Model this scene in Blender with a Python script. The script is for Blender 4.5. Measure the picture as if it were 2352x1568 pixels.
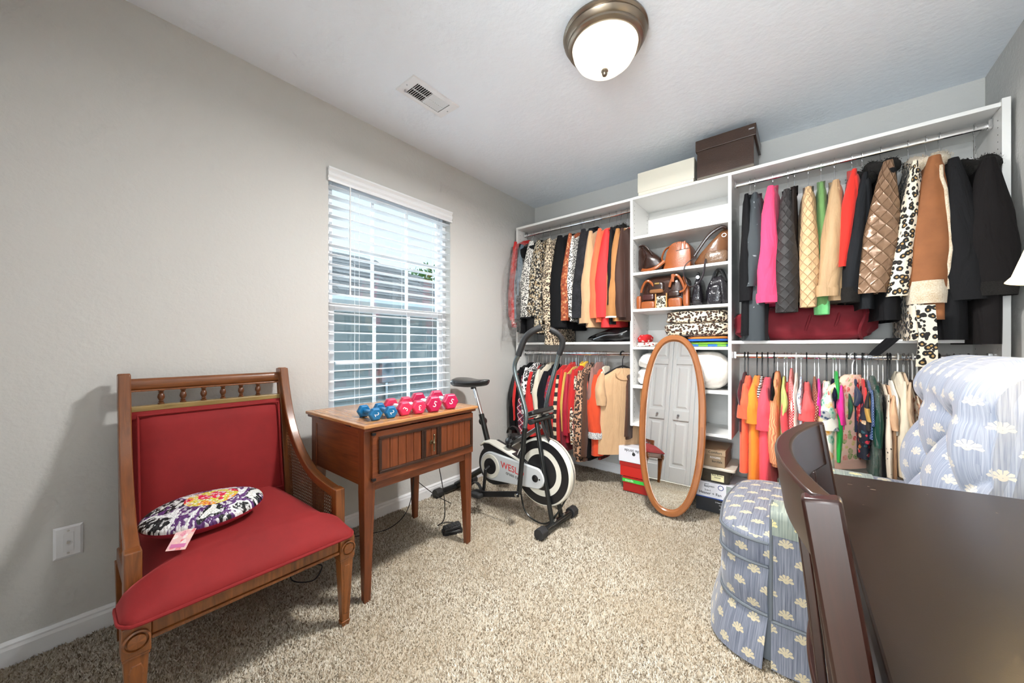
import bpy, math, random
import numpy as np
from mathutils import Matrix, Vector, noise as mnoise

# ------------------------------------------------------------------ clear
for o in list(bpy.data.objects):
    bpy.data.objects.remove(o)
scene = bpy.context.scene
COL = scene.collection

# ------------------------------------------------------------------ camera
FPX, PCX, PCY = 836.0, 1176.0, 795.0          # focal length and principal point in pixels of 2352 x 1568
YAW = math.radians(38.9)
CAMPOS = Vector((2.09, 0.0, 1.074))
cam_data = bpy.data.cameras.new('camera')
cam_data.sensor_width = 36.0
cam_data.lens = FPX / 2352 * 36.0
cam_data.shift_y = (PCY - 784) / 2352
cam_data.clip_start = 0.02
cam = bpy.data.objects.new('camera', cam_data)
cam.location = CAMPOS
cam.rotation_euler = (math.pi / 2, 0, YAW)
COL.objects.link(cam)
scene.camera = cam

# ------------------------------------------------------------------ world, lights, exposure
scene.view_settings.view_transform = 'Standard'
scene.view_settings.look = 'None'
scene.view_settings.gamma = 1.0
scene.view_settings.use_curve_mapping = False
scene.view_settings.exposure = 1.15
scene.cycles.max_bounces = 7
scene.cycles.diffuse_bounces = 3
scene.cycles.glossy_bounces = 4
scene.cycles.transmission_bounces = 8
scene.cycles.transparent_max_bounces = 16
scene.cycles.sample_clamp_indirect = 6.0
scene.cycles.use_adaptive_sampling = True
scene.cycles.adaptive_threshold = 0.1
scene.cycles.adaptive_min_samples = 10
scene.cycles.caustics_reflective = False
scene.cycles.caustics_refractive = False
world = bpy.data.worlds.new('sky')
scene.world = world
world.use_nodes = True
_bg = world.node_tree.nodes['Background']
_bg.inputs['Color'].default_value = (0.62, 0.83, 1.0, 1)
_bg.inputs['Strength'].default_value = 0.8

CEIL = 2.44
BACKY = 2.95
RIGHTX = 2.80
FRONTY = -0.25
LAMP_C = (1.405, 1.495)

def add_light(name, kind, loc, power, color=(1, 1, 1), size=0.1, size_y=None, rot=(0, 0, 0), spread=None):
    d = bpy.data.lights.new(name, kind)
    d.energy = power
    d.color = color
    if kind == 'AREA':
        d.size = size
        if size_y:
            d.shape = 'RECTANGLE'
            d.size_y = size_y
        if spread:
            d.spread = spread
    elif kind == 'SUN':
        d.angle = size
    else:
        d.shadow_soft_size = size
    o = bpy.data.objects.new(name, d)
    o.location = loc
    o.rotation_euler = rot
    COL.objects.link(o)
    return o

# soft daylight from the bright overcast side of the sky, entering by the window
add_light('daylight', 'SUN', (-4, 1.4, 5), 5.0, (0.88, 0.95, 1.0), math.radians(50), rot=(0, math.radians(-52), math.radians(6)))
# frontal fill light added behind the camera, no window known there
add_light('hall_fill_frontal', 'AREA', (1.95, -2.05, 1.25), 62, (0.86, 0.94, 1.0), 1.3, 2.1, rot=(math.radians(102), 0, math.radians(8)))
add_light('hall_fill_overhead', 'AREA', (1.95, -1.1, 2.40), 20, (1.0, 0.97, 0.94), 0.5, 0.5)  # overhead fill light added out of view, no known hall lamp

# ------------------------------------------------------------------ helpers: pixels to world
_f = Vector((-math.sin(YAW), math.cos(YAW), 0))
_r = Vector((math.cos(YAW), math.sin(YAW), 0))
def at(u, v, axis, val):
    d = _f + _r * ((u - PCX) / FPX) + Vector((0, 0, 1)) * ((PCY - v) / FPX)
    t = (val - CAMPOS[axis]) / d[axis]
    return CAMPOS + d * t
def atY(u, v, y): return at(u, v, 1, y)
def atX(u, v, x): return at(u, v, 0, x)
def atZ(u, v, z): return at(u, v, 2, z)
def lerp(a, b, t): return a + (b - a) * t
def V(*a): return Vector(a)
def rad(d): return math.radians(d)

# ------------------------------------------------------------------ helpers: mesh building
class MB:
    def __init__(self):
        self.v = []; self.f = []; self.uv = []
    def add(self, verts, faces, uvs=None):
        n = len(self.v)
        self.v += [Vector(p) for p in verts]
        for i, fc in enumerate(faces):
            self.f.append(tuple(n + k for k in fc))
            self.uv.append(uvs[i] if uvs else None)
        return self
    def merge(self, other, m=None):
        vs = [m @ p for p in other.v] if m else other.v
        n = len(self.v)
        self.v += [Vector(p) for p in vs]
        for fc, uv in zip(other.f, other.uv):
            self.f.append(tuple(n + k for k in fc)); self.uv.append(uv)
        return self
    def xf(self, m):
        self.v = [m @ p for p in self.v]
        return self
    def box(self, lo, hi, m=None):
        x0, y0, z0 = lo; x1, y1, z1 = hi
        vs = [V(x0,y0,z0),V(x1,y0,z0),V(x1,y1,z0),V(x0,y1,z0),V(x0,y0,z1),V(x1,y0,z1),V(x1,y1,z1),V(x0,y1,z1)]
        if m: vs = [m @ p for p in vs]
        return self.add(vs, [(0,3,2,1),(4,5,6,7),(0,1,5,4),(1,2,6,5),(2,3,7,6),(3,0,4,7)])
    def taper(self, c0, s0, c1, s1):
        """tapered post from a rectangle s0 about c0 (low) to s1 about c1 (high)"""
        vs = []
        for c, s in ((c0, s0), (c1, s1)):
            for sx, sy in ((-1,-1),(1,-1),(1,1),(-1,1)):
                vs.append(V(c[0]+sx*s[0]/2, c[1]+sy*s[1]/2, c[2]))
        return self.add(vs, [(0,3,2,1),(4,5,6,7),(0,1,5,4),(1,2,6,5),(2,3,7,6),(3,0,4,7)])
    def loft(self, rings, cap0=True, cap1=True, closed=True):
        n = len(rings[0])
        base = len(self.v)
        for rg in rings:
            self.v += [Vector(p) for p in rg]
        m = n if closed else n - 1
        # uv: perimeter length by path length
        ul = [0.0]
        big = max(rings, key=lambda rg: sum((Vector(rg[(i+1) % n]) - Vector(rg[i])).length for i in range(m)))
        for i in range(m):
            ul.append(ul[-1] + (Vector(big[(i+1) % n]) - Vector(big[i])).length)
        vl = [0.0]
        for k in range(len(rings) - 1):
            vl.append(vl[-1] + sum((Vector(rings[k+1][i]) - Vector(rings[k][i])).length for i in range(0, n, max(1, n//4))) / len(range(0, n, max(1, n//4))))
        for k in range(len(rings) - 1):
            for i in range(m):
                j = (i + 1) % n
                self.f.append((base+k*n+i, base+k*n+j, base+(k+1)*n+j, base+(k+1)*n+i))
                self.uv.append([(ul[i],vl[k]),(ul[i+1],vl[k]),(ul[i+1],vl[k+1]),(ul[i],vl[k+1])])
        if closed and cap0:
            self.f.append(tuple(base + i for i in reversed(range(n)))); self.uv.append(None)
        if closed and cap1:
            self.f.append(tuple(base + (len(rings)-1)*n + i for i in range(n))); self.uv.append(None)
        return self
    def tube(self, path, r, n=10, caps=True, closed=False, squash=None):
        P = [Vector(p) for p in path]
        rs = r if isinstance(r, (list, tuple)) else [r] * len(P)
        rings = []
        up = None
        for i, p in enumerate(P):
            if closed:
                t = (P[(i+1) % len(P)] - P[i-1]).normalized()
            else:
                t = (P[min(i+1, len(P)-1)] - P[max(i-1, 0)]).normalized()
            if up is None:
                a = V(0,0,1) if abs(t.z) < 0.9 else V(1,0,0)
                up = (a - t * a.dot(t)).normalized()
            else:
                up = (up - t * up.dot(t))
                up = up.normalized() if up.length > 1e-6 else V(1,0,0)
            b = t.cross(up)
            sq = squash if squash else (1, 1)
            rings.append([p + (up*math.cos(2*math.pi*k/n)*sq[0] + b*math.sin(2*math.pi*k/n)*sq[1]) * rs[i] for k in range(n)])
        if closed:
            rings.append(rings[0])
            return self.loft(rings, False, False)
        return self.loft(rings, caps, caps)
    def cyl(self, p0, p1, r0, r1=None, n=16):
        return self.tube([p0, p1], [r0, r0 if r1 is None else r1], n)
    def lathe(self, prof, n=24, m=None, caps=True):
        """prof: list of (radius, z)"""
        rings = [[V(max(rr,1e-4)*math.cos(2*math.pi*k/n), max(rr,1e-4)*math.sin(2*math.pi*k/n), z) for k in range(n)] for rr, z in prof]
        if m: rings = [[m @ p for p in rg] for rg in rings]
        return self.loft(rings, caps, caps)
    def prism(self, pts, z0, z1, m=None):
        r0 = [V(p[0], p[1], z0) for p in pts]; r1 = [V(p[0], p[1], z1) for p in pts]
        if m: r0 = [m @ p for p in r0]; r1 = [m @ p for p in r1]
        return self.loft([r0, r1])
    def grid(self, fn, nu, nv):
        base = len(self.v)
        for j in range(nv + 1):
            for i in range(nu + 1):
                self.v.append(Vector(fn(i/nu, j/nv)))
        for j in range(nv):
            for i in range(nu):
                a = base + j*(nu+1) + i
                self.f.append((a, a+1, a+nu+2, a+nu+1)); self.uv.append(None)
        return self
    def soft(self, lo, hi, n=8, k=3.0, amp=0.0, seed=0, fn=None):
        """rounded soft box (superellipsoid) filling lo..hi"""
        c = (Vector(lo) + Vector(hi)) / 2; h = (Vector(hi) - Vector(lo)) / 2
        nu, nv = n*4, n*2
        def sp(w, e):
            return math.copysign(abs(w) ** e, w)
        rings = []
        e = 2.0 / k
        for j in range(nv + 1):
            ph = -math.pi/2 + math.pi * j / nv
            ph = max(-math.pi/2+1e-3, min(math.pi/2-1e-3, ph))
            rg = []
            for i in range(nu):
                th = 2*math.pi*i/nu
                p = V(sp(math.cos(ph), e)*sp(math.cos(th), e), sp(math.cos(ph), e)*sp(math.sin(th), e), sp(math.sin(ph), e))
                if amp:
                    q = p * 1.7 + V(seed*3.1, seed*1.7, seed*0.9)
                    p = p * (1 + amp * mnoise.noise(q) + amp*0.5*mnoise.noise(q*2.7))
                p = V(c.x + p.x*h.x, c.y + p.y*h.y, c.z + p.z*h.z)
                if fn: p = fn(p)
                rg.append(p)
            rings.append(rg)
        return self.loft(rings)
    def build(self, name, mat, parent=None, smooth=40, bevel=0, seg=2, boxuv=False, subd=0, origin=None):
        me = bpy.data.meshes.new(name)
        if origin is None:
            xs = [p.x for p in self.v]; ys = [p.y for p in self.v]; zs = [p.z for p in self.v]
            origin = V((min(xs)+max(xs))/2, (min(ys)+max(ys))/2, min(zs))
        me.from_pydata([tuple(p - origin) for p in self.v], [], self.f)
        uvl = me.uv_layers.new(name='uv')
        me.update()
        flat = np.zeros(len(me.loops) * 2)
        for poly, uv in zip(me.polygons, self.uv):
            nrm = poly.normal
            for k, li in enumerate(poly.loop_indices):
                if uv is not None and not boxuv:
                    a, b = uv[k]
                else:
                    p = self.v[me.loops[li].vertex_index]
                    ax, ay, az = abs(nrm.x), abs(nrm.y), abs(nrm.z)
                    if az >= ax and az >= ay: a, b = p.x, p.y
                    elif ax >= ay: a, b = p.y, p.z
                    else: a, b = p.x, p.z
                flat[2*li] = a; flat[2*li+1] = b
        uvl.data.foreach_set('uv', flat)
        if smooth:
            me.polygons.foreach_set('use_smooth', [True] * len(me.polygons))
            me.set_sharp_from_angle(angle=rad(smooth))
        me.materials.append(mat)
        o = bpy.data.objects.new(name, me)
        COL.objects.link(o)
        o.location = origin
        if parent:
            o.parent = parent
            o.location = WMI(parent) @ origin
            q = WM(parent).to_quaternion().inverted()
            o.rotation_mode = 'QUATERNION'; o.rotation_quaternion = q
        if bevel:
            md = o.modifiers.new('bevel', 'BEVEL'); md.width = bevel; md.segments = seg; md.limit_method = 'ANGLE'; md.angle_limit = rad(40)
        if subd:
            md = o.modifiers.new('subd', 'SUBSURF'); md.levels = subd; md.render_levels = subd
        return o

def WM(o):
    m = o.matrix_basis.copy()
    return (WM(o.parent) @ m) if o.parent else m
def WMI(o): return WM(o).inverted()

def tag(o, label, cat=None, group=None, kind=None):
    if label: o['label'] = label
    if cat: o['category'] = cat
    if group: o['group'] = group
    if kind: o['kind'] = kind
    return o
def thing(name, label, cat, loc=(0, 0, 0), group=None):
    o = bpy.data.objects.new(name, None)
    o.empty_display_size = 0.05
    COL.objects.link(o)
    o.location = loc
    return tag(o, label, cat, group)
def struct(o, label=None):
    o['kind'] = 'structure'
    if label: o['label'] = label
    return o
def dup(o, d, name=None):
    """copy of one mesh object shifted by d (in its parent's axes), sharing mesh data"""
    c = o.copy(); COL.objects.link(c)
    c.location = o.location + Vector(d)
    return c
def dup_tree(o, parent=None):
    c = o.copy(); COL.objects.link(c); c.parent = parent
    for ch in list(o.children):
        dup_tree(ch, c)
    return c
def TR(x, y, z): return Matrix.Translation((x, y, z))
def RZ(a): return Matrix.Rotation(rad(a), 4, 'Z')
def RX(a): return Matrix.Rotation(rad(a), 4, 'X')
def RY(a): return Matrix.Rotation(rad(a), 4, 'Y')
def circle(n, r, cx=0, cy=0, a0=0):
    return [(cx + r*math.cos(a0+2*math.pi*k/n), cy + r*math.sin(a0+2*math.pi*k/n)) for k in range(n)]
def rrect(x0, y0, x1, y1, r, n=5):
    pts = []
    for cx, cy, a in ((x1-r, y1-r, 0), (x0+r, y1-r, 90), (x0+r, y0+r, 180), (x1-r, y0+r, 270)):
        for k in range(n + 1):
            t = rad(a + 90*k/n); pts.append((cx + r*math.cos(t), cy + r*math.sin(t)))
    return pts
def smooth_path(pts, n=6):
    P = [Vector(p) for p in pts]; out = []
    for i in range(len(P) - 1):
        p0 = P[max(i-1, 0)]; p1 = P[i]; p2 = P[i+1]; p3 = P[min(i+2, len(P)-1)]
        for k in range(n):
            t = k / n
            out.append(0.5*((2*p1) + (p2-p0)*t + (2*p0-5*p1+4*p2-p3)*t*t + (3*p1-p0-3*p2+p3)*t**3))
    out.append(P[-1])
    return out
def text(name, body, size, m, mat, parent, depth=0.0006, align='CENTER'):
    """flat lettering as a mesh; m maps the text's xy plane into the world"""
    cu = bpy.data.curves.new(name, 'FONT')
    cu.body = body; cu.size = size; cu.extrude = depth; cu.align_x = align; cu.align_y = 'CENTER'; cu.resolution_u = 3
    t = bpy.data.objects.new(name + '_tmp', cu); COL.objects.link(t)
    dg = bpy.context.evaluated_depsgraph_get()
    me = bpy.data.meshes.new_from_object(t.evaluated_get(dg))
    bpy.data.objects.remove(t)
    me.transform(WMI(parent) @ m)
    me.materials.clear(); me.materials.append(mat)
    me.name = name
    o = bpy.data.objects.new(name, me); COL.objects.link(o); o.parent = parent
    return o

# ------------------------------------------------------------------ materials
class NT:
    def __init__(self, name):
        self.m = bpy.data.materials.new(name); self.m.use_nodes = True
        self.t = self.m.node_tree
        self.b = self.t.nodes['Principled BSDF']
        self.out = self.t.nodes['Material Output']
    def n(self, typ, ins=None, **props):
        nd = self.t.nodes.new(typ)
        for k, v in props.items(): setattr(nd, k, v)
        for k, v in (ins or {}).items(): self.set(nd.inputs[k], v)
        return nd
    def set(self, sock, v):
        if isinstance(v, bpy.types.NodeSocket): self.t.links.new(v, sock)
        elif isinstance(v, bpy.types.Node): self.t.links.new(v.outputs[0], sock)
        else:
            if sock.type == 'RGBA' and len(v) == 3: v = (*v, 1)
            sock.default_value = v
    def uv(self): return self.n('ShaderNodeUVMap').outputs[0]
    def gen(self): return self.n('ShaderNodeTexCoord').outputs['Object']
    def math(self, op, a, b=0.0, c=None):
        nd = self.n('ShaderNodeMath', operation=op); self.set(nd.inputs[0], a); self.set(nd.inputs[1], b)
        if c is not None: self.set(nd.inputs[2], c)
        return nd.outputs[0]
    def mix(self, fac, a, b):
        nd = self.n('ShaderNodeMix', data_type='RGBA'); self.set(nd.inputs[0], fac); self.set(nd.inputs[6], a); self.set(nd.inputs[7], b)
        return nd.outputs[2]
    def noise(self, vec, scale, detail=2, rough=0.5, dist=0.0):
        nd = self.n('ShaderNodeTexNoise'); self.set(nd.inputs['Vector'], vec)
        nd.inputs['Scale'].default_value = scale; nd.inputs['Detail'].default_value = detail
        nd.inputs['Roughness'].default_value = rough; nd.inputs['Distortion'].default_value = dist
        return nd
    def voro(self, vec, scale, feature='F1', rnd=1.0):
        nd = self.n('ShaderNodeTexVoronoi', feature=feature); self.set(nd.inputs['Vector'], vec)
        nd.inputs['Scale'].default_value = scale; nd.inputs['Randomness'].default_value = rnd
        return nd
    def ramp(self, fac, stops, interp='LINEAR'):
        nd = self.n('ShaderNodeValToRGB'); self.set(nd.inputs[0], fac)
        cr = nd.color_ramp; cr.interpolation = interp
        while len(cr.elements) < len(stops): cr.elements.new(0.5)
        for e, (p, c) in zip(cr.elements, stops):
            e.position = p; e.color = (*c, 1) if len(c) == 3 else c
        return nd.outputs[0]
    def mapping(self, vec, scale=(1, 1, 1), rot=(0, 0, 0), loc=(0, 0, 0)):
        nd = self.n('ShaderNodeMapping'); self.set(nd.inputs[0], vec)
        nd.inputs['Scale'].default_value = scale; nd.inputs['Rotation'].default_value = rot; nd.inputs['Location'].default_value = loc
        return nd.outputs[0]
    def sep(self, vec):
        nd = self.n('ShaderNodeSeparateXYZ'); self.set(nd.inputs[0], vec); return nd.outputs
    def bump(self, h, strength=0.3, dist=0.01, prev=None):
        nd = self.n('ShaderNodeBump'); self.set(nd.inputs['Height'], h)
        nd.inputs['Strength'].default_value = strength; nd.inputs['Distance'].default_value = dist
        if prev is not None: self.set(nd.inputs['Normal'], prev)
        self.set(self.b.inputs['Normal'], nd.outputs[0])
        return nd.outputs[0]
    def fin(self, col=None, rough=None, metal=None, **kw):
        if col is not None: self.set(self.b.inputs['Base Color'], col)
        if rough is not None: self.set(self.b.inputs['Roughness'], rough)
        if metal is not None: self.set(self.b.inputs['Metallic'], metal)
        for k, v in kw.items(): self.set(self.b.inputs[k], v)
        return self.m
def S(r, g, b):
    """8-bit sRGB to linear"""
    def c(x):
        x /= 255.0
        return x/12.92 if x <= 0.04045 else ((x+0.055)/1.055) ** 2.4
    return (c(r), c(g), c(b))
def dk(c, k): return tuple(x*k for x in c)

def m_plain(name, col, rough=0.5, metal=0.0, bump=None, var=0.0, vscale=8, **kw):
    t = NT(name)
    c = col
    if var:
        nz = t.noise(t.uv(), vscale, 3)
        c = t.mix(nz.outputs[0], dk(col, 1-var), tuple(min(1, x*(1+var)) for x in col))
    if bump:
        t.bump(t.noise(t.uv(), bump[0], 3).outputs[0], bump[1], bump[2] if len(bump) > 2 else 0.002)
    return t.fin(c, rough, metal, **kw)

def m_wood(name, dark, light, rough=0.35, scale=1.0, axis=0, coat=0.2):
    t = NT(name)
    sc = (3*scale, 38*scale, 1) if axis == 0 else (38*scale, 3*scale, 1)
    v = t.mapping(t.uv(), sc)
    nz = t.noise(v, 1.0, 5, 0.65, 1.4)
    n2 = t.noise(t.uv(), 5, 3)
    fac = t.math('ADD', t.math('MULTIPLY', nz.outputs[0], 0.75), t.math('MULTIPLY', n2.outputs[0], 0.25))
    c = t.ramp(fac, [(0.32, dark), (0.66, light)])
    t.bump(nz.outputs[0], 0.06, 0.001)
    return t.fin(c, rough, 0, **{'Coat Weight': coat, 'Coat Roughness': 0.25})

def m_cloth(name, col, rough=0.85, weave=900, var=0.12, sheen=0.15, fold=None):
    t = NT(name)
    n1 = t.noise(t.uv(), 14, 3); n2 = t.noise(t.uv(), weave, 1)
    f = t.math('ADD', t.math('MULTIPLY', n1.outputs[0], 0.6), t.math('MULTIPLY', n2.outputs[0], 0.4))
    c = t.mix(f, dk(col, 1-var*1.5), tuple(min(1, x*(1+var)) for x in col))
    fl = t.noise(t.mapping(t.uv(), (22, 5, 1)), 1.0, 3, 0.55, 0.6)
    b1 = t.bump(fl.outputs[0], 0.45, 0.02)
    t.bump(n2.outputs[0], 0.25, 0.0015, b1)
    spec = 0.5
    if max(col) < 0.06: sheen = 0.0; spec = 0.2
    return t.fin(c, rough, 0, **{'Sheen Weight': sheen, 'Sheen Roughness': 0.5, 'Specular IOR Level': spec})

def m_velvet(name, col, var=0.18):
    t = NT(name)
    n1 = t.noise(t.uv(), 7, 4, 0.6); n2 = t.noise(t.uv(), 700, 1)
    c = t.mix(n1.outputs[0], dk(col, 1-var*1.6), tuple(min(1, x*(1+var*1.3)) for x in col))
    t.bump(n2.outputs[0], 0.2, 0.001)
    return t.fin(c, 0.8, 0, **{'Sheen Weight': 0.5, 'Sheen Roughness': 0.4, 'Sheen Tint': (*[min(1, x*2+0.1) for x in col], 1)})

def m_leopard(name, base=S(205,190,165), spot=S(22,18,16), mid=S(150,110,70), scale=38, warp=0.35):
    t = NT(name)
    uv = t.uv()
    nz = t.noise(uv, scale*0.8, 2)
    off = t.n('ShaderNodeVectorMath', operation='MULTIPLY_ADD')
    t.set(off.inputs[0], nz.outputs[1]); off.inputs[1].default_value = (warp/scale,)*3; t.set(off.inputs[2], uv)
    vo = t.voro(off.outputs[0], scale)
    nb = t.noise(uv, scale*1.6, 1)
    d = t.math('ADD', vo.outputs['Distance'], t.math('MULTIPLY', t.math('SUBTRACT', nb.outputs[0], 0.5), 0.28))
    c = t.ramp(d, [(0.0, mid), (0.20, mid), (0.23, spot), (0.50, spot), (0.54, base)])
    n2 = t.noise(uv, 900, 1); t.bump(n2.outputs[0], 0.2, 0.001)
    return t.fin(c, 0.8, 0, **{'Sheen Weight': 0.1})

def m_spots(name, base, spot, scale=60, thr=0.36, warp=0.4):
    """irregular animal / speckle print in two colours"""
    t = NT(name)
    uv = t.uv()
    nz = t.noise(uv, scale*0.7, 2)
    off = t.n('ShaderNodeVectorMath', operation='MULTIPLY_ADD')
    t.set(off.inputs[0], nz.outputs[1]); off.inputs[1].default_value = (warp/scale,)*3; t.set(off.inputs[2], uv)
    vo = t.voro(off.outputs[0], scale)
    c = t.ramp(vo.outputs['Distance'], [(thr-0.03, spot), (thr+0.03, base)])
    return t.fin(c, 0.8)

def m_dots(name, base, dot, scale=70, thr=0.28):
    t = NT(name)
    vo = t.voro(t.mapping(t.uv(), rot=(0, 0, rad(45))), scale, rnd=0.0)
    c = t.ramp(vo.outputs['Distance'], [(thr-0.03, dot), (thr+0.03, base)])
    return t.fin(c, 0.8)

def m_floral(name, base, cols, scale=22, thr=0.42, warp=0.6, base2=None):
    t = NT(name)
    uv = t.uv()
    nz = t.noise(uv, scale*1.1, 3)
    off = t.n('ShaderNodeVectorMath', operation='MULTIPLY_ADD')
    t.set(off.inputs[0], nz.outputs[1]); off.inputs[1].default_value = (warp/scale,)*3; t.set(off.inputs[2], uv)
    vo = t.voro(off.outputs[0], scale)
    r = t.sep(vo.outputs['Color'])[0]
    n = len(cols)
    pal = t.ramp(r, [(i/n, c) for i, c in enumerate(cols)], 'CONSTANT')
    mask = t.ramp(vo.outputs['Distance'], [(thr-0.03, (1, 1, 1)), (thr+0.03, (0, 0, 0))])
    v2 = t.voro(uv, scale*3.1)
    pal2 = t.mix(t.ramp(v2.outputs['Distance'], [(0.25, (0, 0, 0)), (0.5, (1, 1, 1))]), pal, t.mix(0.45, pal, base))
    c = t.mix(mask, base, pal2)
    return t.fin(c, 0.75)

def m_stripe(name, a, b, freq=60, horiz=True, duty=0.5, warp=0.0, rough=0.8):
    t = NT(name)
    uv = t.uv()
    s = t.sep(uv)
    x = s[1] if horiz else s[0]
    if warp: x = t.math('ADD', x, t.math('MULTIPLY', t.noise(uv, 12, 2).outputs[0], warp))
    fr = t.math('FRACT', t.math('MULTIPLY', x, freq))
    c = t.mix(t.math('GREATER_THAN', fr, duty), a, b)
    return t.fin(c, rough)

def m_plaid(name, a, b, c3, freq=16):
    t = NT(name)
    s = t.sep(t.mapping(t.uv(), rot=(0, 0, rad(40))))
    fx = t.math('FRACT', t.math('MULTIPLY', s[0], freq)); fy = t.math('FRACT', t.math('MULTIPLY', s[1], freq))
    c = t.mix(t.math('MULTIPLY', t.math('GREATER_THAN', fx, 0.55), 0.75), a, b)
    c = t.mix(t.math('MULTIPLY', t.math('GREATER_THAN', fy, 0.55), 0.6), c, b)
    ln = t.math('MAXIMUM', t.math('COMPARE', fx, 0.25, 0.045), t.math('COMPARE', fy, 0.25, 0.045))
    c = t.mix(ln, c, c3)
    return t.fin(c, 0.85)

def m_quilt(name, col, size=0.04, rough=0.5, depth=0.012, sheen=0.1, metal=0.0, var=0.08):
    t = NT(name)
    s = t.sep(t.uv())
    p = t.math('DIVIDE', t.math('ADD', s[0], t.math('MULTIPLY', s[1], 0.85)), size)
    q = t.math('DIVIDE', t.math('SUBTRACT', s[0], t.math('MULTIPLY', s[1], 0.85)), size)
    def tri(x):
        f = t.math('FRACT', x)
        return t.math('SINE', t.math('MULTIPLY', f, math.pi))
    h = t.math('POWER', t.math('MINIMUM', tri(p), tri(q)), 0.2)
    n1 = t.noise(t.uv(), 30, 3)
    hh = t.math('ADD', h, t.math('MULTIPLY', n1.outputs[0], 0.25))
    t.bump(hh, 1.0, depth*1.4)
    nv = t.noise(t.uv(), 10, 2)
    c = t.mix(nv.outputs[0], dk(col, 1-var), tuple(min(1, x*(1+var)) for x in col))
    return t.fin(c, rough, metal, **{'Sheen Weight': sheen})

def m_fur(name, c1, c2, scale=120):
    t = NT(name)
    nz = t.noise(t.uv(), scale, 3, 0.7)
    nl = t.noise(t.uv(), 16, 2)
    f = t.math('ADD', t.math('MULTIPLY', nz.outputs[0], 0.6), t.math('MULTIPLY', nl.outputs[0], 0.4))
    c = t.ramp(f, [(0.35, c1), (0.62, c2)])
    t.bump(nz.outputs[0], 0.9, 0.006)
    return t.fin(c, 0.95, 0, **{'Sheen Weight': 0.3 if max(c2) > 0.1 else 0.0, 'Specular IOR Level': 0.3})

def m_leather(name, col, rough=0.35, scale=160, bump=0.25, croc=False):
    t = NT(name)
    vo = t.voro(t.uv(), 55 if croc else scale, 'DISTANCE_TO_EDGE' if croc else 'F1')
    h = t.math('MINIMUM', vo.outputs['Distance'], 0.12) if croc else vo.outputs['Distance']
    t.bump(h, 0.8 if croc else bump, 0.01 if croc else 0.0015)
    n1 = t.noise(t.uv(), 9, 3)
    c = t.mix(n1.outputs[0], dk(col, 0.7), tuple(min(1, x*1.25) for x in col))
    return t.fin(c, rough, 0, **{'Coat Weight': 0.3, 'Coat Roughness': 0.2})

def m_film(name, tint=(0.95, 0.95, 0.93), alpha=0.14):
    """thin clear plastic film with glossy crinkles"""
    t = NT(name)
    g = t.n('ShaderNodeBsdfGlossy'); g.inputs['Roughness'].default_value = 0.12; g.inputs['Color'].default_value = (*tint, 1)
    d = t.n('ShaderNodeBsdfDiffuse'); d.inputs['Color'].default_value = (0.8, 0.8, 0.78, 1)
    tr = t.n('ShaderNodeBsdfTransparent')
    nz = t.noise(t.uv(), 26, 3, 0.6, 1.0)
    bp = t.n('ShaderNodeBump'); t.set(bp.inputs['Height'], nz.outputs[0]); bp.inputs['Strength'].default_value = 1.0; bp.inputs['Distance'].default_value = 0.03
    t.t.links.new(bp.outputs[0], g.inputs['Normal'])
    m1 = t.n('ShaderNodeMixShader'); m1.inputs[0].default_value = 0.55
    t.t.links.new(d.outputs[0], m1.inputs[1]); t.t.links.new(g.outputs[0], m1.inputs[2])
    m2 = t.n('ShaderNodeMixShader')
    t.set(m2.inputs[0], t.ramp(nz.outputs[0], [(0.35, (alpha*0.4,)*3), (0.65, (min(1, alpha*1.8),)*3)]))
    t.t.links.new(tr.outputs[0], m2.inputs[1]); t.t.links.new(m1.outputs[0], m2.inputs[2])
    t.t.links.new(m2.outputs[0], t.out.inputs[0])
    return t.m

def m_paint(name, col, scale=70, strength=0.35, dist=0.004, rough=0.7):
    """orange-peel textured wall paint"""
    t = NT(name)
    g = t.gen()
    n1 = t.noise(g, scale, 3, 0.55); n2 = t.noise(g, scale*0.35, 2)
    h = t.math('ADD', n1.outputs[0], t.math('MULTIPLY', n2.outputs[0], 0.8))
    t.bump(h, strength, dist)
    return t.fin(col, rough)

def m_carpet(name, attr=False):
    t = NT(name)
    g = t.gen()
    n1 = t.noise(g, 2.2, 3, 0.6); n2 = t.noise(g, 210, 2, 0.7)
    if attr:
        a = t.n('ShaderNodeAttribute', attribute_name='tuft'); a.attribute_type = 'GEOMETRY'
        f = a.outputs['Fac']
    else:
        f = n2.outputs[0]
    c = t.ramp(f, [(0.0, S(100,86,70)), (0.18, S(142,128,108)), (0.45, S(184,173,154)), (0.75, S(206,198,182)), (1.0, S(222,216,203))])
    c = t.mix(t.ramp(n1.outputs[0], [(0.38, (0, 0, 0)), (0.62, (0.5, 0.5, 0.5))]), c, S(166, 149, 124))
    return t.fin(c, 0.95)

def m_mirror():
    t = NT('mirror_glass'); return t.fin((0.93, 0.95, 0.94), 0.01, 1.0)
def m_glass(name='window_glass'):
    t = NT(name)
    tr = t.n('ShaderNodeBsdfTransparent'); tr.inputs[0].default_value = (0.93, 0.96, 0.97, 1)
    gl = t.n('ShaderNodeBsdfGlossy'); gl.inputs['Roughness'].default_value = 0.02
    mx = t.n('ShaderNodeMixShader'); mx.inputs[0].default_value = 0.06
    t.t.links.new(tr.outputs[0], mx.inputs[1]); t.t.links.new(gl.outputs[0], mx.inputs[2]); t.t.links.new(mx.outputs[0], t.out.inputs[0])
    return t.m
def m_emit(name, col, strength):
    t = NT(name)
    return t.fin(col, 0.4, 0, **{'Emission Color': (*col, 1), 'Emission Strength': strength})

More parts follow.
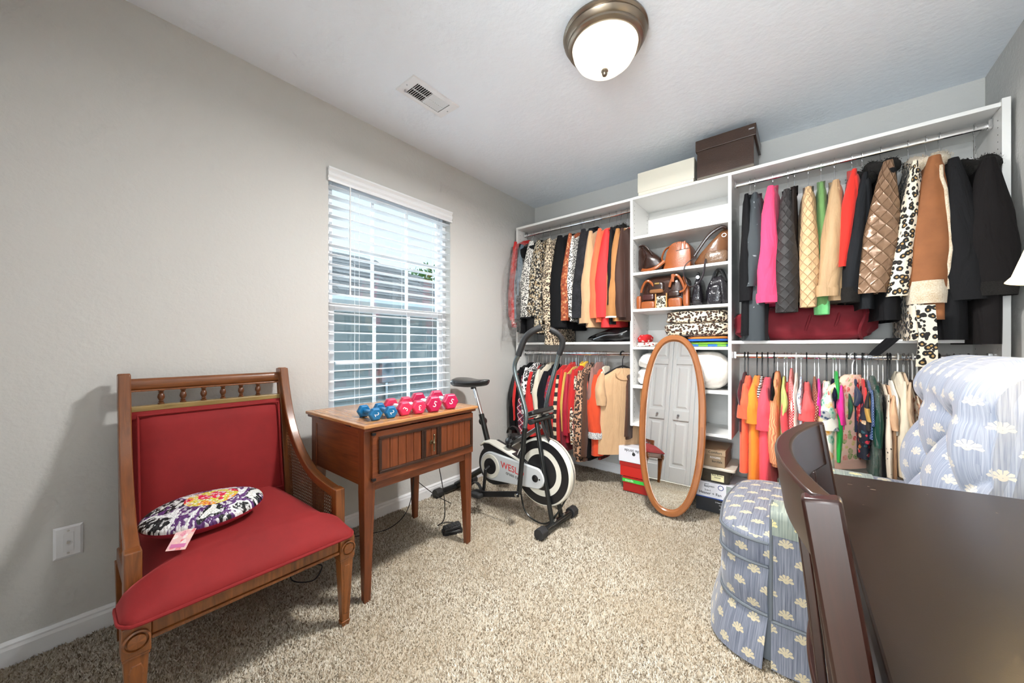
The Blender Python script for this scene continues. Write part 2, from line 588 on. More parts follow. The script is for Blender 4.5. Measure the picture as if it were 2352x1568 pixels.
WALL = m_paint('wall_paint', S(206, 205, 201), 60, 0.35, 0.004)
CEILM = m_paint('ceiling_paint', S(240, 247, 255), 38, 0.3, 0.005, 0.8)
TRIM = m_plain('white_trim_paint', S(238, 239, 240), 0.35)
MELA = m_plain('white_melamine', S(240, 239, 236), 0.4)
CHROME = m_plain('chrome', (0.78, 0.79, 0.80), 0.12, 1.0)
STEEL = m_plain('brushed_steel', (0.55, 0.56, 0.57), 0.3, 1.0)
NICKEL = m_plain('brushed_nickel', S(150, 138, 124), 0.32, 1.0)
BLACKP = m_plain('black_plastic', (0.012, 0.012, 0.013), 0.35)
BLACKR = m_plain('black_rubber', (0.018, 0.018, 0.019), 0.6)
WHITEP = m_plain('white_plastic', S(235, 236, 238), 0.35)
BLACKM = m_plain('black_metal', (0.02, 0.02, 0.022), 0.3, 0.4)
BRASS = m_plain('aged_brass', S(176, 148, 92), 0.35, 1.0)
CARPET = m_carpet('carpet_backing')
GLASS = m_glass()

# ================================================================== room shell
WT = 0.12                                   # wall thickness
WY0, WY1, WZ0, WZ1 = 0.945, 1.848, 0.60, 2.075   # window opening in the left wall
HALL_Y = -2.2

mb = MB().box((-WT, HALL_Y-0.1, -0.10), (RIGHTX+WT, BACKY+WT, 0.0))
floor = struct(mb.build('floor', CARPET, smooth=0), 'beige flecked cut-pile carpet floor')

ceiling = struct(MB().box((-WT, HALL_Y-0.1, CEIL), (RIGHTX+WT, BACKY+WT, CEIL+0.1)).build('ceiling', CEILM, smooth=0), 'white textured ceiling')

mb = MB()
mb.box((-WT, FRONTY-WT, 0), (0, WY0, CEIL)); mb.box((-WT, WY1, 0), (0, BACKY, CEIL))
mb.box((-WT, WY0, 0), (0, WY1, WZ0)); mb.box((-WT, WY0, WZ1), (0, WY1, CEIL))
wall_left = struct(mb.build('wall_left', WALL, smooth=0), 'light greige window wall')
wall_back = struct(MB().box((-WT, BACKY, 0), (RIGHTX+WT, BACKY+WT, CEIL)).build('wall_back', WALL, smooth=0), 'greige wall behind the closet system')
wall_right = struct(MB().box((RIGHTX, HALL_Y, 0), (RIGHTX+WT, BACKY, CEIL)).build('wall_right', WALL, smooth=0), 'greige wall at the right')
# front wall: bifold closet opening at left, doorway at right enlarged to let fill light in
DX0, DX1 = 1.46, 2.62
BX0, BX1 = 0.03, 1.27
mb = MB()
mb.box((0, FRONTY-WT, 0), (BX0, FRONTY, CEIL)); mb.box((BX0, FRONTY-WT, 2.05), (BX1, FRONTY, CEIL))
mb.box((BX1, FRONTY-WT, 0), (DX0, FRONTY, CEIL)); mb.box((DX1, FRONTY-WT, 0), (RIGHTX, FRONTY, CEIL))
mb.box((DX0, FRONTY-WT, 2.36), (DX1, FRONTY, CEIL))
wall_front = struct(mb.build('wall_front', WALL, smooth=0), 'greige wall with bifold closet doors')
mb = MB()
mb.box((1.26, HALL_Y, 0), (1.36, FRONTY-WT, CEIL)); mb.box((1.26, HALL_Y-0.1, 0), (RIGHTX, HALL_Y, CEIL))  # hallway out of view, added around the fill lights
struct(mb.build('wall_hall', WALL, smooth=0), 'hallway walls added out of view beyond the open doorway')

def baseboard(name, p0, p1, nrm):
    """profiled board from p0 to p1 along the wall, nrm points into the room"""
    h = 0.083
    prof = [(0, 0), (0.014, 0), (0.014, h-0.026), (0.011, h-0.016), (0.011, h-0.010), (0.005, h), (0, h)]
    a, b, n = Vector(p0), Vector(p1), Vector(nrm)
    rings = [[q + n*d + V(0, 0, z) for d, z in prof] for q in (a, b)]
    o = MB().loft(rings).build(name, TRIM, smooth=0)
    return struct(o, 'white painted baseboard')
baseboard('baseboard_left', (0, FRONTY, 0), (0, BACKY, 0), (1, 0, 0))
baseboard('baseboard_back', (0.014, BACKY, 0), (RIGHTX, BACKY, 0), (0, -1, 0))
baseboard('baseboard_right', (RIGHTX, FRONTY, 0), (RIGHTX, BACKY-0.014, 0), (-1, 0, 0))

# bifold closet doors, white, seen in the mirror
def panel_leaf(x0, x1, n):
    y0, y1 = FRONTY-0.045, FRONTY-0.012
    d = thing('door_%d' % n, None, None, ((x0+x1)/2, y1, 0.012)); struct(d, 'white panelled bifold closet door leaf')
    fr = MB()
    st = 0.055
    fr.box((x0+0.002, y0, 0.012), (x0+st, y1, 2.03)); fr.box((x1-st, y0, 0.012), (x1-0.002, y1, 2.03))
    for z0, z1 in ((0.012, 0.20), (0.80, 0.93), (1.56, 1.64), (1.93, 2.03)):
        fr.box((x0+st, y0, z0), (x1-st, y1, z1))
    fr.build('door_frame', TRIM, d, smooth=0, bevel=0.006)
    for z0, z1 in ((0.20, 0.80), (0.93, 1.56), (1.64, 1.93)):
        p = MB().box((x0+st, y0, z0), (x1-st, y1-0.018, z1))
        a, b = x0+st+0.03, x1-st-0.03
        rg = []
        for ins, yy in ((0.0, y1-0.018), (0.022, y1-0.006), (0.0225, y1-0.006)):
            rg.append([V(a+ins, yy, z0+0.035+ins), V(b-ins, yy, z0+0.035+ins), V(b-ins, yy, z1-0.035-ins), V(a+ins, yy, z1-0.035-ins)])
        p.loft(rg)
        p.build('door_panel', TRIM, d, smooth=0)
    return d
lw = (BX1-BX0)/4
leaves = [panel_leaf(BX0+lw*k, BX0+lw*(k+1), k+1) for k in range(4)]
for k, xx in ((1, BX0+lw*2-0.14), (2, 0.78)):
    mb = MB().lathe([(0.006, 0), (0.006, 0.018), (0.014, 0.022), (0.017, 0.032), (0.012, 0.040), (0.001, 0.042)], 16, TR(xx, FRONTY-0.012, 0.865) @ RX(-90))
    mb.build('knob', STEEL, leaves[k])

# ------------------------------------------------------------------ window
win = thing('window_1', None, None, (-0.06, (WY0+WY1)/2, WZ0)); struct(win, 'white double-hung window with grilles')
FX0, FX1 = -0.115, -0.055
mb = MB()
f = 0.03
mb.box((FX0, WY0, WZ0), (FX1, WY0+f, WZ1)); mb.box((FX0, WY1-f, WZ0), (FX1, WY1, WZ1))
mb.box((FX0, WY0+f, WZ0), (FX1, WY1-f, WZ0+f)); mb.box((FX0, WY0+f, WZ1-f), (FX1, WY1-f, WZ1))
mb.build('window_frame', WHITEP, win, smooth=0, bevel=0.003)
MR = 1.285
def sash(z0, z1, x0, x1, nm):
    s = 0.032
    a, b = WY0+f, WY1-f
    m2 = MB()
    m2.box((x0, a, z0), (x1, a+s, z1)); m2.box((x0, b-s, z0), (x1, b, z1))
    m2.box((x0, a+s, z0), (x1, b-s, z0+s)); m2.box((x0, a+s, z1-s), (x1, b-s, z1))
    so = m2.build(nm, WHITEP, win, smooth=0, bevel=0.003)
    xm = (x0+x1)/2
    cols = [a+s, lerp(a+s, b-s, 1/3), lerp(a+s, b-s, 2/3), b-s]
    zm = (z0+z1)/2
    for c in cols[1:3]:
        MB().box((xm-0.006, c-0.011, z0+s), (xm+0.006, c+0.011, z1-s)).build('muntin', WHITEP, so, smooth=0, bevel=0.003)
    for k in range(3):
        MB().box((xm-0.006, cols[k]+0.011, zm-0.011), (xm+0.006, cols[k+1]-0.011, zm+0.011)).build('muntin', WHITEP, so, smooth=0, bevel=0.003)
        for q0, q1 in ((z0+s, zm), (zm, z1-s)):
            MB().box((xm-0.0015, cols[k], q0), (xm+0.0015, cols[k+1], q1)).build('pane', GLASS, so, smooth=0)
sash(MR, WZ1-f, -0.108, -0.086, 'upper_sash')
sash(WZ0+f, MR+0.035, -0.084, -0.062, 'lower_sash')
mb = MB().box((-0.055, WY0-0.0, WZ0-0.0), (0.028, WY1, WZ0+0.018))
mb.build('window_sill', TRIM, win, smooth=0, bevel=0.004)

# ------------------------------------------------------------------ blinds
bl = thing('window_blinds', 'white two-inch slat blinds with a tilt wand filling the window', 'blinds', (-0.02, (WY0+WY1)/2, 0.63))
BLM = m_plain('blind_white', S(236, 238, 240), 0.4)
mb = MB()
vz0, vz1 = 2.005, 2.082
prof = [(0.0, vz0), (0.010, vz0), (0.012, vz0+0.012), (0.006, vz0+0.020), (0.014, vz0+0.032), (0.014, vz0+0.046), (0.008, vz0+0.054), (0.018, vz0+0.068), (0.018, vz1), (0.0, vz1)]
rings = [[V(0.004+d, y, z) for d, z in prof] for y in (WY0-0.006, WY1+0.006)]
mb.loft(rings)
mb.box((-0.03, WY0-0.006, vz0), (0.004, WY0+0.002, vz1))
mb.build('valance', BLM, bl, smooth=0)
MB().box((-0.048, WY0+0.006, 2.035), (-0.002, WY1-0.006, 2.073)).build('head_rail', BLM, bl, smooth=0, bevel=0.002)
# slats, slightly bowed, share one mesh
pitch = 0.0555
zs = 1.985
sl = None
y0s, y1s = WY0+0.008, WY1-0.008
def slat_mesh(z):
    m2 = MB(); n = 6
    top, bot = [], []
    for k in range(n+1):
        x = -0.050 + 0.050*k/n
        h = 0.003*(1-(2*k/n-1)**2)
        top.append((x, h+0.0013)); bot.append((x, h-0.0013))
    pr = top + bot[::-1]
    tl = rad(3)
    pr = [((x+0.025)*math.cos(tl)-zz*math.sin(tl)-0.025, (x+0.025)*math.sin(tl)+zz*math.cos(tl)) for x, zz in pr]
    m2.loft([[V(x, y, z+zz) for x, zz in pr] for y in (y0s, y1s)])
    return m2
k = 0
while zs - pitch*k > WZ0 + 0.06:
    if sl is None: sl = slat_mesh(zs).build('slat', BLM, bl)
    else: dup(sl, (0, 0, -pitch*k))
    k += 1
zbot = zs - pitch*k
MB().box((-0.048, y0s, WZ0+0.022), (-0.002, y1s, WZ0+0.045)).build('bottom_rail', BLM, bl, smooth=0, bevel=0.003)
for t in (0.2, 0.57, 0.86):
    y = lerp(WY0, WY1, t)
    for x in (-0.052, 0.002):
        MB().cyl((x, y, WZ0+0.03), (x, y, 2.04), 0.0012, n=6).build('ladder_cord', BLM, bl)
mb = MB().cyl((0.022, 1.06, 1.385), (0.022, 1.06, 2.0), 0.0045, n=8).cyl((0.022, 1.06, 1.372), (0.022, 1.06, 1.39), 0.006, n=8)
mb.build('tilt_wand', BLM, bl)

# ------------------------------------------------------------------ outside: neighbouring house
HX = -3.6
SIDE = m_plain('grey_siding', S(146, 152, 150), 0.7)
house = thing('neighbour_house', 'grey-sided house with shingle roof outside the window', 'house', (HX-0.6, 3.5, -0.6))
EZ = 1.72
lap = 0.16
k = 0
z = -0.6
while z < EZ - 0.05:
    z1 = min(z+lap, EZ)
    mb = MB().loft([[V(HX-0.06, y, z), V(HX, y, z), V(HX-0.02, y, z1), V(HX-0.06, y, z1)] for y in (0.2, 7.2)])
    mb.build('siding_board', SIDE, house, smooth=0)
    z = z1
MB().box((HX-2.5, 0.2, -0.6), (HX-0.06, 7.2, EZ)).build('wall', SIDE, house, smooth=0)
GUT = m_plain('gutter_white', S(226, 228, 228), 0.4)
MB().box((HX, 0.0, EZ-0.02), (HX+0.32, 7.4, EZ)).build('soffit', GUT, house, smooth=0)
gp = [(0.30, EZ-0.02), (0.36, EZ-0.02), (0.42, EZ+0.04), (0.42, EZ+0.10), (0.40, EZ+0.10), (0.30, EZ+0.10)]
MB().loft([[V(HX+d, y, zz) for d, zz in gp] for y in (0.0, 7.4)]).build('gutter', GUT, house, smooth=0)
SHG = []
random.seed(5)
for q in range(5):
    c = 0.75 + 0.12*q
    SHG.append(m_plain('shingle_%d' % q, dk(S(112, 108, 106), c), 0.9, 0, (120, 0.6, 0.01), 0.2, 30))
# hip roof: eave line x=HX+0.35, rises away; hip edge slopes down to the right (far end)
pitch_r = math.tan(rad(30))
rows = 11
rh = 0.20
for rI in range(rows):
    d0 = 0.35 - rI*rh*math.cos(rad(30)); d1 = d0 - (rh+0.04)*math.cos(rad(30))
    z0 = EZ+0.10 + rI*rh*math.sin(rad(30)); z1 = z0 + (rh+0.04)*math.sin(rad(30))
    yend = 6.9 - rI*0.26
    y = 0.3 + (0.16 if rI % 2 else 0.0)
    while y < yend:
        w = random.uniform(0.24, 0.36)
        ye = min(y+w, yend)
        if atX(748, 600, HX).y < ye and y < atX(1035, 600, HX).y + 0.3:
            dz = random.uniform(0.0, 0.008)
            mb = MB().loft([[V(HX+d0, yy, z0+dz), V(HX+d0, yy, z0+0.016+dz), V(HX+d1, yy, z1+0.006+dz), V(HX+d1, yy, z1-0.01+dz)] for yy in (y+0.004, ye)])
            mb.build('shingle', random.choice(SHG), house, smooth=0)
        y = ye
mb = MB()
D = rows*rh
mb.add([V(HX+0.36, 0.0, EZ+0.095), V(HX+0.36, 6.95, EZ+0.095), V(HX+0.36-D*math.cos(rad(30)), 6.95-rows*0.26, EZ+0.095+D*math.sin(rad(30))), V(HX+0.36-D*math.cos(rad(30)), 0.0, EZ+0.095+D*math.sin(rad(30))),
        V(HX+0.36-D*math.cos(rad(30)), 0.0, EZ+0.05), V(HX+0.36-D*math.cos(rad(30)), 6.95-rows*0.26, EZ+0.05)], [(0,1,2,3), (0,3,4), (1,5,2), (0,4,5,1), (2,5,4,3)])
mb.build('roof_deck', SHG[0], house, smooth=0)
mt = MB().box((HX, 3.42, 0.45), (HX+0.10, 3.66, 0.86))
mo = mt.build('meter_box', m_plain('meter_grey', S(150, 156, 160), 0.4, 0.3), house, smooth=0, bevel=0.01)
MB().lathe([(0.085, 0), (0.085, 0.05), (0.07, 0.10), (0.001, 0.11)], 20, TR(HX+0.10, 3.54, 0.70) @ RY(90)).build('meter_dial', GLASS, mo)
MB().cyl((HX+0.04, 3.54, -0.6), (HX+0.04, 3.54, 0.45), 0.025).build('conduit', STEEL, mo)
struct(MB().box((-9, -3, -0.75), (-WT, 12, -0.6)).build('ground_outside', m_plain('gravel_ground', S(116, 114, 104), 0.9, 0, (40, 0.5, 0.02), 0.25, 6), smooth=0), 'ground between the houses')
# tree behind the neighbour's roof
tree = thing('leafy_tree', 'green leafy tree beyond the neighbour roof', 'tree', (-9.5, 9.0, -0.6))
MB().tube([(-9.5, 9.0, -0.6), (-9.45, 9.05, 1.2), (-9.5, 9.0, 2.8)], [0.14, 0.11, 0.07]).build('trunk', m_plain('bark', S(86, 70, 56), 0.9), tree)
random.seed(11)
mb = MB()
for i in range(900):
    a = random.uniform(0, 2*math.pi); zz = random.uniform(-1, 1); rr = random.uniform(0.55, 1.0)
    p = V(math.cos(a)*math.sqrt(1-zz*zz), math.sin(a)*math.sqrt(1-zz*zz), zz) * rr
    c = V(-9.5, 9.0, 3.0) + V(p.x*1.3, p.y*1.3, p.z*1.25)
    d = V(random.uniform(-1,1), random.uniform(-1,1), random.uniform(-1,1)).normalized(); e = d.orthogonal().normalized()
    s = 0.13
    mb.add([c, c+d*s+e*s*0.4, c+d*s*2, c+d*s-e*s*0.4], [(0,1,2,3)])
mb.build('foliage', m_plain('leaf_green', S(72, 116, 52), 0.6, 0, None, 0.3, 9), tree, smooth=0)

# ------------------------------------------------------------------ ceiling lamp
lamp = thing('ceiling_lamp', 'round flush ceiling lamp with bronze rim and glowing frosted dome', 'lamp', (LAMP_C[0], LAMP_C[1], CEIL))
T0 = TR(LAMP_C[0], LAMP_C[1], CEIL)
MB().lathe([(0.10, 0), (0.178, 0), (0.180, -0.010), (0.172, -0.016), (0.176, -0.026), (0.166, -0.040), (0.160, -0.044), (0.160, -0.054), (0.150, -0.062), (0.138, -0.062), (0.134, -0.05), (0.12, -0.03)], 56, T0).build('rim', NICKEL, lamp)
DOME = m_emit('frosted_glow', (1.0, 0.95, 0.80), 0.42)
MB().lathe([(0.140, -0.05), (0.140, -0.062), (0.134, -0.088), (0.118, -0.116), (0.090, -0.140), (0.052, -0.155), (0.001, -0.160)], 48, T0, caps=False).build('glass_dome', DOME, lamp)
MB().lathe([(0.013, -0.154), (0.015, -0.164), (0.010, -0.169), (0.012, -0.174), (0.009, -0.182), (0.001, -0.186)], 20, T0).build('finial', NICKEL, lamp)
lg = add_light('lamp_glow', 'AREA', (LAMP_C[0], LAMP_C[1], CEIL-0.20), 24, (1.0, 0.99, 0.97), 0.26)
lg.data.shape = 'DISK'

# ------------------------------------------------------------------ ceiling vent
vent = thing('ceiling_vent', 'white metal air register with half-open louvers', 'vent', (0.475, 1.27, CEIL))
x0, x1, y0, y1 = 0.397, 0.556, 1.113, 1.425
mb = MB()
def ring_plate(mb, x0, x1, y0, y1, hx0, hx1, hy0, hy1, z0, z1):
    o = [(x0,y0),(x1,y0),(x1,y1),(x0,y1)]; h = [(hx0,hy0),(hx1,hy0),(hx1,hy1),(hx0,hy1)]
    vs = [V(*p, z1) for p in o] + [V(p[0], p[1], z0) for p in h] + [V(*p, z1-0.0) for p in h]
    vs = [V(*p, z1) for p in o] + [V(lerp(p[0], (x0+x1)/2, 0.03), lerp(p[1], (y0+y1)/2, 0.02), z0) for p in o] + [V(*p, z0) for p in h] + [V(*p, z1) for p in h]
    fs = []
    for k in range(4):
        j = (k+1) % 4
        fs += [(k, j, 4+j, 4+k), (4+k, 4+j, 8+j, 8+k), (8+k, 8+j, 12+j, 12+k)]
    mb.add(vs, fs)
ring_plate(mb, x0, x1, y0, y1, 0.425, 0.528, 1.16, 1.378, CEIL-0.007, CEIL)
mb.build('face_frame', WHITEP, vent, smooth=0)
MB().box((0.425, 1.16, CEIL-0.0005), (0.528, 1.378, CEIL+0.03)).build('duct_void', m_plain('duct_shade', (0.02, 0.02, 0.022), 0.8), vent, smooth=0)  # near-black slab stands in for shade inside the duct
ls = None
for k in range(17):
    y = 1.170 + k*0.0123
    tilt = 38 if k < 8 else -38
    m2 = MB().box((0.426, -0.0058, -0.0006), (0.527, 0.0058, 0.0006), TR(0, y, CEIL-0.004) @ RX(tilt))
    m2.build('louver', WHITEP, vent, smooth=0)
MB().box((0.472, 1.165, CEIL-0.006), (0.476, 1.374, CEIL-0.001)).build('cross_bar', WHITEP, vent, smooth=0)
MB().cyl((0.436, 1.148, CEIL-0.018), (0.436, 1.148, CEIL-0.006), 0.005).build('damper_lever', STEEL, vent)
for y in (1.13, 1.405): MB().cyl((0.476, y, CEIL-0.009), (0.476, y, CEIL-0.006), 0.004).build('screw', STEEL, vent)

# ------------------------------------------------------------------ wall plate with coax jack
wp = thing('cable_wall_plate', 'white wall plate with coax jack low on the window wall', 'outlet', (0, 0.017, 0.310))
rg = [[V(0.0, y, z) for y, z in ((-0.018, 0.308), (0.052, 0.308), (0.052, 0.422), (-0.018, 0.422))],
      [V(0.003, y, z) for y, z in ((-0.018, 0.308), (0.052, 0.308), (0.052, 0.422), (-0.018, 0.422))],
      [V(0.0065, y, z) for y, z in ((-0.011, 0.315), (0.045, 0.315), (0.045, 0.415), (-0.011, 0.415))]]
MB().loft(rg).build('plate', WHITEP, wp, smooth=0)
MB().box((0.0065, 0.004, 0.332), (0.0082, 0.030, 0.398)).build('insert', WHITEP, wp, smooth=0, bevel=0.001)
MB().cyl((0.008, 0.017, 0.365), (0.018, 0.017, 0.365), 0.0048, n=12).build('coax_jack', STEEL, wp)
for z in (0.405, 0.325): MB().cyl((0.0063, 0.017, z), (0.0078, 0.017, z), 0.0035, n=12).build('screw', STEEL, wp)

# ------------------------------------------------------------------ carpet pile
rng = np.random.default_rng(3)
NT_ = 340000
px_ = rng.uniform(0.016, RIGHTX-0.016, NT_); py_ = rng.uniform(FRONTY+0.0, BACKY-0.016, NT_)
# denser near the photographer, none where furniture hides it anyway
dcam = np.hypot(px_-2.09, py_)
sz = rng.uniform(0.75, 1.25, NT_) * 0.0035
ang = rng.uniform(0, 2*np.pi, NT_)
hgt = rng.uniform(0.006, 0.012, NT_)
lean = rng.normal(0, 0.004, (NT_, 2))
vv = np.zeros((NT_, 4, 3), dtype=np.float32)
for k in range(3):
    vv[:, k, 0] = px_ + sz*np.cos(ang+k*2.0944); vv[:, k, 1] = py_ + sz*np.sin(ang+k*2.0944)
vv[:, 3, 0] = px_+lean[:, 0]; vv[:, 3, 1] = py_+lean[:, 1]; vv[:, 3, 2] = hgt
vv[:, :, 0] = np.clip(vv[:, :, 0], 0.0145, RIGHTX-0.0145); vv[:, :, 1] = np.clip(vv[:, :, 1], FRONTY-0.3, BACKY-0.0145)
base = (np.arange(NT_)*4)[:, None, None]
tri = np.array([[0, 1, 3], [1, 2, 3], [2, 0, 3]])[None] + base
me = bpy.data.meshes.new('carpet_pile')
me.vertices.add(NT_*4); me.vertices.foreach_set('co', vv.ravel())
me.loops.add(NT_*9); me.loops.foreach_set('vertex_index', tri.ravel().astype(np.int32))
me.polygons.add(NT_*3); me.polygons.foreach_set('loop_start', np.arange(0, NT_*9, 3, dtype=np.int32))
me.update(calc_edges=True)
at_ = me.attributes.new('tuft', 'FLOAT', 'FACE')
at_.data.foreach_set('value', np.repeat(rng.uniform(0, 1, NT_), 3).astype(np.float32))
me.materials.append(m_carpet('carpet_pile', True))
pile = bpy.data.objects.new('carpet_pile', me); COL.objects.link(pile)
pile.parent = floor; pile.location = WMI(floor) @ V(0, 0, 0); pile['kind'] = 'stuff'

# ================================================================== closet system
CF = 2.60                                    # front plane of the closet boards
TOPZ = 2.150
TH = 0.019
def board(name, lo, hi, parent):
    return MB().box(lo, hi).build(name, MELA, parent, smooth=0, bevel=0.0015)
def rod(parent, x0, x1, y, z):
    pr = [(0.0075*math.cos(2*math.pi*k/16), 0.015*math.sin(2*math.pi*k/16)) for k in range(16)]
    MB().loft([[V(x, y+a, z+b) for a, b in pr] for x in (x0, x1)]).build('hanging_rod', CHROME, parent)
    for x, s in ((x0, 1), (x1, -1)):
        MB().box((min(x, x+s*0.014), y-0.012, z-0.020), (max(x, x+s*0.014), y+0.012, z+0.024)).build('rod_socket', CHROME, parent, smooth=0, bevel=0.002)
def pins(parent, x, face, z0, z1):
    mb = MB()
    z = z0
    while z < z1:
        for y in (CF+0.035, BACKY-0.04):
            mb.cyl((x, y, z), (x+face*0.0008, y, z), 0.0026, n=6)
        z += 0.032
    o = mb.build('shelf_pin_holes', BLACKR, parent, smooth=0); o['kind'] = 'stuff'
RODY = 2.70
RZU, RZL = 2.098, 1.017
MIDZ = 1.108
TX0, TX1 = 1.096, 1.734
# tower
tw = thing('closet_shelf_tower', 'white closet shelf tower holding handbags and blankets between hanging sections', 'shelving', ((TX0+TX1)/2, 2.775, 0.497))
for x in (TX0, TX1-TH): board('side_panel', (x, CF, 0.497), (x+TH, BACKY, TOPZ), tw)
for z in (2.133, 1.845, 1.585, 1.322, 1.052, 0.772, 0.500):
    board('shelf', (TX0+TH, CF, z), (TX1-TH, BACKY, z+TH), tw)
board('back_cleat', (TX0+TH, BACKY-0.016, 1.905), (TX1-TH, BACKY, 2.075), tw)
board('back_cleat', (TX0+TH, BACKY-0.016, 1.09), (TX1-TH, BACKY, 1.20), tw)
pins(tw, TX0+TH, 1, 0.53, 2.12); pins(tw, TX1-TH, -1, 0.53, 2.12)
# left section
LX0 = 0.040
lu = thing('closet_hanging_section', 'white double-hang closet section beside the window wall corner', 'closet', ((LX0+TX0)/2, 2.775, 0.30), 'closet hanging sections')
board('side_panel', (LX0, CF, 0.30), (LX0+TH, BACKY, TOPZ), lu)
board('top_shelf', (LX0+TH, CF, TOPZ-TH), (TX0, BACKY, TOPZ), lu)
board('middle_shelf', (LX0+TH, CF, MIDZ-TH), (TX0, BACKY, MIDZ), lu)
board('back_cleat', (LX0+TH, BACKY-0.016, 1.905), (TX0, BACKY, 2.04), lu)
rod(lu, LX0+TH, TX0, RODY, RZU); rod(lu, LX0+TH, TX0, RODY, RZL)
pins(lu, LX0+TH, 1, 0.9, 2.10)
# right section
RX1 = 2.785
ru = thing('closet_hanging_section', 'white double-hang closet section full of coats beside the right wall', 'closet', ((TX1+RX1)/2, 2.775, 0.50), 'closet hanging sections')
board('side_panel', (RX1-TH-0.006, CF-0.008, 0.50), (RX1, BACKY, TOPZ+0.012), ru)
board('top_shelf', (TX1, CF, TOPZ-TH), (RX1-TH-0.006, BACKY, TOPZ), ru)
board('middle_shelf', (TX1, CF, MIDZ-TH), (RX1-TH-0.006, BACKY, MIDZ), ru)
board('back_cleat', (TX1, BACKY-0.016, 1.905), (RX1-TH-0.006, BACKY, 2.04), ru)
rod(ru, TX1, RX1-TH-0.006, RODY, RZU); rod(ru, TX1, RX1-TH-0.006, RODY, RZL)
pins(ru, RX1-TH-0.006, -1, 0.9, 2.10)

# ================================================================== red settee chair
CHW = m_wood('fruitwood', S(84, 44, 18), S(146, 86, 40), 0.32, 1.0, 1, 0.4)
REDV = m_velvet('red_velvet', S(136, 20, 22))
def sweep_rect(mb, path, ys, wy, d):
    """rectangular bar following path [(x,z)] in the xz plane; ys gives y per point; wy width in y, d depth across the path"""
    P = [Vector((p[0], 0, p[1])) for p in path]
    rings = []
    for i, p in enumerate(P):
        t = (P[min(i+1, len(P)-1)] - P[max(i-1, 0)]).normalized()
        nrm = V(-t.z, 0, t.x)
        dd = d[i] if isinstance(d, (list, tuple)) else d
        y = ys[i] if isinstance(ys, (list, tuple)) else ys
        c = V(p.x, y, p.z)
        rings.append([c + nrm*dd/2 + V(0, wy/2, 0), c + nrm*dd/2 - V(0, wy/2, 0), c - nrm*dd/2 - V(0, wy/2, 0), c - nrm*dd/2 + V(0, wy/2, 0)])
    mb.loft(rings)
ch = thing('settee_chair', 'wide red velvet chair with cane sides and spindle back against the window wall', 'chair', (0.42, 0.40, 0))
def front_leg(y):
    mb = MB()
    mb.taper((0.703, y, 0.022), (0.026, 0.028), (0.703, y, 0.26), (0.046, 0.048))
    mb.taper((0.703, y, 0.0), (0.024, 0.026), (0.703, y, 0.022), (0.032, 0.034))
    mb.taper((0.703, y, 0.258), (0.052, 0.054), (0.703, y, 0.266), (0.052, 0.054))
    mb.box((0.676, y-0.028, 0.266), (0.731, y+0.028, 0.346))
    lg = mb.build('leg', CHW, ch, smooth=0, bevel=0.003)
    MB().lathe([(0.027, 0), (0.027, 0.006), (0.023, 0.008), (0.0215, 0.002), (0.019, 0.002), (0.0175, 0.009), (0.001, 0.011)], 28, TR(0.731, y, 0.306) @ RY(90)).build('medallion', CHW, lg)
    # long recessed panel on the leg's front face
    pts = []
    for zz, w in ((0.06, 0.018), (0.235, 0.028)):
        pts.append((zz, w))
    rg = [(-0.009, 0.05), (0.009, 0.05), (0.014, 0.225), (0.009, 0.240), (-0.009, 0.240), (-0.014, 0.225)]
    fx = lambda z: 0.703 + lerp(0.013, 0.023, (z-0.022)/0.238)
    MB().loft([[V(fx(z)+0.0002, y+a, z) for a, z in rg], [V(fx(z)+0.0016, y+a*0.86, lerp(z, 0.145, 0.03)) for a, z in rg]]).build('leg_panel', CHW, lg, smooth=0)
front_leg(0.124); front_leg(0.687)
for y in (0.142, 0.672):
    MB().taper((0.135, y, 0), (0.026, 0.028), (0.165, y, 0.30), (0.045, 0.042)).build('leg', CHW, ch, smooth=0, bevel=0.003)
# seat rails
def rail(name, lo, hi): return MB().box(lo, hi).build(name, CHW, ch, smooth=0, bevel=0.004)
rail('seat_rail', (0.682, 0.152, 0.300), (0.722, 0.659, 0.346))
MB().box((0.690, 0.152, 0.290), (0.727, 0.659, 0.300)).build('rail_moulding', CHW, ch, smooth=0, bevel=0.003)
MB().box((0.690, 0.152, 0.338), (0.727, 0.659, 0.346)).build('rail_moulding', CHW, ch, smooth=0, bevel=0.002)
rail('seat_rail', (0.150, 0.126, 0.290), (0.676, 0.158, 0.346)); rail('seat_rail', (0.150, 0.656, 0.290), (0.676, 0.700, 0.346)); rail('seat_rail', (0.150, 0.158, 0.290), (0.185, 0.656, 0.346))
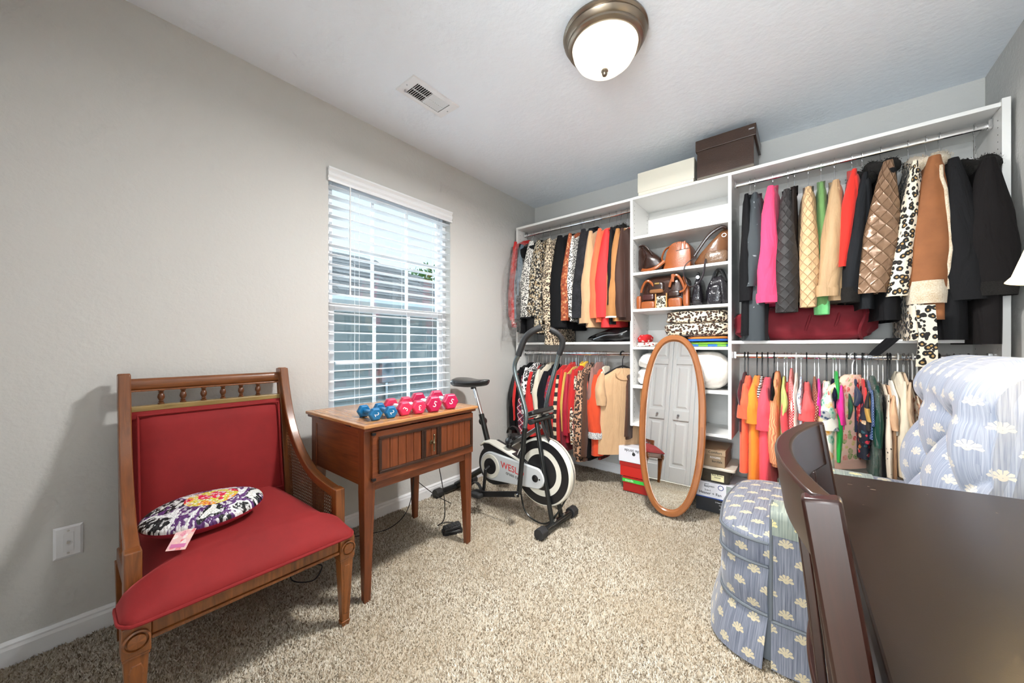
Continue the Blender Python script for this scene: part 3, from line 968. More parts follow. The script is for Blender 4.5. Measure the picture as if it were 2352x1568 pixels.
# curved side frames: back post and scooped arm in one sweep
prof = smooth_path([(0.085, 0.965, 0), (0.112, 0.86, 0), (0.158, 0.735, 0), (0.222, 0.635, 0), (0.318, 0.552, 0), (0.43, 0.498, 0), (0.595, 0.470, 0)], 5)
prof = [(p[0], p[1]) for p in prof]
def side(y_back, y_front, s):
    ys = [lerp(y_back, y_front, (p[0]-0.08)/0.52) for p in prof]
    mb = MB(); sweep_rect(mb, prof, ys, 0.034, 0.036)
    mb.build('arm', CHW, ch, smooth=60, bevel=0.004)
    MB().box((0.570, y_front-0.019, 0.346), (0.613, y_front+0.019, 0.492)).build('arm_post', CHW, ch, smooth=0, bevel=0.004)
    mb = MB(); pb = [(0.160, 0.30), (0.142, 0.45), (0.110, 0.65), (0.082, 0.82), (0.062, 0.968)]
    sweep_rect(mb, pb, y_back, 0.034, 0.036); mb.build('back_post', CHW, ch, smooth=60, bevel=0.003)
    # cane panel between post, arm and seat rail: crossing strands with open holes
    mb = MB()
    def zarm(x):
        for a, b in zip(prof, prof[1:]):
            if a[0] <= x <= b[0]: return lerp(a[1], b[1], (x-a[0])/(b[0]-a[0]+1e-9))
        return prof[0][1] if x < prof[0][0] else prof[-1][1]
    def xback(z): return lerp(0.160, 0.062, max(0, min(1, (z-0.30)/0.668)))
    def yy(x): return lerp(y_back, y_front, (x-0.08)/0.52)
    st = 0.0135; w = 0.0015
    x = 0.09
    while x < 0.575:
        zt = zarm(x) - 0.012
        zb = 0.346
        # start where post ends
        while xback(zb) > x and zb < zt: zb += 0.02
        if zt > zb:
            mb.box((x-w, yy(x)-0.0005, zb), (x+w, yy(x)+0.0005, zt))
        x += st
    z = 0.352
    while z < 0.94:
        xa = xback(z); xb = xa
        xx = xa
        while xx < 0.575 and zarm(xx) - 0.01 > z: xx += 0.004
        if xx > xa + 0.006:
            vs = []
            for q in (xa, xx):
                vs += [V(q, yy(q)-0.0007, z-w), V(q, yy(q)+0.0007, z-w), V(q, yy(q)+0.0007, z+w), V(q, yy(q)-0.0007, z+w)]
            mb.add(vs, [(0,1,2,3), (7,6,5,4), (0,4,5,1), (1,5,6,2), (2,6,7,3), (3,7,4,0)])
        z += st
    # diagonal strands
    for sgn in (1, -1):
        c = -1.0
        while c < 1.6:
            run = None
            xx = 0.07
            pts = []
            while xx < 0.575:
                zz = c + sgn*xx
                ok = 0.35 < zz < zarm(xx)-0.012 and xx > xback(zz)
                if ok and run is None: run = xx
                if (not ok) and run is not None:
                    pts.append((run, xx)); run = None
                xx += 0.004
            if run is not None: pts.append((run, 0.575))
            for a, b in pts:
                if b - a < 0.008: continue
                vs = []
                for q in (a, b):
                    zq = c + sgn*q
                    vs += [V(q, yy(q)-0.0004, zq-0.0006), V(q, yy(q)+0.0004, zq-0.0006), V(q, yy(q)+0.0004, zq+0.0006), V(q, yy(q)-0.0004, zq+0.0006)]
                mb.add(vs, [(0,1,2,3), (7,6,5,4), (0,4,5,1), (1,5,6,2), (2,6,7,3), (3,7,4,0)])
            c += st
    o = mb.build('cane_weave', CANE, ch, smooth=0); o['kind'] = 'stuff'
CANE = m_plain('cane', S(104, 60, 30), 0.5)
side(0.150, 0.128, 1); side(0.686, 0.716, -1)
# back: top rail, spindles, lower rail, padded panel
mb = MB(); mb.tube([(0.062, 0.166, 0.924), (0.062, 0.670, 0.924)], 0.019, 14, squash=(1.25, 0.75)); mb.build('top_rail', CHW, ch)
MB().box((0.056, 0.166, 0.897), (0.078, 0.670, 0.904)).build('rail_moulding', CHW, ch, smooth=0, bevel=0.002)
MB().box((0.066, 0.166, 0.822), (0.100, 0.670, 0.843)).build('middle_rail', m_wood('gilded_wood', S(120, 96, 50), S(166, 140, 86), 0.35, 1, 0), ch, smooth=0, bevel=0.003)
sp = None
DKW = m_wood('dark_fruitwood', S(70, 36, 16), S(118, 68, 34), 0.3, 1, 1)
for k in range(6):
    y = 0.253 + k*0.0665
    if sp is None:
        sp = MB().lathe([(0.010, 0), (0.010, 0.005), (0.006, 0.008), (0.009, 0.012), (0.006, 0.015), (0.0105, 0.024), (0.0115, 0.030), (0.0095, 0.040), (0.006, 0.044), (0.009, 0.047), (0.006, 0.050), (0.010, 0.053), (0.010, 0.056)], 16, TR(0.073, y, 0.842)).build('spindle', DKW, ch)
        y00 = y
    else: dup(sp, (0, y-y00, 0))
def bk(u, v):
    y = lerp(0.168, 0.668, u); z = lerp(0.37, 0.823, v)
    e = min(1, 8*min(u, 1-u)) ** 0.6 * min(1, 9*min(v, 1-v)) ** 0.6
    x = lerp(0.152, 0.086, v) + 0.012 + 0.030*e + 0.012*math.sin(math.pi*u)*math.sin(math.pi*v)
    return (x, y, z)
MB().grid(bk, 36, 30).build('back_cushion', REDV, ch)
MB().box((0.09, 0.168, 0.37), (0.12, 0.668, 0.60)).box((0.078, 0.168, 0.6), (0.100, 0.668, 0.823)).build('back_board', REDV, ch, smooth=0)
def piping(mb, pts, r): mb.tube(pts, r, 8, closed=True)
mb = MB()
xe = lambda z: lerp(0.152, 0.086, (z-0.37)/0.453) + 0.036
piping(mb, [V(xe(z), y, z) for y, z in [(0.182, 0.42+0.02*k) for k in range(20)] + [(0.182+0.0236*k, 0.810) for k in range(21)] + [(0.654, 0.80-0.02*k) for k in range(20)] + [(0.654-0.0236*k, 0.42) for k in range(1, 20)]], 0.0045)
mb.build('piping', REDV, ch)
# seat cushion: T-shaped, bulging over the front rail
SX0, SX1 = 0.165, 0.742
def seat_half(x):
    t = (x-SX0)/(SX1-SX0)
    ya, yb = lerp(0.165, 0.146, t), lerp(0.670, 0.694, t)
    if x > 0.595:
        k = min(1, (x-0.595)/0.02); ya, yb = lerp(ya, 0.094, k), lerp(yb, 0.714, k)
        if x > 0.70:
            c = ((x-0.70)/0.042)**2*0.022; ya += c; yb -= c
    return ya, yb
NS = 46; NY = 40
rings = []
for i in range(NS+1):
    x = lerp(SX0, SX1, i/NS)
    ya, yb = seat_half(x)
    rg_t, rg_b = [], []
    t = i/NS
    for j in range(NY+1):
        v = j/NY
        y = lerp(ya, yb, v)
        e = min(1, 7*min(v, 1-v)) ** 0.5
        ef = min(1, (1-t)*5.5) ** 0.55
        crest = 0.032*math.sin(math.pi*v)*math.sin(math.pi*min(1, 0.2+t*0.75))
        rg_t.append(V(x, y, 0.360 + 0.062*e*ef + crest*ef + (0.006*(1-t))))
        rg_b.append(V(x, y, 0.3465))
    rings.append(rg_t + rg_b[::-1])
MB().loft(rings).build('seat_cushion', REDV, ch, smooth=60)
mb = MB()
pp = []
for i in range(30, NS+1): pp.append(V(lerp(SX0, SX1, i/NS), seat_half(lerp(SX0, SX1, i/NS))[0]-0.002, 0.352))
for j in range(1, 30): pp.append(V(SX1+0.003, lerp(seat_half(SX1)[0], seat_half(SX1)[1], j/30), 0.352))
for i in range(NS, 29, -1): pp.append(V(lerp(SX0, SX1, i/NS), seat_half(lerp(SX0, SX1, i/NS))[1]+0.002, 0.352))
mb.tube(pp, 0.005, 8); mb.build('piping', REDV, ch)
MB().box((0.19, 0.15, 0.31), (0.68, 0.66, 0.346)).build('seat_deck', REDV, ch, smooth=0)

# ------------------------------------------------------------------ sequin pillow
pil = thing('sequin_pillow', 'round sequinned pillow with colourful pattern and red back lying on the chair seat', 'pillow', (0.46, 0.32, 0.45))
t = NT('sequins')
uv = t.uv(); s = t.sep(uv)
vo = t.voro(uv, 150)
nz = t.noise(uv, 11, 2, 0.5, 0.8)
pal = t.ramp(nz.outputs[0], [(0.0, S(24,24,28)), (0.40, S(235,235,235)), (0.47, S(92,50,110)), (0.56, S(28,30,34)), (0.64, S(225,225,220))], 'CONSTANT')
cx = t.math('SUBTRACT', s[0], 0.02); cy = t.math('SUBTRACT', s[1], 0.012)
dd = t.math('SQRT', t.math('ADD', t.math('MULTIPLY', cx, cx), t.math('MULTIPLY', t.math('MULTIPLY', cy, cy), 2.2)))
n2 = t.noise(uv, 20, 2)
inner = t.ramp(t.math('ADD', t.math('MULTIPLY', nz.outputs[0], 0.5), t.math('MULTIPLY', n2.outputs[0], 0.5)), [(0.0, S(225,40,80)), (0.46, S(220,205,80)), (0.54, S(240,160,60)), (0.6, S(215,40,70))], 'CONSTANT')
col = t.mix(t.math('LESS_THAN', dd, 0.075), pal, inner)
col = t.mix(t.math('MULTIPLY', t.math('GREATER_THAN', t.sep(vo.outputs['Color'])[0], 0.72), 0.7), col, (0.85, 0.85, 0.85))
t.bump(vo.outputs['Distance'], 0.8, 0.004)
SEQ = t.fin(col, 0.35, 0.1)
PCN = V(0.452, 0.318, 0.500)
PM = TR(*PCN) @ RZ(78) @ RX(12) @ RY(-3)
def pill_ring(h, sgn):
    pass
def pillow_half(sgn, n=18, m=48):
    rings = []
    for j in range(n+1):
        q = j/n
        r = math.sin(q*math.pi/2)
        h = math.cos(q*math.pi/2) ** 0.85
        rings.append([PM @ V(0.168*r*math.cos(2*math.pi*k/m), 0.105*r*math.sin(2*math.pi*k/m), sgn*0.042*h*(1+0.10*math.sin(3*k/m*6.28+1)*r)) for k in range(m)])
    return MB().loft(rings if sgn < 0 else rings, cap0=True, cap1=False)
top = pillow_half(1)
# planar uv for the printed top
inv = PM.inverted()
for i, fc in enumerate(top.f): top.uv[i] = [((inv @ top.v[k]).x, (inv @ top.v[k]).y) for k in fc]
top.build('sequin_face', SEQ, pil)
pillow_half(-1).build('pillow_back', m_velvet('crimson_velvet', S(150, 16, 40)), pil)
TG = TR(0.560, 0.238, 0.466) @ RZ(52) @ RX(34)
mb = MB().box((-0.026, -0.034, -0.0006), (0.026, 0.034, 0.0006), TG)
tg = mb.build('price_tag', m_floral('tag_print', S(236, 190, 190), [S(230,90,100), S(240,235,230), S(220,120,150), S(245,210,190)], 70, 0.5), pil, smooth=0)
MB().box((-0.020, -0.026, 0.0007), (0.020, -0.014, 0.0010), TG).build('tag_strip', m_plain('tag_pink', S(214,120,170), 0.4), tg, smooth=0)

# ================================================================== sewing table
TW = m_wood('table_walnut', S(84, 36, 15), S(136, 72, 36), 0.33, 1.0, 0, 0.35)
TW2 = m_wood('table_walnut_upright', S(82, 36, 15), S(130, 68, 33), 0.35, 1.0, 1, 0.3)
TTOP = m_wood('table_top_lit', S(164, 106, 58), S(210, 156, 102), 0.2, 0.8, 0, 0.5)  # honey top with window glare partly worked into the colour
st = thing('sewing_cabinet', 'small walnut sewing cabinet on four legs under the window', 'cabinet', (0.42, 1.10, 0))
cx0, cx1, cy0, cy1 = 0.165, 0.668, 0.788, 1.412
def tleg(x, y, sx, sy):
    # square at the top with a taper on the inner faces
    mb = MB()
    a = 0.050
    X0, X1 = (x, x+a) if sx > 0 else (x-a, x)
    Y0, Y1 = (y, y+a) if sy > 0 else (y-a, y)
    top = [(X0,Y0),(X1,Y0),(X1,Y1),(X0,Y1)]
    bs = 0.028
    bx0, bx1 = (x+0.004, x+0.004+bs) if sx > 0 else (x-0.004-bs, x-0.004)
    by0, by1 = (y+0.004, y+0.004+bs) if sy > 0 else (y-0.004-bs, y-0.004)
    bot = [(bx0,by0),(bx1,by0),(bx1,by1),(bx0,by1)]
    mb.loft([[V(*p, 0) for p in bot], [V(*p, 0.46) for p in top], [V(*p, 0.722) for p in top]])
    return mb.build('leg', TW2, st, smooth=0, bevel=0.003)
tleg(cx0, cy0, 1, 1); tleg(cx1, cy0, -1, 1); tleg(cx0, cy1, 1, -1); tleg(cx1, cy1, -1, -1)
MB().box((cx0+0.05, cy0+0.004, 0.488), (cx1-0.05, cy0+0.016, 0.715)).build('end_panel', TW, st, smooth=0)
MB().box((cx0+0.05, cy1-0.016, 0.488), (cx1-0.05, cy1-0.004, 0.715)).build('end_panel', TW, st, smooth=0)
MB().box((cx0+0.004, cy0+0.05, 0.488), (cx0+0.016, cy1-0.05, 0.715)).build('back_panel', TW, st, smooth=0)
for y0, y1 in ((cy0, cy0+0.03), (cy1-0.03, cy1)):
    MB().box((cx0+0.05, y0 if y0 == cy0 else y0+0.01, 0.698), (cx1-0.05, y1-0.01 if y0 == cy0 else y1, 0.722)).build('top_rail', TW, st, smooth=0)
# front door with rails, dark mouldings, tongue-and-groove boards
DK = m_wood('dark_moulding', S(34, 18, 10), S(60, 34, 20), 0.35, 1, 0)
fx = cx1
door = MB().box((fx, cy0+0.030, 0.500), (fx+0.014, cy1-0.004, 0.714)).build('drop_door', TW, st, smooth=0, bevel=0.003)
MB().box((fx-0.05, cy0+0.05, 0.462), (fx-0.004, cy1-0.05, 0.500)).build('apron', TW, st, smooth=0, bevel=0.003)
DY0, DY1, DZ0, DZ1 = cy0+0.055, cy1-0.016, 0.534, 0.692
def frame(y0, y1, z0, z1, w=0.013):
    mb = MB(); f0, f1 = fx+0.014, fx+0.024
    for a, b, c, d in ((y0, y1, z1-w, z1), (y0, y1, z0, z0+w), (y0, y0+w, z0+w, z1-w), (y1-w, y1, z0+w, z1-w)):
        mb.box((f0, a, c), (f1, b, d))
    return mb.build('moulding', DK, door, smooth=0, bevel=0.003)
ym0, ym1 = lerp(DY0, DY1, 0.42), lerp(DY0, DY1, 0.585)
for y0, y1, nb in ((DY0, ym0, 5), (ym0, ym1, 2), (ym1, DY1, 5)):
    frame(y0, y1, DZ0, DZ1)
    a, b = y0+0.013, y1-0.013
    for k in range(nb):
        p, q = lerp(a, b, k/nb)+0.0012, lerp(a, b, (k+1)/nb)-0.0012
        MB().box((fx+0.0135, p, DZ0+0.013), (fx+0.018, q, DZ1-0.013)).build('board', TW2, door, smooth=0, bevel=0.0012)
ymid = (ym0+ym1)/2
mb = MB().lathe([(0.002, -0.040), (0.006, -0.038), (0.004, -0.032), (0.0055, -0.02), (0.004, -0.008), (0.008, 0.0), (0.004, 0.008), (0.0055, 0.02), (0.004, 0.032), (0.006, 0.038), (0.002, 0.042)], 14, TR(fx+0.040, ymid, 0.613))
mb.cyl((fx+0.018, ymid, 0.613), (fx+0.040, ymid, 0.613), 0.005)
mb.lathe([(0.010, 0), (0.010, 0.003), (0.004, 0.006)], 14, TR(fx+0.018, ymid, 0.613) @ RY(90))
mb.build('handle', m_plain('antique_pewter', S(122, 108, 84), 0.35, 1.0), door)
for z in (0.515, 0.706):
    MB().box((fx+0.006, cy0+0.026, z-0.005), (fx+0.020, cy0+0.042, z+0.005)).build('hinge', BLACKM, door, smooth=0)
# folding top, two leaves
tx0, tx1, ty0, ty1 = 0.135, 0.700, 0.770, 1.430
lower = MB().box((tx0+0.008, ty0+0.008, 0.722), (tx1-0.010, ty1-0.008, 0.735)).build('lower_top', TW, st, smooth=0, bevel=0.003)
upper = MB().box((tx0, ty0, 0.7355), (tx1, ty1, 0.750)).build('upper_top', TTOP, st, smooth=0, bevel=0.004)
mb = MB()
for lo, hi in (((tx0+0.022, ty0+0.024, 0.750), (tx1-0.028, ty0+0.0265, 0.7503)), ((tx0+0.022, ty1-0.0265, 0.750), (tx1-0.028, ty1-0.024, 0.7503)), ((tx1-0.0305, ty0+0.024, 0.750), (tx1-0.028, ty1-0.024, 0.7503))):
    mb.box(lo, hi)
mb.build('inlay_line', DK, upper, smooth=0)
for x in (0.30, 0.56):
    MB().box((x-0.02, ty0+0.002, 0.730), (x+0.02, ty0+0.010, 0.738)).build('hinge', BLACKM, lower, smooth=0, bevel=0.002)

# ------------------------------------------------------------------ dumbbells
def dumbbell(front, back, R, hl, mat, hmat, digit, label, roll, z=0.750):
    a, b = Vector(front), Vector(back)
    ax = (b - a).normalized()
    a = V(a.x, a.y, z + R*math.cos(rad(30)) - 0.0002); L = (b-V(a.x, a.y, b.z)).length
    b = V(b.x, b.y, a.z); ax = (b - a).normalized()
    th = thing('dumbbell', label, 'dumbbell', (((a+b)/2).x, ((a+b)/2).y, z), 'dumbbells on the sewing cabinet')
    # frame: local z along axis from front head outward
    side_ = ax.cross(V(0, 0, 1)).normalized()
    m = Matrix(((side_.x, 0, ax.x, a.x), (side_.y, 0, ax.y, a.y), (side_.z, 1, ax.z, a.z), (0, 0, 0, 1)))
    def head(z0, z1):
        rg = []
        for zz, rr in ((z0, 0.80), (z0+0.004, 0.93), (z0+0.010, 1.0), (z1-0.010, 1.0), (z1-0.004, 0.93), (z1, 0.80)):
            rg.append([m @ V(p[0], p[1], zz) for p in circle(6, R*rr, 0, 0, rad(0))])
        return MB().loft(rg).build('head', mat, th, smooth=25, bevel=0.002)
    h1 = head(-hl/2, hl/2); head(L-hl/2, L+hl/2)
    n = 9
    MB().tube([m @ V(0, 0, lerp(hl/2-0.002, L-hl/2+0.002, k/n)) for k in range(n+1)], [R*(0.34+0.07*math.sin(math.pi*k/n)) for k in range(n+1)], 16).build('grip', hmat, th)
    # digit on the front face
    mt = Matrix(((side_.x, 0, -ax.x, 0), (side_.y, 0, -ax.y, 0), (side_.z, 1, -ax.z, 0), (0, 0, 0, 1)))
    mt.translation = a - ax*(hl/2+0.0002)
    mt = mt @ RZ(roll)
    text('digit', digit, R*0.95, mt, m_digit, h1, 0.0006)
    return th
m_digit = m_plain('white_print', S(240, 235, 235), 0.5)
BLUE = m_plain('blue_vinyl', S(22, 108, 160), 0.4); PINK = m_plain('coral_pink_vinyl', S(216, 50, 90), 0.38); MAG = m_plain('magenta_vinyl', S(192, 26, 80), 0.35)
dumbbell((0.623, 0.864, 0.778), (0.505, 0.876, 0.778), 0.031, 0.030, BLUE, BLUE, '2', 'blue two-pound hex dumbbell at the left end of the row', -65)
dumbbell((0.628, 0.937, 0.778), (0.505, 0.955, 0.778), 0.031, 0.030, BLUE, BLUE, '2', 'blue two-pound hex dumbbell next to the coral pink pair', -55)
dumbbell((0.622, 1.012, 0.784), (0.478, 1.034, 0.784), 0.037, 0.036, PINK, CHROME, '3', 'coral pink dumbbell marked 3 with chrome grip beside the blue ones', 60)
dumbbell((0.640, 1.080, 0.784), (0.485, 1.115, 0.784), 0.037, 0.036, PINK, CHROME, '3', 'coral pink dumbbell marked 3 tucked behind and right of its twin', 180)
dumbbell((0.650, 1.160, 0.791), (0.480, 1.196, 0.791), 0.044, 0.042, MAG, CHROME, '5', 'magenta dumbbell marked 5 in the middle right of the row', -20)
dumbbell((0.650, 1.270, 0.791), (0.480, 1.318, 0.791), 0.044, 0.042, MAG, CHROME, '5', 'magenta dumbbell marked 5 at the right end of the cabinet', -28)

# ------------------------------------------------------------------ foot pedal and cords
fp = thing('sewing_foot_pedal', 'small black sewing machine foot pedal on the carpet', 'pedal', (0.50, 1.40, 0.0))
FM = TR(0.505, 1.415, 0.0) @ RZ(-28)
mb = MB()
for z0, z1, a in ((0.004, 0.022, 1.0), (0.022, 0.026, 0.92)):
    mb.prism([(p[0]*a, p[1]*a) for p in rrect(-0.034, -0.058, 0.034, 0.058, 0.018)], z0, z1, FM)
mb.build('pedal_base', BLACKP, fp, smooth=30, bevel=0.003)
pm = FM @ TR(0, 0, 0.030) @ RX(8)
MB().prism(rrect(-0.030, -0.050, 0.030, 0.050, 0.012), 0, 0.014, pm).build('treadle', BLACKR, fp, smooth=30, bevel=0.003)
for k in range(5):
    MB().box((-0.022, -0.036+k*0.016, 0.014), (0.022, -0.030+k*0.016, 0.0165), pm).build('treadle_rib', BLACKP, fp, smooth=0)
c1 = smooth_path([(0.50, 1.45, 0.022), (0.47, 1.50, 0.012), (0.40, 1.46, 0.012), (0.42, 1.38, 0.03), (0.50, 1.36, 0.10), (0.52, 1.34, 0.25), (0.50, 1.30, 0.50)], 8)
MB().tube(c1, 0.0028, 6).build('pedal_cord', BLACKR, fp)
c2 = smooth_path([(0.25, 1.33, 0.50), (0.25, 1.34, 0.30), (0.24, 1.30, 0.10), (0.20, 1.20, 0.013), (0.14, 1.05, 0.012), (0.10, 0.92, 0.012), (0.09, 0.80, 0.012), (0.16, 0.70, 0.012), (0.28, 0.66, 0.012), (0.35, 0.72, 0.012), (0.30, 0.78, 0.03), (0.22, 0.76, 0.012)], 8)
tag(MB().tube(c2, 0.0026, 6).build('power_cord', BLACKR), 'thin black power cord trailing from the sewing cabinet along the baseboard', 'cord')
c3 = smooth_path([(0.19, 1.33, 0.50), (0.17, 1.36, 0.3), (0.19, 1.52, 0.12), (0.26, 1.60, 0.05), (0.22, 1.66, 0.013)], 8)
tag(MB().tube(c3, 0.0026, 6).build('power_cord', BLACKR), 'thin black cord hanging behind the cabinet toward the exercise bike', 'cord')

# ================================================================== exercise bike
BY = 1.85
bike = thing('exercise_bike', 'black and white exercise bike with swinging handlebars and flywheel near the corner', 'exercise bike', (0.55, BY, 0))
TUBE = m_plain('gunmetal_tube', S(120, 132, 134), 0.2, 0.8)
DTUBE = m_plain('dark_tube', S(52, 54, 54), 0.22, 0.6)
FOAM = m_plain('black_foam', (0.016, 0.016, 0.017), 0.55, 0, (300, 0.3, 0.002))
SILV = m_plain('silver_plastic', S(206, 208, 208), 0.35, 0.1)
OFFW = m_plain('cream_plastic', S(226, 222, 208), 0.4)
def part(mb, name, mat, parent=bike, **kw): return mb.build(name, mat, parent, **kw)
# stabilizers with end caps
def stab(x, y0, y1, z, nm):
    s = part(MB().cyl((x, y0, z), (x, y1, z), 0.022), nm, DTUBE)
    for ya, yb in ((y0-0.004, y0+0.05), (y1-0.05, y1+0.004)):
        part(MB().prism([(p[0], p[1]) for p in circle(8, 0.034, 0, 0, rad(22.5))], 0, yb-ya, TR(x, ya, z+0.001) @ RX(-90)), 'end_cap', BLACKR, s, smooth=0, bevel=0.004)
stab(0.945, 1.655, 2.045, 0.033, 'front_stabilizer')
stab(0.062, 1.655, 2.045, 0.033, 'rear_stabilizer')
# frame
for s in (-1, 1):
    p = part(MB().tube([(0.938, BY+s*0.050, 0.045), (0.880, BY+s*0.050, 0.34), (0.822, BY+s*0.045, 0.63)], 0.0145, 14), 'front_leg', DTUBE)
    part(MB().cyl((0.952, BY+s*0.050, 0.056), (0.962, BY+s*0.050, 0.074), 0.006), 'bolt', CHROME, p)
part(MB().tube([(0.062, BY, 0.045), (0.20, BY, 0.13), (0.37, BY, 0.24)], 0.02, 12), 'rear_tube', DTUBE)
mb = MB(); sweep_rect(mb, [(0.50, 0.37), (0.66, 0.475), (0.83, 0.585)], BY, 0.026, 0.026); part(mb, 'main_tube', STEEL, smooth=0, bevel=0.004)
part(MB().tube([(0.40, BY, 0.37), (0.375, BY, 0.44), (0.320, BY, 0.60)], 0.019, 14), 'seat_tube', DTUBE)
sp_ = part(MB().tube([(0.322, BY, 0.595), (0.245, BY, 0.80)], 0.0135, 14), 'seat_post', CHROME)
kb = part(MB().lathe([(0.012, 0), (0.012, 0.03), (0.028, 0.032), (0.030, 0.044), (0.020, 0.050), (0.012, 0.046), (0.001, 0.046)], 20, TR(0.335, BY-0.012, 0.545) @ RZ(-60) @ RY(-90)), 'adjust_knob', BLACKP)
# saddle: wide at the rear (low x), narrow nose forward
rings = []
for k in range(17):
    t = k/16; x = lerp(0.085, 0.385, t)
    w = 0.098*(1-t)**0.55*min(1, (t*7+0.02))**0.5 + 0.026*min(1, (1-t)*8)**0.5
    top = 0.838 + 0.006*math.cos(t*6.0) + 0.006*math.sin(t*3.1); thk = lerp(0.070, 0.045, t)*min(1, t*8+0.35)*min(1, (1-t)*5+0.35)
    rg = []
    for j in range(20):
        a = 2*math.pi*j/20
        yy = w*math.copysign(abs(math.cos(a))**0.75, math.cos(a)); zz = math.sin(a)
        dz = (zz*thk*0.35 if zz > 0 else zz*thk*0.62)
        rg.append(V(x, BY+yy, top - thk*0.35 + dz - 0.10*yy*yy*10*0.15))
    rings.append(rg)
part(MB().loft(rings), 'saddle', m_leather('saddle_vinyl', (0.012, 0.012, 0.013), 0.32))
part(MB().cyl((0.245, BY, 0.77), (0.242, BY, 0.80), 0.02), 'saddle_clamp', BLACKM)
# flywheel
WC = V(0.850, BY, 0.316)
def disc(prof, name, mat, parent=None, c=WC):
    return part(MB().lathe(prof, 64, TR(*c) @ RX(90)), name, mat, parent or bike)
fw = disc([(0.001, -0.034), (0.19, -0.034), (0.199, -0.030), (0.204, -0.018), (0.204, 0.018), (0.199, 0.030), (0.190, 0.034), (0.001, 0.034)], 'flywheel_cover', OFFW)
for s in (1, -1):
    def rp(r0, r1, h): return [(r0, s*0.033), (r0, s*h), (r1, s*h), (r1, s*0.033)]
    disc(rp(0.143, 0.190, 0.0365), 'black_ring', BLACKP, fw)
    disc(rp(0.108, 0.1425, 0.0350), 'cream_ring', OFFW, fw)
    disc([(0.001, s*0.033), (0.001, s*0.0365), (0.100, s*0.0365), (0.1075, s*0.034), (0.1075, s*0.033)], 'black_centre', BLACKP, fw)
disc([(0.196, -0.004), (0.207, -0.004), (0.207, 0.004), (0.196, 0.004)], 'rim_band', STEEL, fw)
# chain cover
def capsule(c0, r0, c1, r1, n=20):
    d = Vector(c1) - Vector(c0); L = d.length; a0 = math.atan2(d.y, d.x); b = math.acos(max(-1, min(1, (r0-r1)/L)))
    pts = []
    for k in range(n+1):
        a = a0 + b + (2*math.pi-2*b)*k/n
        pts.append((c0[0]+r0*math.cos(a), c0[1]+r0*math.sin(a)))
    for k in range(n+1):
        a = a0 - b + 2*b*k/n
        pts.append((c1[0]+r1*math.cos(a), c1[1]+r1*math.sin(a)))
    return pts
XZ = lambda y: Matrix(((1, 0, 0, 0), (0, 0, 1, y), (0, 1, 0, 0), (0, 0, 0, 1)))   # (x,z) outline, extruded along +y
ck, hb = (0.472, 0.285), (0.832, 0.284)
cov = part(MB().prism(capsule(ck, 0.128, (0.70, 0.30), 0.078), 0, 0.10, XZ(1.800)), 'chain_case', BLACKP, smooth=30, bevel=0.006)
part(MB().prism(capsule(ck, 0.092, hb, 0.062), 0, 0.022, XZ(1.779)), 'silver_cover', SILV, cov, smooth=30, bevel=0.006, seg=3)
for y0, rr, mt, nm, dd in ((1.7745, 0.078, OFFW, 'crank_ring', 0.006), (1.7715, 0.052, BLACKP, 'crank_plate', 0.006)):
    part(MB().prism(circle(40, rr, *ck), 0, dd, XZ(y0)), nm, mt, cov, smooth=30, bevel=0.002)
part(MB().prism(circle(24, 0.022, *hb), 0, 0.006, XZ(1.7745)), 'axle_cap', BLACKP, cov, smooth=30, bevel=0.002)
part(MB().prism(circle(16, 0.010, *hb), 0, 0.008, XZ(1.7715)), 'axle_nut', CHROME, cov, smooth=30)
part(MB().prism(circle(12, 0.005, hb[0]+0.032, hb[1]+0.0), 0, 0.005, XZ(1.776)), 'cover_screw', BLACKP, cov, smooth=30)
# upper shroud bands over the chain case
mb = MB(); sweep_rect(mb, [(0.365, 0.400), (0.40, 0.428), (0.45, 0.432), (0.58, 0.398), (0.74, 0.350)], 1.825, 0.07, 0.013); part(mb, 'shroud_band', OFFW, smooth=50, bevel=0.003)
mb = MB(); sweep_rect(mb, [(0.385, 0.395), (0.45, 0.418), (0.58, 0.380), (0.74, 0.328)], 1.845, 0.09, 0.036); part(mb, 'shroud', BLACKP, smooth=50, bevel=0.004)
text('lettering', 'WESLO', 0.058, Matrix(((0.985, -0.05, 0, 0.656), (0, 0, -1, 1.7786), (-0.12, 1, 0, 0.302), (0, 0, 0, 1))), m_plain('red_print', S(214, 40, 34), 0.4), cov, 0.0006)
text('lettering', 'cross cycle', 0.031, Matrix(((0.985, -0.05, 0, 0.672), (0, 0, -1, 1.7786), (-0.12, 1, 0, 0.262), (0, 0, 0, 1))), m_plain('black_print', (0.02, 0.02, 0.02), 0.4), cov, 0.0006)
# cranks, pedals, links
def crank(s, ang):
    y = BY + s*0.118
    e = V(ck[0]+0.155*math.sin(ang), y, ck[1]-0.155*math.cos(ang))
    cr = part(MB().tube([V(ck[0], BY+s*0.085, ck[1]), V(ck[0], y, ck[1]-0.01*math.cos(ang)), e], 0.0105, 10), 'crank', BLACKM)
    pd = part(MB().soft((e.x-0.048, min(e.y+s*0.012, e.y+s*0.095), e.z-0.020), (e.x+0.048, max(e.y+s*0.012, e.y+s*0.095), e.z+0.014), 6, 4), 'pedal', BLACKR, cr)
    mid = e.y + s*0.052
    part(MB().tube([V(e.x-0.02+0.052*math.cos(a), mid, e.z+0.012+0.055*math.sin(a)) for a in [math.pi*k/10 for k in range(11)]], 0.006, 6, squash=(0.4, 2.2)), 'toe_strap', BLACKP, pd)
    return e
e1 = crank(-1, rad(-7)); e2 = crank(1, rad(173))
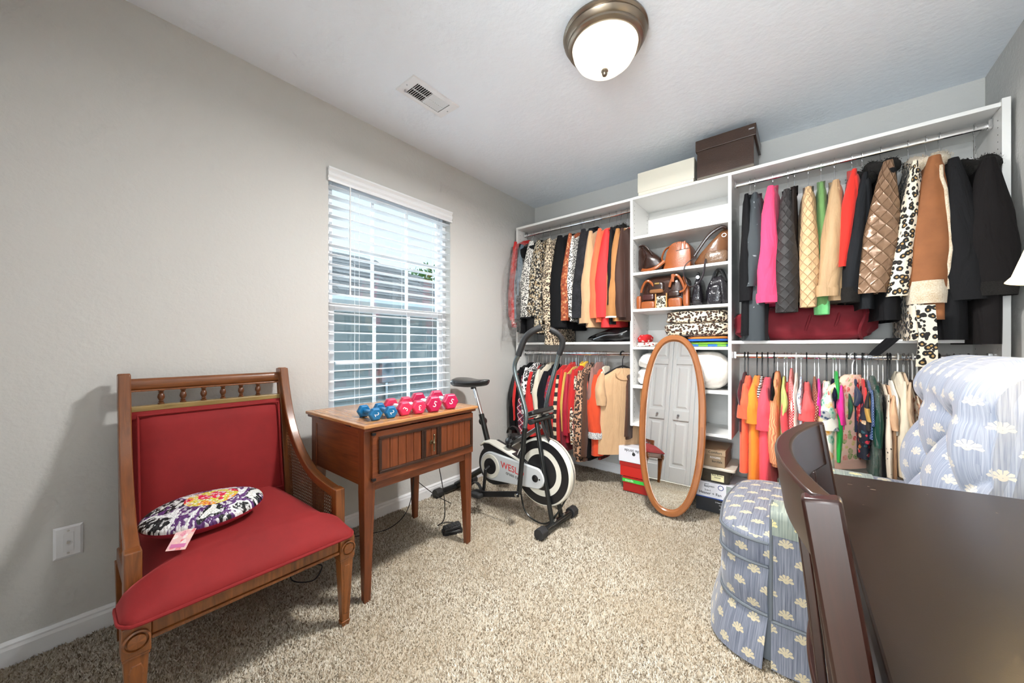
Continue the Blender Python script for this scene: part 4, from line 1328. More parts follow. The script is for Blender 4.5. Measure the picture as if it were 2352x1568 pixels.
# swinging handlebars: lower arm pivots on the front legs
def hbar(s, pts, low):
    y = BY + s*0.150
    P = [V(x, y + s*oy, z) for x, oy, z in pts]
    h = part(MB().tube(smooth_path([P[0], P[1], P[2]], 6), 0.0150, 14), 'lower_arm', DTUBE)
    part(MB().tube(smooth_path(P[1:6], 7), 0.0135, 14), 'handlebar', TUBE, h)
    part(MB().tube(smooth_path(P[5:], 8), 0.0185, 14), 'foam_grip', FOAM, h)
    mb = MB(); sweep_rect(mb, [(low.x, low.z), (P[0].x+0.01, P[0].z+0.004)], y+s*0.018, 0.008, 0.034); part(mb, 'link_bar', BLACKM, h, smooth=0, bevel=0.002)
    part(MB().cyl(V(P[0].x, y+s*0.02, P[0].z), V(P[0].x, y+s*0.034, P[0].z), 0.009), 'pivot_bolt', CHROME, h)
    part(MB().cyl(V(0.812, y, 0.655), V(0.812, BY+s*0.03, 0.655), 0.010), 'pivot_axle', STEEL, h)
hbar(-1, [(0.772, 0.0, 0.205), (0.806, 0.0, 0.52), (0.815, 0.0, 0.60), (0.820, 0.0, 0.700), (0.752, 0.015, 0.930), (0.780, 0.018, 1.020), (0.822, 0.010, 1.118), (0.868, -0.002, 1.160), (0.912, -0.03, 1.182)], V(0.455, 0, 0.126))
hbar(1, [(0.868, 0.0, 0.215), (0.800, 0.0, 0.52), (0.782, 0.0, 0.60), (0.764, 0.0, 0.69), (0.834, 0.01, 0.950), (0.857, 0.01, 1.020), (0.886, 0.005, 1.098), (0.870, -0.02, 1.150), (0.826, -0.05, 1.182)], V(0.49, 0, 0.44))
# pulse bar and console
part(MB().cyl((0.835, BY-0.115, 0.630), (0.835, BY+0.10, 0.630), 0.014), 'cross_bar', DTUBE)
for y in (BY-0.115, BY+0.10): part(MB().cyl((0.835, y-0.012, 0.630), (0.835, y+0.012, 0.630), 0.0165), 'bar_cap', BLACKR)
cm = TR(0.820, BY-0.005, 0.662) @ RY(-24)
cs = part(MB().prism(rrect(-0.042, -0.115, 0.042, 0.115, 0.016), 0, 0.024, cm), 'console', BLACKP, smooth=30, bevel=0.004)
part(MB().prism(rrect(-0.026, -0.05, 0.020, 0.05, 0.006), 0.0235, 0.0255, cm), 'display', m_plain('display_dark', (0.03, 0.035, 0.035), 0.1), cs, smooth=30)
part(MB().tube([(0.845, BY-0.02, 0.62), (0.868, BY-0.02, 0.56), (0.905, BY-0.02, 0.500)], 0.010, 8, squash=(0.5, 1.4)), 'brake_strap', BLACKM)
# tension knob and bottle clamp on the frame
part(MB().lathe([(0.014, 0), (0.026, 0.004), (0.026, 0.024), (0.016, 0.03), (0.001, 0.03)], 12, TR(0.60, BY-0.02, 0.455) @ RX(60)), 'tension_knob', BLACKP)
part(MB().cyl((0.585, BY-0.02, 0.42), (0.62, BY-0.02, 0.50), 0.018), 'tension_clamp', BLACKM)
part(MB().tube(smooth_path([(0.70, BY-0.04, 0.16), (0.74, BY-0.05, 0.06), (0.82, BY-0.05, 0.020), (0.90, BY-0.045, 0.028), (0.96, BY-0.02, 0.10), (1.02, BY, 0.22)], 8), 0.005, 6), 'tension_strap', DTUBE)

# ================================================================== blue armchair
def m_shell_fabric(name, c_a, c_b, motif, du=0.085, dv=0.115, r=0.0165, streak=260):
    t = NT(name)
    uv = t.uv(); s = t.sep(uv)
    sv = t.mapping(uv, (streak, 7, 1))
    nz = t.noise(sv, 1.0, 3, 0.6)
    base = t.ramp(nz.outputs[0], [(0.33, c_a), (0.68, c_b)])
    # staggered motif lattice
    row = t.math('FLOOR', t.math('DIVIDE', s[1], dv/2))
    odd = t.math('MULTIPLY', t.math('FLOORED_MODULO', row, 2.0), du/2)
    fu = t.math('SUBTRACT', t.math('MULTIPLY', t.math('FRACT', t.math('DIVIDE', t.math('ADD', s[0], odd), du)), du), du/2)
    fv = t.math('SUBTRACT', t.math('MULTIPLY', t.math('FRACT', t.math('DIVIDE', s[1], dv/2)), dv/2), dv/4)
    rr = t.math('SQRT', t.math('ADD', t.math('MULTIPLY', fu, fu), t.math('MULTIPLY', fv, fv)))
    fv2 = t.math('ADD', fv, r*0.40)
    ang = t.math('ARCTAN2', fu, fv2)
    r2 = t.math('SQRT', t.math('ADD', t.math('MULTIPLY', fu, fu), t.math('MULTIPLY', fv2, fv2)))
    pet = t.math('GREATER_THAN', t.math('ABSOLUTE', t.math('SINE', t.math('MULTIPLY', ang, 5.0))), 0.30)
    edge = t.math('ADD', r*1.30, t.math('MULTIPLY', t.math('ABSOLUTE', t.math('COSINE', t.math('MULTIPLY', ang, 5.0))), -0.003))
    fan = t.math('MULTIPLY', t.math('MULTIPLY', t.math('LESS_THAN', r2, edge), t.math('LESS_THAN', t.math('ABSOLUTE', ang), 1.95)), pet)
    knob = t.math('LESS_THAN', t.math('ABSOLUTE', t.math('SUBTRACT', r2, 0.005)), 0.0035)
    mk = t.math('MAXIMUM', fan, knob)
    col = t.mix(mk, base, motif)
    t.bump(t.math('ADD', t.math('MULTIPLY', nz.outputs[0], 0.5), mk), 0.3, 0.002)
    return t.fin(col, 0.6, 0, **{'Sheen Weight': 0.25})
AF = m_shell_fabric('shell_brocade', S(76, 82, 98), S(130, 134, 146), S(184, 172, 144))
PIPE = m_plain('armchair_piping', S(92, 98, 104), 0.6)
ac = thing('tufted_armchair', 'blue skirted armchair with button-tufted back and shell motifs', 'armchair', (2.3, 1.83, 0))
AY0, AY1 = 1.480, 2.170            # outer faces of the two arms
AW = 0.125                         # arm width
AXF, AXB = 2.005, 2.62
ATOP = 0.535
def arm(y0, y1, s):
    a = thing  # outer arm block with softly rounded top
    prof = []
    n = 10
    for k in range(n+1):
        th = math.pi*k/n
        prof.append((lerp(y1, y0, k/n) if False else (y0+y1)/2 + (y1-y0)/2*math.cos(th), ATOP-0.035 + 0.035*math.sin(th)**0.8))
    ring = [(y1, 0.165)] + prof + [(y0, 0.165)]
    o = MB().loft([[V(x, y, z) for y, z in ring] for x in (AXF, AXF+0.004, lerp(AXF, AXB, 0.3), lerp(AXF, AXB, 0.65), AXB)]).build('arm', AF, ac, smooth=50, boxuv=True)
    # arm cover over the front top
    cov = [(p[0] + (0.004 if p[0] > (y0+y1)/2 else -0.004), p[1]+0.004) for p in prof]
    cov = [(y1+0.004, ATOP-0.085)] + cov + [(y0-0.004, ATOP-0.085)]
    MB().loft([[V(x, y, z) for y, z in cov] for x in (AXF-0.006, AXF+0.15, AXF+0.30)]).build('arm_cover', m_shell_cover, o, smooth=50, boxuv=True)
    mb = MB().tube([V(AXF-0.004, y, z) for y, z in ring], 0.005, 8)
    mb.build('piping', PIPE, o)
    ysd = y0 if s < 0 else y1
    MB().tube([V(AXF, ysd+s*0.004, 0.165), V(AXB, ysd+s*0.004, 0.165)], 0.005, 8).build('piping', PIPE, o)
    # skirt panel under the arm, with a kick pleat at the front
    def sk(u, v):
        x = lerp(AXF-0.004, AXB, u); z = lerp(0.014, 0.165, v)
        return (x, ysd + s*(0.004 + 0.012*(1-v) + 0.004*(1-v)*math.sin(u*22)), z)
    MB().grid(sk, 40, 8).build('skirt', AF, ac, boxuv=True)
    MB().box((AXF+0.002, min(y0, y1), 0.02), (AXB, max(y0, y1), 0.166)).build('base', PIPE, ac, smooth=0)
m_shell_cover = m_shell_fabric('shell_brocade_cover', S(104, 116, 112), S(150, 158, 146), S(206, 196, 140))
arm(AY0, AY0+AW, -1); arm(AY1-AW, AY1, 1)
# front: bowed border, skirt and T-cushion
def front_outline(x_front, r, y0, y1, xb):
    """plan outline of the bowed front, from near side to far side"""
    pts = []
    n = 10
    for k in range(n+1):
        a = rad(-90 - 90*k/n)
        pts.append((x_front + r + r*math.cos(a), y0 + r*0.85 + r*0.85*math.sin(a)))
    pts = [(xb, y0)] + pts
    for k in range(1, 8):
        t = k/8
        pts.append((x_front - 0.018*math.sin(math.pi*t), lerp(y0+r*0.85, y1-r*0.85, t)))
    for k in range(n+1):
        a = rad(180 - 90*k/n)
        pts.append((x_front + r + r*math.cos(a), y1 - r*0.85 + r*0.85*math.sin(a)))
    pts.append((xb, y1))
    return pts
def wallstrip(name, fn_out, z0, z1, off0, off1, mat, bulge=0.0, nz=8, parent=ac):
    o = fn_out
    cx, cy = 2.1, (AY0+AY1)/2
    rings = []
    for k in range(nz+1):
        t = k/nz
        off = lerp(off0, off1, t) + bulge*math.sin(math.pi*t)
        rg = []
        for x, y in o:
            d = V(x-cx, y-cy, 0).normalized()
            rg.append(V(x+d.x*off, y+d.y*off, lerp(z0, z1, t)))
        rings.append(rg)
    return MB().loft(rings, closed=False).build(name, mat, parent, smooth=60)
FO = front_outline(1.842, 0.15, AY0+0.012, AY1-0.012, AXF-0.012)
wallstrip('front_border', FO, 0.170, 0.330, 0.002, -0.002, AF, 0.010)
wallstrip('skirt', FO, 0.014, 0.172, 0.050, 0.002, AF, 0.004)
def pipe_on(o, z, off, r=0.006):
    cx, cy = 2.1, (AY0+AY1)/2
    pts = []
    for x, y in o:
        d = V(x-cx, y-cy, 0).normalized(); pts.append(V(x+d.x*off, y+d.y*off, z))
    MB().tube(pts, r, 8).build('piping', PIPE, ac)
pipe_on(FO, 0.172, 0.006)
inner = [(x+0.012, y) for x, y in FO]
MB().prism(inner, 0.02, 0.325).build('seat_base', PIPE, ac, smooth=0)
# cushion
CO = front_outline(1.838, 0.13, AY0+0.016, AY1-0.016, AXF-0.010)
ci0, ci1 = AY0+AW+0.004, AY1-AW-0.004
plan = [(2.42, ci0), (AXF-0.008, ci0)] + CO[0:] + [(AXF-0.008, ci1), (2.42, ci1)]
cc = V(2.10, (AY0+AY1)/2, 0)
rings = []
for z, sc in ((0.312, 0.97), (0.330, 0.995), (0.400, 1.0), (0.412, 0.995), (0.424, 0.97), (0.436, 0.88), (0.446, 0.70), (0.452, 0.45), (0.454, 0.15)):
    rings.append([V(cc.x + (x-cc.x)*sc, cc.y + (y-cc.y)*sc, z) for x, y in plan])
cu = MB().loft(rings).build('seat_cushion', AF, ac, smooth=50, boxuv=True)
for z in (0.330, 0.408):
    MB().tube([V(x-0.003, y, z) for x, y in [(AXF-0.010, AY0+0.016)] + CO], 0.0055, 8).build('piping', PIPE, cu)
# tufted back
AFL = m_shell_fabric('shell_brocade_back', S(124, 135, 156), S(166, 173, 188), S(202, 197, 186), 0.09, 0.12, 0.017)  # same brocade made paler, light washing the back put into its colours
BY0, BY1 = AY0+0.0, AY1+0.02
du, dv = 0.17, 0.165
def backface(u, v):
    # v 0..0.74 tufted face, then the rolled head over the top and down behind
    y = lerp(BY0, BY1, u)
    ztop = 1.025
    if v < 0.62:
        t = v/0.62
        z = lerp(0.40, 0.865, t); x = lerp(2.395, 2.462, t)
        nrm = V(-1, 0, 0.14)
    else:
        a = (v-0.62)/0.38*math.pi*1.05
        R = 0.088
        z = 0.865 + 0.012 + R*math.sin(a*0.5+0.0) * 1.0 + 0.066*math.sin(a)*0.9
        x = 2.462 + 0.085*(1-math.cos(a)) - 0.030*math.sin(a)
        nrm = V(-math.cos(a), 0, math.sin(a))
    p = (y-BY0-0.09)/du; q = (z-0.33)/dv
    if v < 0.66:
        A = abs(math.sin(math.pi*(p+q)/2)*1.0); B = abs(math.sin(math.pi*(p-q)/2))
        puff = (A*B)**0.42
        fade = min(1, (0.66-v)/0.05)
        d = 0.050*puff*fade + 0.040*(1-fade)
    else:
        # gathers running up into the roll
        g = abs(math.sin(math.pi*(p+1)/1.0))**0.5
        k = max(0, 1-(v-0.66)/0.12)
        d = 0.040 + 0.010*(g-0.6)*k
    e = min(1, 9*min(u, 1-u))**0.5
    d = d*e + (1-e)*-0.02
    pt = V(x, y, z) + nrm.normalized()*d
    if u < 0.1 or u > 0.9:
        pt.x += 0.03*(1-e)
    return pt
mb = MB().grid(backface, 96, 110)
mb.build('tufted_back', AFL, ac, smooth=0 if False else 80, boxuv=True)
bt = MB()
BUTT = m_plain('button_blue', S(140, 150, 176), 0.6)
for j in range(0, 5):
    for i in range(-1, 6):
        if (i+j) % 2: continue
        y = BY0+0.09+i*du; z = 0.33+j*dv
        if not (BY0+0.05 < y < BY1-0.05) or z < 0.42 or z > 0.84: continue
        x = lerp(2.395, 2.462, (z-0.40)/0.465) - 0.006
        MB().lathe([(0.011, 0), (0.010, 0.004), (0.005, 0.007), (0.001, 0.008)], 14, TR(x, y, z) @ RY(-86)).build('button', BUTT, ac)
# padded sides closing the rolled back
for uu, yy0, yy1 in ((0.03, BY0+0.004, BY0+0.05), (0.97, BY1-0.05, BY1-0.004)):
    pr = [backface(uu, k/40) for k in range(41)]
    pr = [(p.x+0.004, p.z-0.003) for p in pr] + [(2.60, 0.80), (2.60, 0.30), (2.46, 0.30)]
    MB().loft([[V(x, yy0, z) for x, z in pr], [V(x, yy1, z) for x, z in pr]]).build('back_side', AFL, ac, smooth=40, boxuv=True)
# outside back shell
MB().loft([[V(x, y, z) for x, z in ((2.46, 0.17), (2.44, 0.45), (2.50, 0.85), (2.60, 0.95), (2.645, 0.86), (2.635, 0.17))] for y in (BY0+0.012, BY1-0.012)]).build('back_shell', AF, ac, smooth=40, boxuv=True)
MB().box((2.42, AY0+AW, 0.165), (2.52, AY1-AW, 0.45)).build('inner_back', AF, ac, smooth=0, boxuv=True)

# ================================================================== dark desk
DKT = m_plain('espresso_top', S(32, 24, 20), 0.32, 0, (500, 0.05, 0.001), 0.15, 4, **{'Specular IOR Level': 0.35})
DKF = m_wood('espresso_wood', S(40, 22, 15), S(66, 36, 24), 0.3, 1, 1, 0.4)
desk = thing('writing_desk', 'dark espresso desk top beside the chair at the right wall', 'desk', (2.46, 0.70, 0))
dtop = [(2.160, 0.16), (2.775, 0.13), (2.775, 1.330), (2.137, 1.236)]
def inset(pts, d):
    c = V(sum(p[0] for p in pts)/4, sum(p[1] for p in pts)/4, 0)
    return [(p[0]+(c.x-p[0])*d, p[1]+(c.y-p[1])*d) for p in pts]
MB().prism(dtop, 0.722, 0.750).build('desk_top', DKT, desk, smooth=0, bevel=0.003)
rg = [inset(dtop, 0.03), inset(dtop, 0.06)]
mb = MB()
n = 4
for k in range(4):
    j = (k+1) % 4
    a, b, c, d = rg[0][k], rg[0][j], rg[1][j], rg[1][k]
    mb.prism([a, b, c, d], 0.64, 0.722)
mb.build('apron', DKF, desk, smooth=0)
for p in inset(dtop, 0.07):
    MB().taper((p[0], p[1], 0), (0.038, 0.038), (p[0], p[1], 0.70), (0.055, 0.055)).build('leg', DKF, desk, smooth=0, bevel=0.003)
random.seed(4)
SCR = m_plain('scratch_pale', S(170, 150, 130), 0.6)
for (u, v, L, a) in ((1952, 1112, 0.012, 20), (2005, 1124, 0.014, 18), (1995, 1117, 0.006, 15), (1983, 1159, 0.004, 0), (2290, 1178, 0.004, 10), (2130, 1135, 0.003, 0)):
    p = atZ(u, v, 0.750)
    MB().box((-L/3, -0.0004, 0), (L/3, 0.0004, 0.0002), TR(p.x, p.y, 0.750) @ RZ(a)).build('scratch', SCR, desk, smooth=0)

# ------------------------------------------------------------------ desk lamp at the right
dl = thing('desk_lamp', 'desk lamp with cream shade glowing at the right edge', 'lamp', (2.535, 1.17, 0.75))
DLM = TR(2.535, 1.17, 0.75)
MB().lathe([(0.07, 0), (0.072, 0.008), (0.06, 0.016), (0.014, 0.026), (0.010, 0.05), (0.016, 0.10), (0.022, 0.16), (0.012, 0.24), (0.008, 0.30), (0.008, 0.47)], 28, DLM).build('stem', BRASS, dl)
SHD = NT('lamp_shade')
SHD = SHD.fin(S(238, 222, 176), 0.7, 0, **{'Emission Color': (1.0, 0.82, 0.5, 1), 'Emission Strength': 0.55})
MB().lathe([(0.136, 0.452), (0.128, 0.462), (0.075, 0.640), (0.073, 0.640), (0.125, 0.462), (0.134, 0.452)], 40, DLM, caps=False).build('lamp_shade', SHD, dl)
MB().soft((2.505, 1.14, 1.23), (2.565, 1.20, 1.31), 5, 2).build('bulb', m_emit('bulb', (1.0, 0.85, 0.6), 8), dl)
for a in (0, 120, 240):
    MB().cyl(DLM @ V(0.008*math.cos(rad(a)), 0.008*math.sin(rad(a)), 0.60), DLM @ V(0.082*math.cos(rad(a)), 0.082*math.sin(rad(a)), 0.61), 0.0015, n=6).build('shade_spider', BRASS, dl)
add_light('desk_lamp_glow', 'POINT', (2.535, 1.17, 1.26), 9, (1.0, 0.78, 0.48), 0.04)

# ================================================================== dark dining chair
dc = thing('dining_chair', 'dark glossy wooden dining chair with curved top rail pushed against the desk', 'chair', (2.28, 0.79, 0))
DCW = m_wood('espresso_gloss', S(22, 9, 5), S(50, 21, 13), 0.32, 0.8, 1, 0.15)
ny, fy = 0.538, 1.050
# posts: lean so the foot of the back stands under the desk side
def post(y):
    mb = MB()
    pth = smooth_path([(2.205, 0.0, 0), (2.180, 0.22, 0), (2.163, 0.45, 0), (2.135, 0.68, 0), (2.103, 0.905, 0)], 5)
    sweep_rect(mb, [(p[0], p[1]) for p in pth], y, 0.026, 0.036)
    mb.build('back_leg', DCW, dc, smooth=60, bevel=0.004)
post(ny); post(fy)
def railc(name, zc, h, depth, xoff, bow, y0=ny, y1=fy):
    rings = []
    n = 20
    for k in range(n+1):
        t = k/n
        y = lerp(y0, y1, t)
        x = xoff - bow*math.sin(math.pi*t)**0.9
        lean_ = -0.145
        rings.append([V(x - depth/2, y, zc-h/2), V(x + depth/2, y, zc-h/2), V(x + depth/2 + lean_*h, y, zc+h/2), V(x - depth/2 + lean_*h, y, zc+h/2)])
    return MB().loft(rings).build(name, DCW, dc, smooth=60, bevel=0.004)
railc('top_rail', 0.862, 0.088, 0.024, 2.118, 0.046)
railc('lower_rail', 0.560, 0.040, 0.020, 2.152, 0.046)
for k in range(5):
    t = (k+1)/6
    y = lerp(ny, fy, t)
    b = 0.046*math.sin(math.pi*t)**0.9
    mb = MB(); sweep_rect(mb, [(2.150-b, 0.575), (2.138-b, 0.70), (2.124-b, 0.822)], y, 0.030, 0.012); mb.build('back_slat', DCW, dc, smooth=0, bevel=0.002)
MB().prism(rrect(2.165, ny-0.012, 2.600, fy+0.012, 0.04), 0.435, 0.460).build('seat', DCW, dc, smooth=30, bevel=0.006)
MB().prism(rrect(2.185, ny+0.01, 2.580, fy-0.01, 0.03), 0.385, 0.435).build('seat_apron', DCW, dc, smooth=0)
for y in (ny+0.02, fy-0.02):
    MB().taper((2.565, y, 0), (0.028, 0.028), (2.560, y, 0.40), (0.042, 0.042)).build('front_leg', DCW, dc, smooth=0, bevel=0.003)

# ================================================================== oval mirror
mir = thing('oval_mirror', 'tall oval mirror in a honey wood frame leaning on the shelf tower', 'mirror', (1.42, 2.38, 0.0))
lean = rad(7.5)
MU = V(0, math.sin(lean), math.cos(lean)); MN = V(0, -math.cos(lean), math.sin(lean)); MXA = V(1, 0, 0)
MA, MBz = 0.20, 0.570
MC = V(1.42, 2.380, 0.016) + MU*MBz
def mpt(a, b, n): return MC + MXA*a + MU*b + MN*n
FRW = m_wood('honey_wood', S(122, 68, 30), S(166, 104, 56), 0.3, 1, 1, 0.4)
nseg = 96
def spw(c): return math.copysign(abs(c)**0.86, c)
sec = [(0, -0.010), (0, 0.012), (0.006, 0.017), (0.030, 0.017), (0.036, 0.012), (0.038, 0.004), (0.042, 0.003), (0.042, -0.010)]   # inset, height
rings = []
for k in range(nseg+1):
    a = 2*math.pi*k/nseg
    rg = []
    for ins, h in sec:
        rg.append(mpt((MA-ins)*spw(math.cos(a)), (MBz-ins)*spw(math.sin(a)), h))
    rings.append(rg)
MB().loft(rings, False, False).build('frame', FRW, mir, smooth=35)
MB().loft([[mpt((MA-0.040)*spw(math.cos(2*math.pi*k/nseg)), (MBz-0.040)*spw(math.sin(2*math.pi*k/nseg)), h) for k in range(nseg)] for h in (-0.004, 0.0025)]).build('mirror_glass', m_mirror(), mir, smooth=0)
MB().loft([[mpt((MA-0.012)*spw(math.cos(2*math.pi*k/nseg)), (MBz-0.012)*spw(math.sin(2*math.pi*k/nseg)), h) for k in range(nseg)] for h in (-0.0105, -0.006)]).build('backing', m_plain('hardboard', S(110, 84, 58), 0.8), mir, smooth=0)

# ================================================================== boxes under the tower
def carton(name, label, lo, hi, body, lid=None, lid_h=0.03, lid_over=0.004, cat='box', group=None):
    b = thing(name, label, cat, ((lo[0]+hi[0])/2, (lo[1]+hi[1])/2, lo[2]), group)
    if lid:
        MB().box(lo, (hi[0], hi[1], hi[2]-0.004)).build('box_body', body, b, smooth=0, bevel=0.0015)
        MB().box((lo[0]-lid_over, lo[1]-lid_over, hi[2]-lid_h), (hi[0]+lid_over, hi[1]+lid_over, hi[2])).build('lid', lid, b, smooth=0, bevel=0.0015)
    else:
        MB().box(lo, hi).build('box_body', body, b, smooth=0, bevel=0.002)
    return b
def YF(x, y, z, roll=0): return Matrix(((1, 0, 0, x), (0, 0, -1, y), (0, 1, 0, z), (0, 0, 0, 1))) @ RZ(roll)
RED = m_plain('red_card', S(196, 34, 24), 0.5); RED2 = m_plain('deep_red_card', S(164, 30, 24), 0.5); WCARD = m_plain('white_card', S(226, 226, 232), 0.5)
GREEN = m_plain('green_card', S(60, 196, 70), 0.5)
INK = m_plain('black_ink', (0.02, 0.02, 0.02), 0.6)
WPR = m_plain('white_ink', S(235, 235, 235), 0.6)
b1 = carton('shoe_box', 'red shoe box with a green stripe at the bottom of the stack by the mirror', (1.038, 2.615, 0.012), (1.325, 2.80, 0.115), RED2, RED2, 0.040)
MB().box((1.0335, 2.6100, 0.080), (1.3295, 2.6112, 0.104)).build('green_stripe', GREEN, b1, smooth=0)
text('lettering', 'smartfit', 0.020, YF(1.085, 2.6096, 0.092), WPR, b1)
b2 = carton('shoe_box', 'bright red shoe box in the middle of the stack by the mirror', (1.016, 2.615, 0.119), (1.305, 2.80, 0.222), RED, RED2, 0.026)
b3 = carton('shoe_box', 'white shoe box on top of the red boxes by the mirror', (1.005, 2.612, 0.225), (1.290, 2.80, 0.335), WCARD, None)
text('lettering', 'Life Stride', 0.030, YF(1.110, 2.6112, 0.312, 180), INK, b3)
MB().cyl((1.118, 2.6125, 0.288), (1.118, 2.6108, 0.288), 0.012, n=20).build('finger_hole', INK, b3)
# heater carton
hb = carton('heater_carton', 'white and black carton of a heater fan on the floor under the tower', (1.530, 2.622, 0.012), (1.815, 2.86, 0.198), WCARD, None)
BLK = m_plain('black_card', (0.02, 0.021, 0.024), 0.4)
MB().box((1.5295, 2.6205, 0.0125), (1.8155, 2.6218, 0.098)).build('black_panel', BLK, hb, smooth=0)
MB().box((1.5295, 2.6202, 0.098), (1.8155, 2.6217, 0.104)).build('blue_band', m_plain('blue_ink', S(30, 70, 150), 0.5), hb, smooth=0)
FY = 2.6200
text('lettering', 'mainstays', 0.015, YF(1.607, FY, 0.175), INK, hb)
text('lettering', '2-in-1', 0.016, YF(1.598, FY, 0.147), INK, hb)
text('lettering', 'Heater + Fan', 0.024, YF(1.612, FY, 0.128), INK, hb)
mb = MB()
for lo, hi in (((1.580, FY, 0.166), (1.582, 2.621, 0.188)), ((1.580, FY, 0.186), (1.606, 2.621, 0.188)), ((1.580, FY, 0.166), (1.606, 2.621, 0.168))): mb.box(lo, hi)
mb.build('logo_frame', INK, hb, smooth=0)
MB().lathe([(0.0001, 0), (0.016, 0), (0.016, 0.0016), (0.0001, 0.0016)], 24, TR(1.672, 2.6216, 0.176) @ RX(90)).build('seal_ring', m_plain('navy_ink', S(28, 60, 130), 0.5), hb)
MB().lathe([(0.0001, 0), (0.012, 0), (0.012, 0.0020), (0.0001, 0.0020)], 24, TR(1.672, 2.6216, 0.176) @ RX(90)).build('seal_centre', WPR, hb)
MB().box((1.702, 2.6204, 0.108), (1.806, 2.6218, 0.196)).build('picture_panel', m_plain('photo_print', S(150, 160, 156), 0.5, 0, None, 0.35, 30), hb, smooth=0)
for r0, mt, d in ((0.036, WPR, 0.0022), (0.032, INK, 0.0028), (0.007, WPR, 0.0034)):
    MB().lathe([(0.0001, 0), (r0, 0), (r0, d), (0.0001, d)], 28, TR(1.752, 2.6216, 0.150) @ RX(90)).build('fan_print', mt, hb)
text('lettering', '2 Heat + 2 Fan settings', 0.0105, YF(1.690, FY, 0.080), WPR, hb)
for k, s in enumerate(('Adjustable thermostat', 'Tip-over switch', 'Overheat protection')):
    text('lettering', s, 0.0075, YF(1.695, FY, 0.064-k*0.012), WPR, hb)
# plastic bin
bn = thing('storage_bin', 'smoky plastic storage bin with a beige lid on the heater carton', 'bin', (1.64, 2.73, 0.20))
SMK = NT('smoky_plastic').fin(S(92, 84, 74), 0.15, 0, **{'Transmission Weight': 0.35, 'IOR': 1.2})
rings = []
for z, i in ((0.201, 0.018), (0.206, 0.012), (0.262, 0.004), (0.262, 0.0), (0.288, 0.0)):
    rings.append([V(x, y, z) for x, y in rrect(1.520+i, 2.622+i, 1.728-i, 2.88-i, 0.02)])
MB().loft(rings).build('bin_body', SMK, bn, smooth=30)
LID = m_plain('beige_lid', S(214, 206, 190), 0.4)
MB().prism(rrect(1.508, 2.608, 1.752, 2.892, 0.02), 0.287, 0.304).build('lid', LID, bn, smooth=30, bevel=0.004)
NOTE = m_plain('note_paper', S(232, 224, 178), 0.6)
nt = MB().box((1.618, 2.6200, 0.216), (1.690, 2.6212, 0.258), TR(0, -0.002, 0)).build('paper_label', NOTE, bn, smooth=0)
text('lettering', 'Best Books\nNotes', 0.014, YF(1.654, 2.6175, 0.246), INK, bn)
sb = carton('shoe_box', 'tan brown shoe box on the beige lid of the plastic bin', (1.500, 2.625, 0.305), (1.694, 2.87, 0.412), m_plain('tan_card', S(150, 128, 100), 0.5), m_plain('brown_card', S(166, 142, 112), 0.5), 0.034)
text('lettering', 'ROGERS', 0.016, YF(1.640, 2.6240, 0.362), WPR, sb)
text('lettering', 'Sandals', 0.020, YF(1.650, 2.6240, 0.338), INK, sb)
text('lettering', 'Comfort', 0.022, YF(1.640, 2.6200, 0.395), INK, sb)

# ================================================================== boxes on top of the closet
wb = thing('cream_box', 'long cream cardboard box on top of the closet beside the brown box', 'box', (1.34, 2.72, TOPZ))
CRM = m_plain('cream_card', S(238, 232, 214), 0.55)
MB().box((1.158, 2.595, TOPZ), (1.520, 2.88, TOPZ+0.152)).build('box_body', CRM, wb, smooth=0, bevel=0.002)
MB().box((1.154, 2.591, TOPZ+0.020), (1.524, 2.884, TOPZ+0.158)).build('lid', CRM, wb, smooth=0, bevel=0.002)
bb = thing('brown_box', 'dark brown leatherette box with lid on top of the closet', 'box', (1.70, 2.72, TOPZ))
BRL = m_leather('dark_leatherette', S(58, 36, 22), 0.4)
MB().box((1.542, 2.588, TOPZ+0.012), (1.850, 2.88, TOPZ+0.20)).build('box_body', BRL, bb, smooth=0, bevel=0.003)
MB().box((1.534, 2.580, TOPZ+0.178), (1.862, 2.886, TOPZ+0.248)).build('lid', BRL, bb, smooth=0, bevel=0.003)
MB().box((1.542, 2.590, TOPZ), (1.850, 2.88, TOPZ+0.0118)).build('base', m_plain('box_base_grey', S(120, 112, 100), 0.6), bb, smooth=0)
MB().box((1.825, 2.577, TOPZ+0.215), (1.853, 2.5805, TOPZ+0.223)).build('metal_tab', STEEL, bb, smooth=0)

# ================================================================== shelf contents
def bag_body(lo, hi, k=3.0, amp=0.06, seed=1, taper=0.25, sag=0.0, n=9):
    z0, z1 = lo[2], hi[2]; cx, cy = (lo[0]+hi[0])/2, (lo[1]+hi[1])/2
    def fn(p):
        t = (p.z - z0)/(z1-z0); t = max(0, min(1, t))
        f = 1 - taper*t
        return V(cx + (p.x-cx)*f, cy + (p.y-cy)*(1-taper*1.2*t), max(z0+0.001, p.z - sag*math.sin(math.pi*(p.x-lo[0])/(hi[0]-lo[0]))*t))
    return MB().soft(lo, hi, n, k, amp, seed, fn)
def loop(p0, p1, h, r, mat, parent, name='handle', n=14, bow=0.0, squash=None):
    a, b = Vector(p0), Vector(p1)
    pts = []
    for k in range(n+1):
        t = k/n
        p = a.lerp(b, t) + V(0, -bow*math.sin(math.pi*t), h*math.sin(math.pi*t)**0.8 if h > 0 else -(-h)*math.sin(math.pi*t)**0.8)
        pts.append(p)
    return MB().tube(pts, r, 8, squash=squash).build(name, mat, parent)
DB = m_leather('dark_brown_leather', S(46, 26, 18), 0.25); COG = m_leather('cognac_leather', S(150, 78, 34), 0.35); BRZ = m_leather('bronze_leather', S(116, 76, 48), 0.25)
BLKL = m_leather('black_leather', (0.014, 0.014, 0.015), 0.22); CROC = m_leather('black_croc', (0.016, 0.014, 0.018), 0.16, croc=True)
